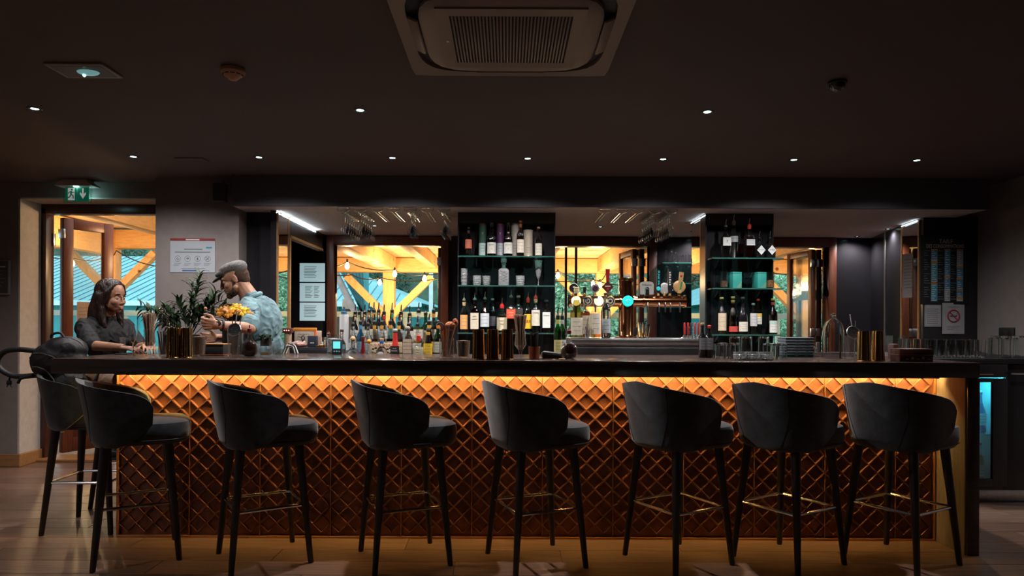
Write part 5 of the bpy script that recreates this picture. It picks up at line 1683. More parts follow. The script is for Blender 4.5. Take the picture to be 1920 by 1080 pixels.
# copper cup of black things, black cloth, citrus dish
t = thing('copper_cup', 'brown copper cup in a glass sleeve with black napkins', 'cup', (cx_(1002, 4.10), 4.10, ZT_))
MB().lathe([(.026, 0), (.030, .004), (.036, .075), (.034, .075), (.028, .008), (0, .007)], 22, cap=False).build('cup', mat('matt_copper', (.30, .10, .05), .4, .6), t)
for k in range(6):
    a = k * pi / 3
    MB().prism([(-.014, .012), (.014, .012), (.022, .145 + .01 * (k % 3)), (-.020, .15)], .0025, 'y', -.001).build('napkin', m_blackm, t, False, loc=(.014 * cos(a), .014 * sin(a), 0), rot=(0, 0, a + pi / 2))
t = thing('bar_cloth', 'folded black cloth lying beside the bitters bottle', 'cloth', (cx_(1038, 4.18), 4.16, ZT_))
mb = MB().cbox(-.075, .075, -.05, .05, 0, .045, .015)
mb.v = [(x, y, z * (1 + .3 * noise.noise((x * 20, y * 20, 1)) - .25 * (x + .07) / .15)) for x, y, z in mb.v]
mb.build('folded_layers', m_blackm, t)
MB().cbox(-.085, .08, -.055, .056, -.0, .004, .001).build('mat_underlay', m_red, t)
t = thing('citrus_dish', 'tiny dish with a dried citrus slice in front of the bitters bottle', 'dish', (cx_(1054, 3.97), 3.965, ZT_))
MB().lathe([(.018, 0), (.024, .008), (.022, .008), (.016, .003), (0, .003)], 18, cap=False).build('dish', g_thin, t)
MB().lathe([(0, .005), (.019, .005), (.019, .009), (0, .009)], 18).build('slice', labmat((.70, .40, .15)), t)
for px, d, lb, c in ((1046, 4.62, 'wine bottle with yellow neck label left of the steel station', (.62, .52, .10)), (1054, 4.70, 'wine bottle with grey label and dark capsule left of the steel station', (.50, .52, .52))):
    B((cx_(px, d), d, ZT_), 'slim', lb, 'green', 'wine', .8, c if px == 1054 else (.55, .5, .2), (.08, .42), 'kpour', scale=.82, band=c)

# right half of the bar
for px, cpc, lb in ((1317, (.60, .40, .22), 'dark red wine bottle with cork on the bar, left one of the pair'), (1330, (.72, .04, .02), 'dark red wine bottle with bright red capsule on the bar, right one of the pair')):
    t = B((cx_(px, 4.40), 4.40, ZT_), 'wine', lb, 'black', None, 0, (.16, .17, .19), (.25, .62), 'cork' if px == 1317 else None, cpc, scale=.66, foil=None if px == 1317 else cpc)


def copies(proto_fn, spots, labels, group):
    """first built, the others copied; every one gets its own label"""
    p0 = None
    for i_, (x, y, z) in enumerate(spots):
        if p0 is None:
            p0 = proto_fn((x, y, z)); tag(p0, labels[0], None, group)
        else:
            dup(p0, (x, y, z), 0, labels[i_], group)


def row(pxs, d): return [(cx_(p, d), d, ZT_) for p in pxs]


copies(lambda p: tumbler(p, .034, .095, '-', .90, flip=True), row((1349, 1370, 1448, 1466), 4.24) + row((1356, 1378, 1440, 1460), 4.42),
       ['upturned water tumbler right of the wine bottles, %s in the front row' % o_ for o_ in ords[:4]] + ['upturned water tumbler right of the wine bottles, %s in the second row' % o_ for o_ in ords[:4]], 'upturned tumblers by the wine bottles')
copies(lambda p: tumbler(p, .0375, .135, '-', .92, flip=True), row((1378, 1400, 1432), 4.60), ['tall upturned glass behind the water tumblers, %s of three' % o_ for o_ in ('left', 'middle', 'right')], 'tall upturned glasses')
copies(lambda p: tumbler(p, .039, .050, '-', .95, cut=True), row((1388, 1413, 1438), 4.07), ['low cut glass dish before the water tumblers, %s of three' % o_ for o_ in ('left', 'middle', 'right')], 'low glass dishes')
m_tray = mat('blue_grey_plastic', (.12, .15, .18), .5, var=.1)
for k in range(7):
    t = thing('bar_tray', 'blue grey plastic crate, %s from the bottom of the stack' % ords[k] if k else 'dark green plastic crate at the bottom of the stack', 'tray', (cx_(1489, 4.62), 4.60, ZT_ + k * .0187), 0, 'stacked plastic trays')
    MB().cbox(-.092, .092, -.07, .07, 0, .0115, .002).cbox(-.095, .095, -.073, .073, .0115, .0180, .002).build('tray', m_tray if k else labmat((.01, .06, .05)), t)
    for x in (-.02, .045):
        MB().cbox(x - .013, x + .013, -.0745, -.0735, .004, .011, .001).build('notch', m_blackm, t)
t = thing('faucet', 'small chrome bar faucet behind the glass cloche', 'faucet', (cx_(1532, 4.7), 4.72, ZT_))
MB().tube([(0, 0, 0), (0, 0, .05), (-.01, -.01, .062), (-.035, -.02, .050), (-.055, -.03, .012)], .006, 8).build('spout', m_chrome, t)
MB().cbox(.004, .026, -.008, .008, .03, .095, .004).build('lever', m_steel, t)
MB().lathe([(.016, 0), (.014, .008)], 16).build('foot', m_chrome, t)
t = thing('steel_tray', 'low steel rim tray behind the right cloche', 'tray', (cx_(1556, 4.68), 4.66, ZT_))
MB().cbox(-.135, .135, -.04, .04, 0, .005, .001).cbox(-.135, .135, -.04, -.035, .005, .028, .001).cbox(-.135, .135, .035, .04, .005, .028, .001).build('pan', m_steel, t)
t = thing('clear_box', 'clear acrylic box of dark napkins right of the gold tins', 'box', (cx_(1677, 4.18), 4.16, ZT_))
MB().box(-.044, -.042, -.04, .04, 0, .150).box(.042, .044, -.04, .04, 0, .150).box(-.044, .044, -.042, -.04, 0, .150).box(-.044, .044, .04, .042, 0, .15).box(-.044, .044, -.042, .042, 0, .003).build('walls', g_thin, t, False)
MB().cbox(-.036, .0, -.034, .034, .004, .10, .01).build('napkins', labmat((.10, .02, .02)), t)
t = thing('wooden_box', 'dark wooden box with gold print at the right end of the bar', 'box', (cx_(1711, 4.02), 4.03, ZT_), R(-3))
MB().cbox(-.095, .095, -.055, .055, 0, .075, .003).build('body', m_dkred, t)
MB().cbox(-.097, .097, -.057, .057, .038, .041, .001).build('lid_line', m_brass, t)
for k in range(5):
    MB().box(-.06 + k * .03, -.045 + k * .03, -.0566, -.0556, .014, .018 + .012 * (k % 2)).build('print', m_ink_g, t, False)
# rows of tumblers at the right end

# ------------------------------------------------------------------ people
def capsule(mb, p0, p1, r0, r1=None, n=14):
    p0, p1 = Vector(p0), Vector(p1)
    r1 = r0 if r1 is None else r1
    d = (p1 - p0)
    L = d.length
    d = d / max(L, 1e-6)
    pts, rs = [], []
    for k in range(5):
        a = (pi / 2) * (1 - k / 4)
        pts.append(p0 - d * r0 * sin(a)); rs.append(max(.0004, r0 * cos(a)))
    for k in range(1, 4):
        u = k / 4
        pts.append(p0 + d * L * u); rs.append(r0 + (r1 - r0) * u)
    for k in range(5):
        a = (pi / 2) * k / 4
        pts.append(p1 + d * r1 * sin(a)); rs.append(max(.0004, r1 * cos(a)))
    mb.tube(pts, rs, n)


def ell(mb, c, rad, rot=None):
    mb.ball(c, 1.0, 20, 14, rad, rot)


def organic(name, mb, m, parent, voxel=.007, iters=4, disp=None, factor=.5):
    """union of closed shapes turned into one smooth continuous surface"""
    me = bpy.data.meshes.new(name)
    me.from_pydata(mb.v, [], mb.f)
    bm = bmesh.new(); bm.from_mesh(me)
    bmesh.ops.remove_doubles(bm, verts=bm.verts[:], dist=1e-6)
    bmesh.ops.recalc_face_normals(bm, faces=bm.faces[:])
    bm.to_mesh(me); bm.free()
    o = bpy.data.objects.new(name, me)
    COL.objects.link(o)
    r = o.modifiers.new('r', 'REMESH'); r.mode = 'VOXEL'; r.voxel_size = voxel
    s = o.modifiers.new('s', 'SMOOTH'); s.iterations = iters; s.factor = factor
    dg = bpy.context.evaluated_depsgraph_get()
    me2 = bpy.data.meshes.new_from_object(o.evaluated_get(dg))
    bpy.data.objects.remove(o); bpy.data.meshes.remove(me)
    me2.name = name
    if disp:
        ns = [v.normal.copy() for v in me2.vertices]
        for v, n_ in zip(me2.vertices, ns):
            v.co += n_ * disp(v.co)
        bm = bmesh.new(); bm.from_mesh(me2)
        bmesh.ops.smooth_vert(bm, verts=bm.verts[:], factor=.5, use_axis_x=True, use_axis_y=True, use_axis_z=True)
        bm.to_mesh(me2); bm.free()
    me2.materials.clear()
    me2.materials.append(m)
    me2.polygons.foreach_set('use_smooth', [True] * len(me2.polygons))
    return link(name, me2, parent)


def hand(mb, wrist, d, thumb, palm, curls, sc=1.0, tcurl=.4):
    """palm and five separate fingers; d = pointing dir, thumb = thumb side, palm = palm normal"""
    d, thumb, palm = Vector(d).normalized(), Vector(thumb).normalized(), Vector(palm).normalized()
    w = Vector(wrist)
    for k in range(4):
        off = thumb * (.030 - .020 * k) * sc
        capsule(mb, w + off * .65 + d * .012 * sc, w + off + d * (.082 - .004 * abs(k - 1)) * sc, .0135 * sc, .0115 * sc, 10)
    for k, ln in enumerate((.074, .083, .077, .060)):
        off = thumb * (.032 - .0215 * k) * sc
        p = w + off + d * (.084 - .004 * abs(k - 1)) * sc
        a = 0
        for j, f in enumerate((.46, .31, .23)):
            a += curls[k] * (1, 1.25, .9)[j]
            q = p + (d * cos(a) + palm * sin(a)) * ln * f * sc + thumb * .0015 * (1.5 - k) * sc
            capsule(mb, p, q, (.0090, .0082, .0076)[j] * sc, (.0082, .0076, .0064)[j] * sc, 10)
            p = q
    p = w + thumb * .022 * sc + d * .022 * sc + palm * .006 * sc
    q = p + (d * .55 + thumb * .75 + palm * .25).normalized() * .042 * sc
    capsule(mb, p, q, .0135 * sc, .0105 * sc, 10)
    r = q + (d * (.85) + thumb * (.5 - tcurl) + palm * tcurl).normalized() * .032 * sc
    capsule(mb, q, r, .0100 * sc, .0090 * sc, 10)
    s = r + (d * .9 + palm * tcurl).normalized() * .024 * sc
    capsule(mb, r, s, .0088 * sc, .0070 * sc, 10)


def head_frame(center, fwd, pitch, roll=0):
    f = Vector(fwd).normalized()
    yaw = math.atan2(f.y, f.x)
    return Matrix.Translation(center) @ Matrix.Rotation(yaw, 4, 'Z') @ Matrix.Rotation(pitch, 4, 'Y') @ Matrix.Rotation(roll, 4, 'X')


def head_shapes(mb, M, fem=False):
    R3 = M.to_3x3()
    def E(c, r): ell(mb, M @ Vector(c), r, R3)
    def C(a, b, r0, r1): capsule(mb, M @ Vector(a), M @ Vector(b), r0, r1, 10)
    E((-.008, 0, .035), (.096, .074, .088))
    E((.030, 0, -.035), (.066, .060, .070))
    E((.052, 0, -.072), (.040, .040, .030))
    if fem:
        E((.073, 0, -.093), (.015, .017, .013))
        E((.070, 0, .030), (.018, .046, .014))
    else:
        E((.080, 0, -.098), (.018, .020, .015))
        E((.074, 0, .028), (.022, .050, .016))
    for s in (-1, 1):
        E((.060, s * .037, -.026), (.028, .024, .026) if fem else (.026, .022, .022))
        E((-.004, s * .074, -.006), (.018, .008, .030))
        E((-.006, s * .078, .012), (.010, .006, .014))
        E((.099, s * .010, -.034), (.009, .007, .007))
        C((.020, s * (.046 if fem else .050), -.056), (.062, s * .016, -.090), .018 if fem else .020, .013 if fem else .015)
    if fem:
        C((.086, 0, .016), (.104, 0, -.026), .0070, .0090)
        E((.106, 0, -.029), (.0095, .009, .008))
    else:
        C((.090, 0, .018), (.110, 0, -.026), .0085, .0110)
        E((.112, 0, -.030), (.011, .010, .009))
    E((.090, 0, -.060), (.013, .023, .0065))
    E((.089, 0, -.071), (.013, .020, .0075))


m_skin = mat('fair_skin', (.50, .25, .16), .5, var=.10, scale=30, sub=.08, bump=.05, bscale=300)
m_skin2 = mat('tan_skin', (.40, .19, .115), .5, var=.10, scale=30, sub=.08, bump=.05, bscale=300)
m_denim = mat('washed_blue_cotton', (.11, .20, .235), .85, var=.22, scale=14, bump=.3, bscale=420, col2=(.16, .27, .31), sheen=.1)
m_blk = mat('black_cotton', (.0045, .0045, .006), .8, var=.3, scale=14, bump=.25, bscale=300)
m_trou = mat('dark_trousers', (.018, .018, .024), .85, var=.3, scale=14, bump=.2, bscale=300)
m_eye = mat('eye_white', (.70, .66, .62), .2, var=0)
m_iris = mat('dark_iris', (.03, .015, .01), .1, var=0)
m_hairb = mat('dark_brown_hair', (.020, .008, .006), .38, var=.5, scale=40, stretch=(1, 1, .15), bump=.8, bscale=120)
m_beard = mat('brown_beard', (.085, .038, .022), .8, var=.4, scale=160, bump=.8, bscale=400)
m_lip = mat('lip', (.36, .11, .09), .45, var=.1)
m_shoe = mat('black_leather', (.015, .013, .013), .35, var=.2)


def face_parts(M, body, lipm, gaze=-.2, brow=m_hairb):
    R3 = M.to_3x3()
    def P(c): return M @ Vector(c)
    for s in (-1, 1):
        ec = Vector((.0742, s * .030, .003)); er = .0122
        e = MB(); e.ball(P(ec), er, 16, 12); e = e.build('eye', m_eye, body)
        MB().ball(P(ec + Vector((.0085, 0, gaze * .005))), .0056, 12, 8, (.75, 1, 1), R3).build('iris', m_iris, e)
        lid = MB()
        for t0, t1 in ((0, 72 - 14 * gaze * -1 if gaze > -.5 else 92), (122, 180)):
            q = MB().lathe([((er + .0011) * sin(R(t)) + 1e-5, (er + .0011) * cos(R(t))) for t in [t0 + (t1 - t0) * j / 6 for j in range(7)]], 18, cap=False)
            lid.add([P(ec + Vector(v)) for v in q.v], q.f)
        lid.build('eyelid', body.data.materials[0], body)
        MB().tube([P((.094 - .010 * abs(k), s * (.030 + .012 * k), .030 + (.004 - .003 * k * k))) for k in (-1.2, -.6, 0, .6, 1.2)], [.002, .0042, .0045, .0042, .0018], 8).build('eyebrow', brow, body)
    ys = [-1, -.7, -.35, 0, .35, .7, 1]
    MB().tube([P((.1025 - .013 * y * y, .023 * y, -.0625 + .006 * y * y)) for y in ys], [.001, .0032, .0042, .0040, .0042, .0032, .001], 8).tube([P((.1018 - .013 * y * y, .021 * y, -.0700 + .008 * y * y)) for y in ys], [.001, .0036, .0050, .0054, .0050, .0036, .001], 8).build('lips', lipm, body)
    return R3


# ---- bartender
bt = MB()
Hc = Vector((-1.985, 4.985, 1.630))
MH = head_frame(Hc, (-.96, -.28, 0), R(24))
head_shapes(bt, MH)
N = Vector((-1.872, 5.02, 1.475))
capsule(bt, MH @ Vector((-.025, 0, -.06)), N, .058, .066)
ell(bt, (-1.81, 5.04, 1.30), (.125, .175, .20))
ell(bt, (-1.79, 5.05, 1.06), (.115, .150, .18))
ell(bt, (-1.79, 5.05, .95), (.12, .165, .12))
Sn, Sf = Vector((-1.835, 4.865, 1.415)), Vector((-1.86, 5.205, 1.41))
En, Wn = Vector((-1.755, 4.665, 1.275)), Vector((-1.915, 4.525, 1.295))
Ef, Wf = Vector((-1.98, 5.21, 1.19)), Vector((-2.13, 5.02, 1.20))
for S, E, Wr in ((Sn, En, Wn), (Sf, Ef, Wf)):
    capsule(bt, S, E, .055, .042); capsule(bt, E, Wr, .043, .028)
hand(bt, Wn, (-.97, -.16, .10), (.05, -.15, 1), (-.1, 1, .1), (.62, .72, .78, .80), 1.0, .35)
hand(bt, Wf, (-.7, -.7, .0), (0, 0, 1), (.6, -.7, 0), (.4, .4, .45, .5), 1.0, .3)
for s, y in ((-1, 4.965), (1, 5.135)):
    capsule(bt, (-1.79, y, .90), (-1.80, y, .50), .085, .058)
    capsule(bt, (-1.80, y, .50), (-1.78, y, .09), .055, .040)
    capsule(bt, (-1.77, y, .05), (-1.94, y, .035), .038, .030)
person1 = organic('person', bt, m_skin, None, .0048, 3)
tag(person1, 'person in a grey flat cap and blue shirt leaning over the bar', 'person')
R3 = face_parts(MH, person1, m_lip, -.6, m_beard)
bd = MB()
ell(bd, MH @ Vector((.050, 0, -.080)), (.046, .049, .034), R3)
ell(bd, MH @ Vector((.080, 0, -.098)), (.026, .027, .024), R3)
for s in (-1, 1):
    capsule(bd, MH @ Vector((.012, s * .060, -.02)), MH @ Vector((.040, s * .044, -.078)), .010, .016, 10)
capsule(bd, MH @ Vector((.097, -.022, -.050)), MH @ Vector((.097, .022, -.050)), .006, .006, 10)
organic('beard', bd, m_beard, person1, .005, 2, lambda c: .0015 * noise.noise(c * 160))
hr = MB()
ell(hr, MH @ Vector((-.030, 0, .018)), (.079, .0765, .075), R3)
ell(hr, MH @ Vector((-.050, 0, -.02)), (.052, .060, .050), R3)
organic('hair', hr, m_beard, person1, .006, 2, lambda c: .0015 * noise.noise(c * 120))
cp = MB()
ell(cp, MH @ Vector((-.012, 0, .082)), (.106, .088, .046), R3)
ell(cp, MH @ Vector((-.045, 0, .070)), (.075, .082, .055), R3)
ell(cp, MH @ Vector((.050, 0, .072)), (.066, .072, .030), R3)
capo = organic('flat_cap', cp, mat('grey_tweed', (.13, .12, .125), .9, var=.4, scale=130, col2=(.17, .16, .16), bump=.4, bscale=400), person1, .006, 4, lambda c: .002 * noise.noise(c * 30))
tag(capo, 'grey tweed flat cap')
br = MB()
ell(br, MH @ Vector((.108, 0, .046)), (.046, .062, .0085), (MH @ Matrix.Rotation(R(14), 4, 'Y')).to_3x3())
organic('cap_brim', br, mat('dark_tweed', (.03, .028, .03), .8), capo, .004, 3)
# shirt
sh = MB()
ell(sh, (-1.81, 5.04, 1.31), (.142, .192, .205))
ell(sh, (-1.785, 5.05, 1.07), (.142, .178, .20))
capsule(sh, (-1.845, 4.88, 1.42), (-1.865, 5.19, 1.42), .078, .078)
capsule(sh, (-1.86, 5.02, 1.44), (-1.885, 5.015, 1.495), .085, .072)
capsule(sh, Sn, Sn.lerp(En, .80), .078, .064)
capsule(sh, Sf, Sf.lerp(Ef, .80), .078, .064)


def wrinkle(amp, f=1.0, sw=(1, 1, 1)):
    def fn(c):
        p = Vector((c.x * 9 * f, c.y * 9 * f, c.z * 5 * f))
        a = noise.noise(p + Vector((noise.noise(c * 14) * 1.4, 0, noise.noise(c * 11 + Vector((5, 5, 5))) * 1.4)))
        r = 1 - abs(a) * 2.6
        return amp * (max(0, r) ** 2 - .35) + amp * .25 * noise.noise(c * 45)
    return fn


shirt = organic('shirt', sh, m_denim, person1, .0065, 5, wrinkle(.0085, 1.5))
q = Sn.lerp(En, .80)
cf = MB(); capsule(cf, q + (En - Sn) * -.05, q + (En - Sn) * .06, .069, .066)
organic('rolled_cuff', cf, m_denim, shirt, .006, 2, wrinkle(.005))
q2 = Sf.lerp(Ef, .80)
cf = MB(); capsule(cf, q2 + (Ef - Sf) * -.05, q2 + (Ef - Sf) * .06, .069, .066)
organic('rolled_cuff', cf, m_denim, shirt, .006, 2, wrinkle(.005))
# collar stand
cl = MB()
axis = (Vector((-1.905, 5.012, 1.525)) - Vector((-1.872, 5.02, 1.470))).normalized()
cpt = Vector((-1.876, 5.018, 1.492))
uu = axis.cross(Vector((0, 1, 0))).normalized(); vv = axis.cross(uu)
cl.tube([cpt + (uu * cos(a) + vv * sin(a)) * .073 for a in [R(k) for k in range(0, 360, 15)]], .016, 8, closed=True)
cl.build('collar', m_denim, shirt)
tr = MB()
ell(tr, (-1.79, 5.05, .95), (.135, .182, .13))
for y in (4.965, 5.135):
    capsule(tr, (-1.79, y, .90), (-1.80, y, .50), .098, .075)
    capsule(tr, (-1.80, y, .50), (-1.78, y, .12), .072, .062)
organic('trousers', tr, m_trou, person1, .010, 4, wrinkle(.006))
for y in (4.965, 5.135):
    so = MB(); capsule(so, (-1.75, y, .05), (-1.95, y, .042), .047, .040); so.box(-1.99, -1.72, y - .045, y + .045, .002, .020)
    organic('shoe', so, m_shoe, person1, .008, 3)
wt = Wn.lerp(En, .13)
wa = (En - Wn).normalized(); ua = wa.cross(Vector((0, 0, 1))).normalized(); va = wa.cross(ua)
w_o = MB().tube([wt + (ua * cos(a) + va * sin(a)) * .033 for a in [R(k) for k in range(0, 360, 20)]], .0075, 8, closed=True).build('wristwatch', m_blackm, person1)
MB().lathe([(0, 0), (.018, 0), (.018, .008), (.015, .010), (0, .010)], 20).build('watch_case', m_blackm, w_o, loc=wt + Vector((-.01, -.030, .012)), rot=(R(80), 0, 0))
# the garnish in the hand
gp = Wn + Vector((-.095, .030, .075))
gs = thing('garnish_pick', 'small orange garnish on a pick held by the bartender', 'garnish', gp)
MB().tube([(0, 0, -.055), (0, 0, .03)], .0018, 6).build('pick', m_base, gs)
MB().ball((0, 0, .036), .010, 12, 8).build('berry', labmat((.70, .30, .10)), gs)
MB().ball((.002, 0, .018), .012, 12, 8, (1, 1, .8)).build('olive', labmat((.03, .03, .05)), gs)

# ---- seated woman
wm = MB()
Hw = Vector((-2.842, 4.905, 1.492))
MW = head_frame(Hw, (.975, -.22, 0), R(8))
head_shapes(wm, MW, True)
Nw = Vector((-2.885, 4.925, 1.335))
capsule(wm, MW @ Vector((-.025, 0, -.06)), Nw, .050, .058)
ell(wm, (-2.885, 4.935, 1.16), (.105, .155, .17))
ell(wm, (-2.875, 4.955, .97), (.105, .145, .14))
ell(wm, (-2.86, 4.975, .875), (.13, .175, .095))
Sn2, Sf2 = Vector((-2.945, 4.77, 1.275)), Vector((-2.85, 5.09, 1.275))
En2, Wn2 = Vector((-2.825, 4.645, 1.152)), Vector((-2.600, 4.615, 1.140))
Ef2, Wf2 = Vector((-2.70, 5.02, 1.125)), Vector((-2.545, 4.82, 1.150))
capsule(wm, Sn2, En2, .046, .037); capsule(wm, En2, Wn2, .037, .025)
capsule(wm, Sf2, Ef2, .046, .037); capsule(wm, Ef2, Wf2, .037, .025)
hand(wm, Wn2, (1, -.05, -.10), (.1, 1, .12), (0, .12, -1), (.22, .25, .28, .3), .92, .2)
hand(wm, Wf2, (.55, -.75, -.12), (-.8, -.5, .1), (0, 0, -1), (.22, .25, .28, .3), .92, .2)
for y in (4.90, 5.06):
    capsule(wm, (-2.86, y, .865), (-2.50, y, .845), .078, .056)
    capsule(wm, (-2.50, y, .845), (-2.80, y, .415), .052, .036)
    capsule(wm, (-2.81, y, .385), (-2.66, y, .365), .032, .026)
person2 = organic('person', wm, m_skin2, None, .0048, 3)
tag(person2, 'person with long dark hair in a black blouse seated at the bar end', 'person')
R3w = face_parts(MW, person2, mat('lip_rose', (.34, .11, .085), .4, var=.1), 0)
bl = MB()
ell(bl, (-2.888, 4.935, 1.17), (.122, .170, .175))
ell(bl, (-2.875, 4.955, .98), (.122, .165, .16))
capsule(bl, (-2.935, 4.79, 1.285), (-2.86, 5.075, 1.285), .062, .062)
capsule(bl, Sn2, Sn2.lerp(En2, .95), .067, .058)
capsule(bl, Sf2, Sf2.lerp(Ef2, .95), .067, .058)
capsule(bl, Nw + Vector((-.01, .004, -.05)), Nw + Vector((0, 0, -.01)), .080, .066)
blouse = organic('blouse', bl, m_blk, person2, .0065, 5, wrinkle(.009))
MB().prism([(-.022, 0), (.022, 0), (.018, -.06), (0, -.085), (-.018, -.06)], .006, 'y', -.003).build('brooch', mat('silver_leaf', (.30, .30, .31), .35, .7, var=.4, scale=60), blouse, False, loc=(-2.735, 4.86, 1.205), rot=(0, 0, R(55)))
pt_ = MB()
ell(pt_, (-2.86, 4.975, .895), (.150, .192, .095))
for y in (4.90, 5.06):
    capsule(pt_, (-2.86, y, .870), (-2.50, y, .850), .088, .068)
    capsule(pt_, (-2.50, y, .850), (-2.79, y, .44), .066, .050)
organic('trousers', pt_, m_trou, person2, .009, 4, wrinkle(.006))
for y in (4.90, 5.06):
    so = MB(); capsule(so, (-2.83, y, .378), (-2.65, y, .362), .042, .034)
    so.box(-2.86, -2.615, y - .036, y + .036, .325, .338)
    s_o = organic('shoe', so, m_shoe, person2, .008, 2)
hr = MB()
ell(hr, MW @ Vector((-.030, 0, .045)), (.095, .086, .090), R3w)
ell(hr, MW @ Vector((-.050, 0, -.02)), (.075, .088, .105), R3w)
ell(hr, MW @ Vector((.008, 0, .092)), (.052, .068, .038), R3w)
for s in (-1, 1):
    pts = [MW @ Vector((.042, s * .040, .092)), MW @ Vector((.026, s * .074, .035)), MW @ Vector((-.004, s * .080, -.06)), MW @ Vector((.014, s * .084, -.15)), MW @ Vector((.045, s * .076, -.21))]
    rs = [.016, .022, .030, .030, .016]
    for a, b, ra, rb in zip(pts, pts[1:], rs, rs[1:]):
        capsule(hr, a, b, ra, rb)
    pts = [MW @ Vector((-.035, s * .065, .0)), MW @ Vector((-.050, s * .075, -.10)), MW @ Vector((-.045, s * .085, -.19)), MW @ Vector((-.020, s * .09, -.25))]
    for a, b, ra, rb in zip(pts, pts[1:], (.045, .046, .040), (.046, .040, .020)):
        capsule(hr, a, b, ra, rb)
ell(hr, MW @ Vector((-.085, 0, -.11)), (.045, .080, .12), R3w)


def strands(c):
    l = MW.inverted() @ c
    a = math.atan2(l.y, l.x + .03)
    return .0020 * sin(a * 46 + 5 * noise.noise(Vector((l.z * 14, a * 2, 0))) + l.z * 22) + .0025 * noise.noise(c * 22)


organic('hair', hr, m_hairb, person2, .0055, 3, strands)

# ------------------------------------------------------------------ bags on the end stool
bp = MB()
ell(bp, (-2.755, 4.31, .90), (.105, .10, .12))
ell(bp, (-2.84, 4.33, 1.06), (.175, .110, .13))
ell(bp, (-2.80, 4.34, 1.135), (.130, .10, .085))
backpack = thing('backpack', 'black backpack slumped on the end stool against the bar', 'backpack', (-2.84, 4.33, .785))
inv = Matrix.Translation((2.84, -4.33, -.785))
bp.v = [tuple(inv @ Vector(p)) for p in bp.v]
bp.v = [(x, y, max(0, z)) for x, y, z in bp.v]
m_nylon = mat('black_nylon', (.007, .006, .008), .55, var=.3, scale=12, bump=.2, bscale=240)
bpo = organic('body', bp, m_nylon, backpack, .008, 6, wrinkle(.004, .6))
from mathutils.bvhtree import BVHTree
bvh = BVHTree.FromPolygons([v.co for v in bpo.data.vertices], [tuple(q_.vertices) for q_ in bpo.data.polygons])
for zp in ([(-.17, -.06, .30), (-.12, -.12, .345), (-.03, -.14, .34), (.06, -.14, .29), (.11, -.12, .2)], [(-.16, -.10, .22), (-.10, -.13, .235), (-.02, -.14, .21), (.05, -.14, .12)], [(-.10, .0, .40), (-.03, -.03, .43), (.05, -.02, .42), (.13, .0, .36)]):
    MB().tube([bvh.find_nearest(q_)[0] for q_ in cr(zp, 5)], .0045, 6).build('zip', mat('zip_grey', (.07, .065, .065), .4), backpack)
MB().tube(cr([bvh.find_nearest(q_)[0] + Vector((0, 0, .0)) for q_ in ((-.05, -.02, .44), (.05, -.02, .44))] [:1] + [Vector((-.03, -.02, .445)), Vector((.02, -.02, .455)), Vector((.05, -.02, .425))], 5), .008, 8).build('top_handle', m_nylon, backpack)
MB().tube(cr([(-.09, -.02, .335), (-.16, -.03, .345), (-.24, -.03, .350), (-.32, -.03, .335), (-.365, -.03, .285), (-.355, -.03, .235), (-.30, -.03, .195), (-.23, -.03, .180), (-.10, -.02, .19)]), .0165, 12).build('shoulder_strap', m_nylon, backpack)
MB().tube([(-.285, -.03, .185), (-.288, -.035, .155)], .006, 6).cbox(-.302, -.274, -.042, -.028, .128, .155, .003).tube([(-.282, -.035, .13), (-.270, -.035, .112)], .003, 6).tube([(-.292, -.035, .13), (-.304, -.035, .115)], .003, 6).build('buckle', m_blackm, backpack)
MB().tube([(-.13, -.05, .19), (-.20, -.06, .17), (-.215, -.06, .14)], .010, 8).build('loose_strap', m_nylon, backpack)
tb = MB()
ell(tb, (0, 0, .11), (.16, .075, .115))
ell(tb, (.07, 0, .10), (.11, .08, .105))
tb.v = [(x, y, max(0, z)) for x, y, z in tb.v]
bag2 = thing('leather_bag', 'tan leather bag lying beside the backpack on the end stool', 'bag', (-2.72, 4.535, .785))
m_tan = mat('tan_leather', (.26, .135, .07), .55, var=.3, scale=12, bump=.3, bscale=60)
organic('body', tb, m_tan, bag2, .007, 4, wrinkle(.008))
MB().tube([(-.10, -.075, .05), (-.085, -.080, .14), (-.05, -.05, .215)], .008, 8).tube([(.03, -.088, .03), (.035, -.085, .14), (.04, -.04, .205)], .007, 8).build('strap', m_blackm, bag2)
MB().tube([(-.13, -.06, .12), (-.15, -.075, .09), (-.14, -.08, .06), (-.12, -.078, .085)], .006, 8, closed=True).build('ring', m_chrome, bag2)

# ------------------------------------------------------------------ plants on the bar
m_leaf = mat('olive_leaf', (.018, .045, .016), .55, var=.4, scale=12, col2=(.035, .075, .026), spec=.25)
m_stem = mat('green_stem', (.035, .045, .02), .7)
leaf_me = []
for L, wd in ((.085, .025), (.070, .023), (.098, .027)):
    vs_, fs = [], []
    for k in range(6):
        u = k / 5
        w2 = wd * .5 * sin(pi * (u * .92 + .06)) ** .8
        z = .012 * sin(u * pi) - .014 * u * u
        vs_ += [(L * u, -w2, z + .003), (L * u, 0, z), (L * u, w2, z + .003)]
    for k in range(5):
        a = k * 3
        fs += [(a, a + 3, a + 4, a + 1), (a + 1, a + 4, a + 5, a + 2)]
    me = bpy.data.meshes.new('leaf'); me.from_pydata(vs_, [], fs); me.materials.append(m_leaf)
    me.polygons.foreach_set('use_smooth', [True] * len(me.polygons))
    leaf_me.append(me)
pp = Vector((cx_(352, 4.66), 4.68, ZT_))
plant = thing('potted_plant', 'leafy green potted plant on the bar before the grey pillar', 'plant', pp)
MB().lathe([(.05, 0), (.055, .004), (.065, .115), (.070, .118), (.070, .128), (.060, .128), (.056, .10), (0, .098)], 24).build('pot', m_blackm, plant)
rnd = random.Random(11)
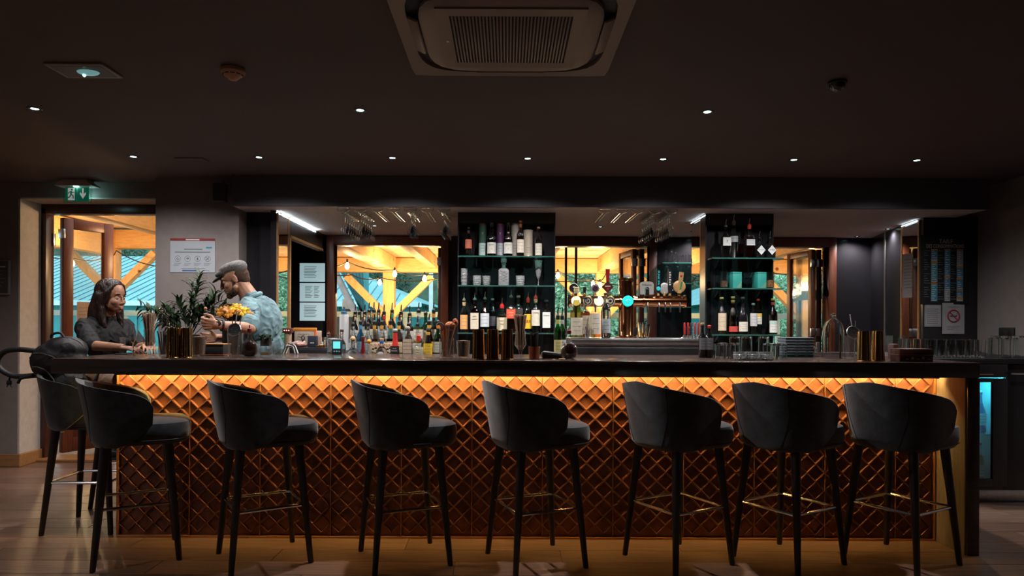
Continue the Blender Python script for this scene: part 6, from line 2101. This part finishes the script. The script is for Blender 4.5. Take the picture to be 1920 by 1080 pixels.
stems = [((.02, .03, .34), (.06, .04, .555)), ((-.02, .05, .30), (.0, .06, .50)), ((.08, .04, .28), (.16, .05, .42)), ((.05, .06, .26), (.13, .07, .36)), ((-.10, .04, .24), (-.20, .03, .30)), ((-.08, .02, .20), (-.30, .0, .285)),
         ((-.06, .06, .26), (-.13, .08, .36)), ((.10, .05, .22), (.24, .05, .32)), ((-.10, .03, .17), (-.22, .03, .215)), ((-.12, .05, .20), (-.36, .02, .325)), ((.0, .07, .36), (.03, .09, .52)), ((.06, .08, .32), (.21, .07, .37)), ((0, 0, .22), (-.06, -.01, .33)), ((.03, 0, .2), (.08, .0, .30))]
for i, (a, b) in enumerate(stems):
    P0, P1, P2 = Vector((0, 0, .09)), Vector(a), Vector(b)
    pts = [P0 * (1 - u) ** 2 + P1 * 2 * u * (1 - u) + P2 * u * u for u in [k / 10 for k in range(11)]]
    s_o = MB().tube(pts, .0035, 6, r1=.0014).build('stem', m_stem, plant)
    nl = 21
    for k in range(nl):
        u = .34 + .66 * (k + rnd.random() * .5) / nl
        p = P0 * (1 - u) ** 2 + P1 * 2 * u * (1 - u) + P2 * u * u
        tdir = ((P1 - P0) * (1 - u) + (P2 - P1) * u).normalized()
        side = tdir.cross(Vector((rnd.gauss(0, .6), rnd.gauss(0, .6) + 1, rnd.gauss(0, .6)))).normalized() * (1 if k % 2 else -1)
        dd = (tdir * .75 + side * .8 + Vector((0, .1, rnd.uniform(-.1, .25)))).normalized()
        if dd.y < -.25: dd.y = -.25
        o = link('leaf', leaf_me[rnd.randrange(3)], s_o, p)
        o.rotation_euler = dd.to_track_quat('X', 'Z').to_euler()
        sc_ = rnd.uniform(.75, 1.15); o.scale = (sc_, sc_, sc_)

# orange flowers in a dark vase
fv = thing('flower_vase', 'dark glass vase of orange and yellow flowers in front of the bartender', 'vase', (cx_(437, 4.69), 4.70, ZT_))
MB().lathe([(.058, 0, 5), (.062, .004, 5), (.066, .215, 5), (.063, .215, 5), (.058, .012, 5), (0, .011)], 24, cap=False).build('vase', glass('smoky_vase', (.28, .24, .20), 1, .05), fv)
MB().lathe([(.052, .012, 5), (.058, .200, 5), (0, .205)], 20).build('moss', mat('moss', (.03, .035, .015), .95, var=.6, scale=80, bump=1, bscale=120), fv)
m_pet = [mat('orange_petal', (.75, .30, .02), .5, var=.2), mat('yellow_petal', (.85, .55, .02), .5, var=.15), mat('amber_petal', (.45, .17, .02), .5, var=.2)]
for k in range(17):
    a = k * 2.4; r = .085 * math.sqrt((k + .5) / 17)
    x, y, z = r * cos(a) * 1.35, r * sin(a) * .6 + .02, .245 + .075 * (1 - r / .09) + .03 * rnd.random()
    f_o = MB().tube([(x * .4, y * .4, .19), (x, y, z)], .0025, 6).build('flower', m_stem, fv)
    n_ = 6
    for j in range(n_):
        b = 2 * pi * j / n_ + k
        pm = MB().ball((.016 * cos(b), .016 * sin(b), .004), .014, 8, 6, (1.1, .75, .35), Matrix.Rotation(b, 3, 'Z'))
        rf = Matrix.Rotation(R(55 + 25 * sin(k * 1.7)), 3, 'X') @ Matrix.Rotation(R(30 * sin(k * 2.9)), 3, 'Y')
        pm.v = [tuple(rf @ (Vector(p) * 1.25) + Vector((x, y - .006, z))) for p in pm.v]
        pm.build('petal', m_pet[(k * 2) % 3], f_o)
for k in range(22):
    a = k * 2.4
    dd = Vector((cos(a), .3 * abs(sin(a)) , .75 + .2 * sin(k))).normalized()
    o = link('leaf', leaf_me[k % 3], fv, (.05 * cos(a), .02 + .03 * abs(sin(a)), .225))
    o.rotation_euler = dd.to_track_quat('X', 'Z').to_euler(); o.scale = (1.25, 1.1, 1)

# ------------------------------------------------------------------ notices, signs and wall things
def sheet(name, label, cat, c, w, h, m, y=None, tilt=0, thick=.003):
    """flat paper or board facing the room, centre c"""
    t = thing(name, label, cat, c, tilt)
    MB().box(-w / 2, w / 2, 0, thick, -h / 2, h / 2).build('sheet', m, t, False)
    return t


tag(MB().box(1.770, 1.7745, YSH - .11, YSH + .36, 2.295, 2.300).build('light_strip', emis('cool_led_dim', (.78, .95, 1), 8), None, False), 'thin cool light strip on the flank of the gin shelf column', 'light strip')
tag(MB().prism([(3.884, 6.72), (3.878, 6.72), (3.818, 6.36), (3.824, 6.36)], .005, 'z', 2.295).build('light_strip', emis('cool_led_dim', (), 0), None, False), 'thin cool light strip above the mirror by the price board', 'light strip')
# notice on the pillar
c = W(361, 479, 5.975); c.y = 5.976
t = sheet('notice', 'white notice with red top band and round icons on the grey pillar', 'poster', c, .392, .298, mat('laminated_paper', (.38, .41, .46), .35, var=.03))
MB().box(-.196, .196, -.001, 0, .128, .149).build('top_band', mat('red_band', (.22, .012, .018), .5), t, False)
MB().box(-.06, .06, -.0014, -.001, .134, .142).build('print_line', m_ink_w, t, False)
MB().box(-.075, .085, -.001, 0, .049, .059).box(-.155, .155, -.001, 0, .026, .034).build('print_line', m_ink, t, False)
MB().box(.118, .168, -.001, 0, .062, .076).build('blue_tag', labmat((.02, .22, .36)), t, False)
MB().box(-.09, .05, -.001, 0, -.138, -.126).build('blue_bar', labmat((.04, .10, .25)), t, False)
MB().box(-.10, .11, -.001, 0, -.117, -.112).build('print_line', m_ink, t, False)
for k in range(4):
    x = -.13 + .087 * k
    ic = MB().tube([(x + .025 * cos(a), -.001, -.028 + .025 * sin(a)) for a in [R(q) for q in range(0, 360, 20)]], .0012, 5, closed=True).build('icon_ring', m_ink, t)
    if k == 0: MB().tube([(x - .012, -.001, -.030), (x, -.001, -.018), (x + .012, -.001, -.032), (x, -.001, -.040)], .0022, 5, closed=True).build('icon', m_ink, ic)
    if k == 1: MB().ball((x, -.0008, -.026), .014, 12, 6, (1, .06, .7)).build('icon', m_ink, ic)
    if k == 2: MB().ball((x, -.0008, -.032), .009, 12, 6, (1, .06, 1)).tube([(x, -.001, -.03), (x, -.001, -.013)], .003, 5).build('icon', m_ink, ic)
    if k == 3: MB().tube([(x - .013, -.001, -.041), (x + .013, -.001, -.015)], .0022, 5).tube([(x + .013, -.001, -.041), (x - .013, -.001, -.015)], .0022, 5).build('icon', m_ink, ic)
    for j in range(3):
        MB().box(x - .032, x + .032 - .012 * j, -.0008, 0, -.070 - .010 * j, -.067 - .010 * j).build('print_line', m_ink, t, False)

# loudspeaker
c = W(413, 361, 5.86)
t = thing('loudspeaker', 'small black loudspeaker on a wall bracket high on the pillar', 'speaker', (c.x, 5.86, c.z - .08), R(10))
MB().cbox(-.050, .050, -.05, .045, 0, .155, .006).build('cabinet', m_blackm, t)
MB().box(-.044, .044, -.0515, -.0502, .008, .147).build('grille', mat('speaker_mesh', (.02, .02, .022), .7, bump=.8, bscale=500), t, False)
MB().tube([(0, .045, .08), (.0, .085, .08), (0, .105, .08)], .008, 8).cbox(-.02, .02, .105, .118, .05, .11, .003).build('bracket', m_blackm, t)
MB().lathe([(.0, 0), (.022, 0), (.022, .008), (0, .008)], 16).build('knob', m_blackm, t, loc=(.05, -.0, .08), rot=(0, pi / 2, 0))
MB().tube([(0, .11, .1), (0, .115, .16), (0, .118, .2)], .003, 6).build('cable', m_blackm, t)

# exit sign
c = W(148, 362, 6.1)
t = thing('exit_sign', 'green running man and arrow exit sign hanging above the terrace door', 'exit sign', (c.x, 6.08, 2.378))
m_exw = mat('sign_housing', (.55, .50, .47), .5)
MB().cbox(-.115, .115, -.06, .06, .16, .2015, .006).build('housing', m_exw, t)
MB().prism([(-.115, .185), (-.165, .150), (-.165, .143), (.165, .143), (.165, .150), (.115, .185)], .13, 'y', -.065).build('flange', m_exw, t, False)
MB().box(-.13, .13, -.004, .004, 0, .143).build('acrylic_plate', glass('acrylic', (.85, .95, .92)), t, False)
m_green = mat('sign_green', (.005, .14, .085), .4, emit=(.005, .30, .17), estr=.15)
gp_ = MB().box(-.105, .105, -.006, -.0042, .012, .140).build('green_panel', m_green, t, False)
MB().box(-.001, .001, -.0066, -.006, .012, .140).build('divider', m_ink_w, gp_, False)
m_sw = mat('sign_white', (.65, .62, .58), .5, emit=(.9, .9, .85), estr=.25)
MB().box(-.082, -.022, -.0066, -.006, .022, .130).build('door_pictogram', m_sw, gp_, False)
rm = MB()
rm.ball((-.046, -.0072, .116), .009, 12, 6, (1, .1, 1))
rm.tube([(-.050, -.0075, .102), (-.055, -.0075, .076)], .009, 6)
rm.tube([(-.050, -.0075, .100), (-.072, -.0075, .092), (-.078, -.0075, .078)], .0045, 6)
rm.tube([(-.050, -.0075, .100), (-.036, -.0075, .088), (-.026, -.0075, .096)], .0045, 6)
rm.tube([(-.055, -.0075, .074), (-.036, -.0075, .064), (-.034, -.0075, .036)], .006, 6)
rm.tube([(-.056, -.0075, .074), (-.064, -.0075, .052), (-.090, -.0075, .040)], .006, 6)
rm.v = [(x, -.0068 + (y + .0075) * .08, z) for x, y, z in rm.v]
rm.build('running_figure', m_green, gp_)
MB().prism([(.045, .128), (.059, .128), (.059, .075), (.078, .095), (.078, .073), (.052, .034), (.026, .073), (.026, .095), (.045, .075)], .0006, 'y', -.0068).build('arrow', m_sw, gp_, False)
lz = MB().cbox(-.02, .02, -.03, -.01, .136, .1425, .002).build('lamp', emis('sign_lamp', (.5, 1, .92), 10), t)
ld = bpy.data.lights.new('sign_light', 'POINT'); ld.energy = .45; ld.color = (.45, 1, .95); ld.shadow_soft_size = .03
link('sign_light', ld, t, (0.05, .045, .06))

# framed notice at the left edge
c = W(4, 520, 6.19)
t = thing('framed_notice', 'grey framed notice on the dark wall at the left edge', 'picture', (c.x, 6.198, c.z))
MB().cbox(-.075, .075, -.02, 0, -.158, .158, .004).build('frame', mat('silver_frame', (.35, .33, .33), .4, .4), t)
MB().box(-.062, .062, -.0215, -.0202, -.145, .145).build('page', mat('dark_page', (.09, .075, .072), .6), t, False)
for k in range(6):
    MB().box(-.045, .04 - .015 * (k % 3), -.0222, -.0216, .09 - .035 * k, .100 - .035 * k).build('print_line', m_ink_w if k == 0 else m_ink, t, False)

# three menus on the black panel behind the bartender
for k, (y0, y1, nm) in enumerate(((493, 529, 'top'), (530, 566, 'middle'), (567, 602, 'bottom'))):
    a, b = W(562, y0, 7.595), W(609, y1, 7.595)
    t = sheet('menu_sheet', 'backlit white menu sheet on the black panel, %s of three' % nm, 'menu', ((a.x + b.x) / 2, 7.594, (a.z + b.z) / 2), abs(b.x - a.x), abs(a.z - b.z) - .006,
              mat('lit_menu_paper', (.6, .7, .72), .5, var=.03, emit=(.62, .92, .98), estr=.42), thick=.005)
    for col in ((-.08, .0), (.02, .08)) if k == 1 else ((-.09, .05),):
        for j in range(8):
            MB().box(col[0], col[1] - .01 * (j % 3), -.0012, 0, .062 - .017 * j, .067 - .017 * j).build('print_line', m_ink, t, False)

# price board
c = W(1771, 513, 6.275)
m_chalk = mat('chalk_board', (.012, .012, .014), .6, var=.2)
t = thing('price_board', 'black price board titled TARIF DES CONSOMMATIONS', 'price board', (c.x, 6.278, c.z))
s7 = 6.275 / F
MB().cbox(-46 * s7, 44 * s7, -.008, 0, -58 * s7, 72 * s7, .002).build('board', m_chalk, t)
m_chalkw = mat('chalk_white', (.62, .50, .45), .8, var=.1)
text('TARIF', 11 * s7, m_chalkw, t, (2 * s7, -.009, 60 * s7), 'lettering', width=26 * s7)
text('DES CONSOMMATIONS', 10 * s7, m_chalkw, t, (0, -.009, 51 * s7), 'lettering', width=70 * s7)
m_or = mat('orange_label', (.55, .22, .03), .6)
m_bl = [mat('blue_sheet', (.07, .20, .34), .6, var=.2, scale=90), mat('cyan_sheet', (.06, .27, .36), .6, var=.2, scale=90), mat('pale_sheet', (.26, .27, .31), .6, var=.1, scale=90)]
# columns: (x0, x1, [(y0, y1, kind)])  offsets in the board's own units
for x0, x1, segs in ((-26, -14, [(44, 46, 'o'), (28, 44, 0), (22, 28, 2), (19, 22, 'o'), (-13, 19, 1), (-18, -13, 2), (-20, -16, 'o'), (-52, -20, 1)]), (-1, 10, [(44, 46, 'o'), (24, 44, 0), (-5, 24, 0), (-8, -5, 'o'), (-28, -8, 0), (-52, -28, 2)]),
                     (22, 34, [(44, 46, 'o'), (14, 44, 2), (11, 14, 'o'), (-8, 11, 0), (-11, -8, 'o'), (-30, -11, 0), (-33, -30, 'o'), (-44, -33, 0), (-47, -44, 'o'), (-52, -47, 2)])):
    for (a, b, kd) in segs:
        q = MB().box(x0 * s7, x1 * s7, -.0095, -.008, a * s7 + .0004, b * s7 - .0004).build('price_strip', m_or if kd == 'o' else m_bl[kd], t, False)
        if kd != 'o':
            for j in range(int((b - a) / 4)):
                MB().box((x0 + 1.5) * s7, (x1 - 2 - (j * 3) % 5) * s7, -.0098, -.0095, (a + 1.5 + 4 * j) * s7, (a + 2.4 + 4 * j) * s7).build('print', m_ink_w, q, False)
for x0, x1 in ((-39, -28), (-13, -2), (11, 21)):
    for j in range(22):
        if (j * 7 + x0) % 6 == 0: continue
        MB().box(x0 * s7, (x1 - (j * 5) % 7) * s7, -.0092, -.008, (42 - 4.3 * j) * s7, (43 - 4.3 * j) * s7).build('print', m_ink, t, False)
a = W(1750, 591, 6.27)
t = sheet('licence_sheet', 'small white framed licence sheet below the price board', 'notice', (a.x, 6.276, a.z), 31 * s7, 43 * s7, mat('grey_paper', (.34, .33, .35), .7))
for k in range(8):
    MB().box(-.055, .055 - .01 * (k % 2), -.001, 0, .055 - .019 * k, .060 - .019 * k).build('print_line', m_ink, t, False)
MB().box(-.068, .068, -.0008, 0, .096, .098).box(-.068, .068, -.0008, 0, -.098, -.096).box(-.068, -.066, -.0008, 0, -.096, .096).box(.066, .068, -.0008, 0, -.096, .096).build('border', m_ink, t, False)
a = W(1789, 597, 6.26)
t = sheet('no_smoking_sign', 'white sheet with red prohibition circle below the price board', 'sign', (a.x, 6.270, a.z), 42 * s7, 58 * s7, mat('grey_paper', ()), tilt=R(1.5))
rr = 11 * s7
m_proh = mat('prohibition_red', (.30, .01, .035), .6)
MB().tube([(rr * cos(q), -.001, .022 + rr * sin(q)) for q in [R(k) for k in range(0, 360, 12)]], .006, 6, closed=True).bar((-rr * .7, -.002, .022 + rr * .7), (rr * .7, -.002, .022 - rr * .7), .002, .009).build('prohibition_ring', m_proh, t)
MB().box(-.03, .022, -.0012, 0, .016, .026).box(.024, .032, -.0012, 0, .016, .026).build('cigarette', m_ink_b, t, False)
MB().tube([(.026, -.001, .030), (.032, -.001, .042), (.024, -.001, .052)], .002, 5).build('smoke_print', m_ink, t)
for k in range(3):
    MB().box(-.06, .06 - .03 * k, -.001, 0, -.075 - .014 * k, -.071 - .014 * k).build('print_line', m_ink, t, False)
MB().box(-.055, .055, -.001, 0, .101, .108).build('print_line', m_ink, t, False)
# paper on the right mirror
t = thing('mirror_notice', 'crumpled white notice taped on the mirror beside the price board', 'notice', (3.846, 6.53, 1.80), R(-80.5))
MB().box(-.085, .085, -.003, -.001, -.21, .21).build('sheet', mat('glossy_paper', (.42, .40, .42), .2, var=.1), t, False)
for k in range(10):
    MB().box(-.06, .06 - .02 * (k % 3), -.004, -.0031, .15 - .03 * k, .156 - .03 * k).build('print_line', m_ink, t, False)

# lettering band on the open casement
sb = MB().box(.08, .42, -.0075, -.0062, .62 + 1.0, .74 + 1.0).build('sticker_band', mat('frosted_sticker', (.45, .60, .64), .5), l3, False)

# ------------------------------------------------------------------ back counter and fridge at the right
bc = thing('back_counter', 'black back counter with glass door fridge at the right wall', 'counter', (0, 0, 0))
X0 = 3.42
XW = 2.96
YC = 5.05
MB().cbox(XW, XR - .005, YC - .03, 6.27, 1.035, 1.075, .005).build('worktop', m_blackm, bc)
MB().cbox(X0 + .27, XR - .005, YC + .0, 5.75, .10, 1.034, .004).build('cabinet', m_black, bc)
MB().cbox(X0, XR - .005, YC + .06, 5.72, 0, .099, .004).build('plinth', m_steel, bc)
MB().tube([(X0 + .28, YC - .045, .965), (XR - .06, YC - .045, .965)], .008, 8).build('towel_rail', m_steel, bc)
MB().cbox(X0, X0 + .012, YC, 5.7, .10, 1.034, .003).cbox(X0 + .012, X0 + .268, 5.66, 5.7, .10, 1.034, .003).cbox(X0 + .012, X0 + .268, YC + .001, 5.659, 1.0, 1.034, .003).cbox(X0 + .012, X0 + .268, YC + .001, 5.659, .10, .125, .003).build('fridge_case', m_black, bc)
MB().cbox(XW + .02, X0 - .002, YC + .02, 5.72, 0, 1.034, .004).build('cabinet', m_black, bc)
fd = MB().cbox(X0 + .002, X0 + .03, YC - .03, YC - .001, .13, .93, .004).cbox(X0 + .160, X0 + .268, YC - .03, YC - .001, .13, .93, .004).cbox(X0 + .03, X0 + .160, YC - .03, YC - .001, .90, .93, .004).cbox(X0 + .03, X0 + .160, YC - .03, YC - .001, .13, .19, .004).build('fridge_door', m_black, bc)
MB().cbox(X0 + .002, X0 + .268, YC - .03, YC - .001, .935, 1.034, .004).build('fridge_fascia', m_black, bc)
MB().box(X0 + .03, X0 + .16, YC - .0315, YC - .0305, .955, .962).build('fascia_line', m_trim, bc, False)
MB().box(X0 + .03, X0 + .160, YC - .018, YC - .012, .19, .90).build('door_glass', g_pane, fd, False)
MB().box(X0 + .013, X0 + .267, 5.50, 5.6585, .1255, .999).box(X0 + .0125, X0 + .0165, YC + .01, 5.499, .1255, .999).box(X0 + .2635, X0 + .2675, YC + .01, 5.499, .1255, .999).build('fridge_lining', m_white, bc, False)
MB().box(X0 + .02, X0 + .26, YC + .02, YC + .035, .965, .975).build('fridge_lamp', emis('fridge_cyan', (.05, .72, 1.0), 220), bc, False)
MB().box(X0 + .02, X0 + .26, YC + .03, 5.62, .50, .51).build('fridge_shelf', g_shelf, bc, False)
for k in range(4):
    B((X0 + .07 + .09 * (k % 2), 5.16 + .13 * (k // 2), .1255), 'slim', 'chilled bottle on the floor of the fridge, %s' % ords[k], 'clear', 'wine', .9, (.2, .5, .5), (.2, .5), 'cork', (.3, .3, .3), scale=.95, group='bottles in the fridge')
for k in range(4):
    B((X0 + .07 + .09 * (k % 2), 5.16 + .13 * (k // 2), .5105), 'champagne', 'chilled bottle on the upper fridge shelf, %s' % ords[k], 'blue', 'clear', .9, (.3, .6, .65), (.2, .5), 'cork', (.3, .3, .3), scale=.95, group='bottles in the fridge')
ZK = 1.0755
def krow(x0, n, y): return [(x0 + .0715 * k, y, ZK) for k in range(n)]
copies(lambda p: tumbler(p, .035, .135, '-', .84), krow(3.205, 6, 5.13) + krow(3.16, 8, 5.31) + krow(3.19, 8, 5.49),
       ['clear tumbler on the back counter, %s from the left in the %s row' % (ords[k], rw) for rw, n in (('front', 6), ('middle', 8), ('rear', 8)) for k in range(n)], 'tumblers on the back counter')
copies(lambda p: tumbler(p, .038, .165, '-', .95, flip=True), [(3.68 + .09 * k, 5.13, ZK) for k in range(3)] + [(3.79 + .09 * k, 5.31, ZK) for k in range(3)],
       ['tall clear glass at the right of the back counter, %s in the %s row' % (ords[k], rw) for rw in ('front', 'rear') for k in range(3)], 'tall glasses on the back counter')
c = W(1857, 621, 5.4)
a_y = XR - .012
t = thing('wall_socket', 'black double socket on the right wall above the glasses', 'socket', (XR, 5.9, 1.26))
MB().cbox(-.014, 0, -.09, .09, -.045, .045, .004).build('plate', m_blackm, t)
MB().ball((-.014, -.04, 0), .025, 12, 8, (.1, 1, 1)).ball((-.014, .04, 0), .025, 12, 8, (.1, 1, 1)).build('insert', mat('socket_dark', (.006, .006, .007), .5), t)
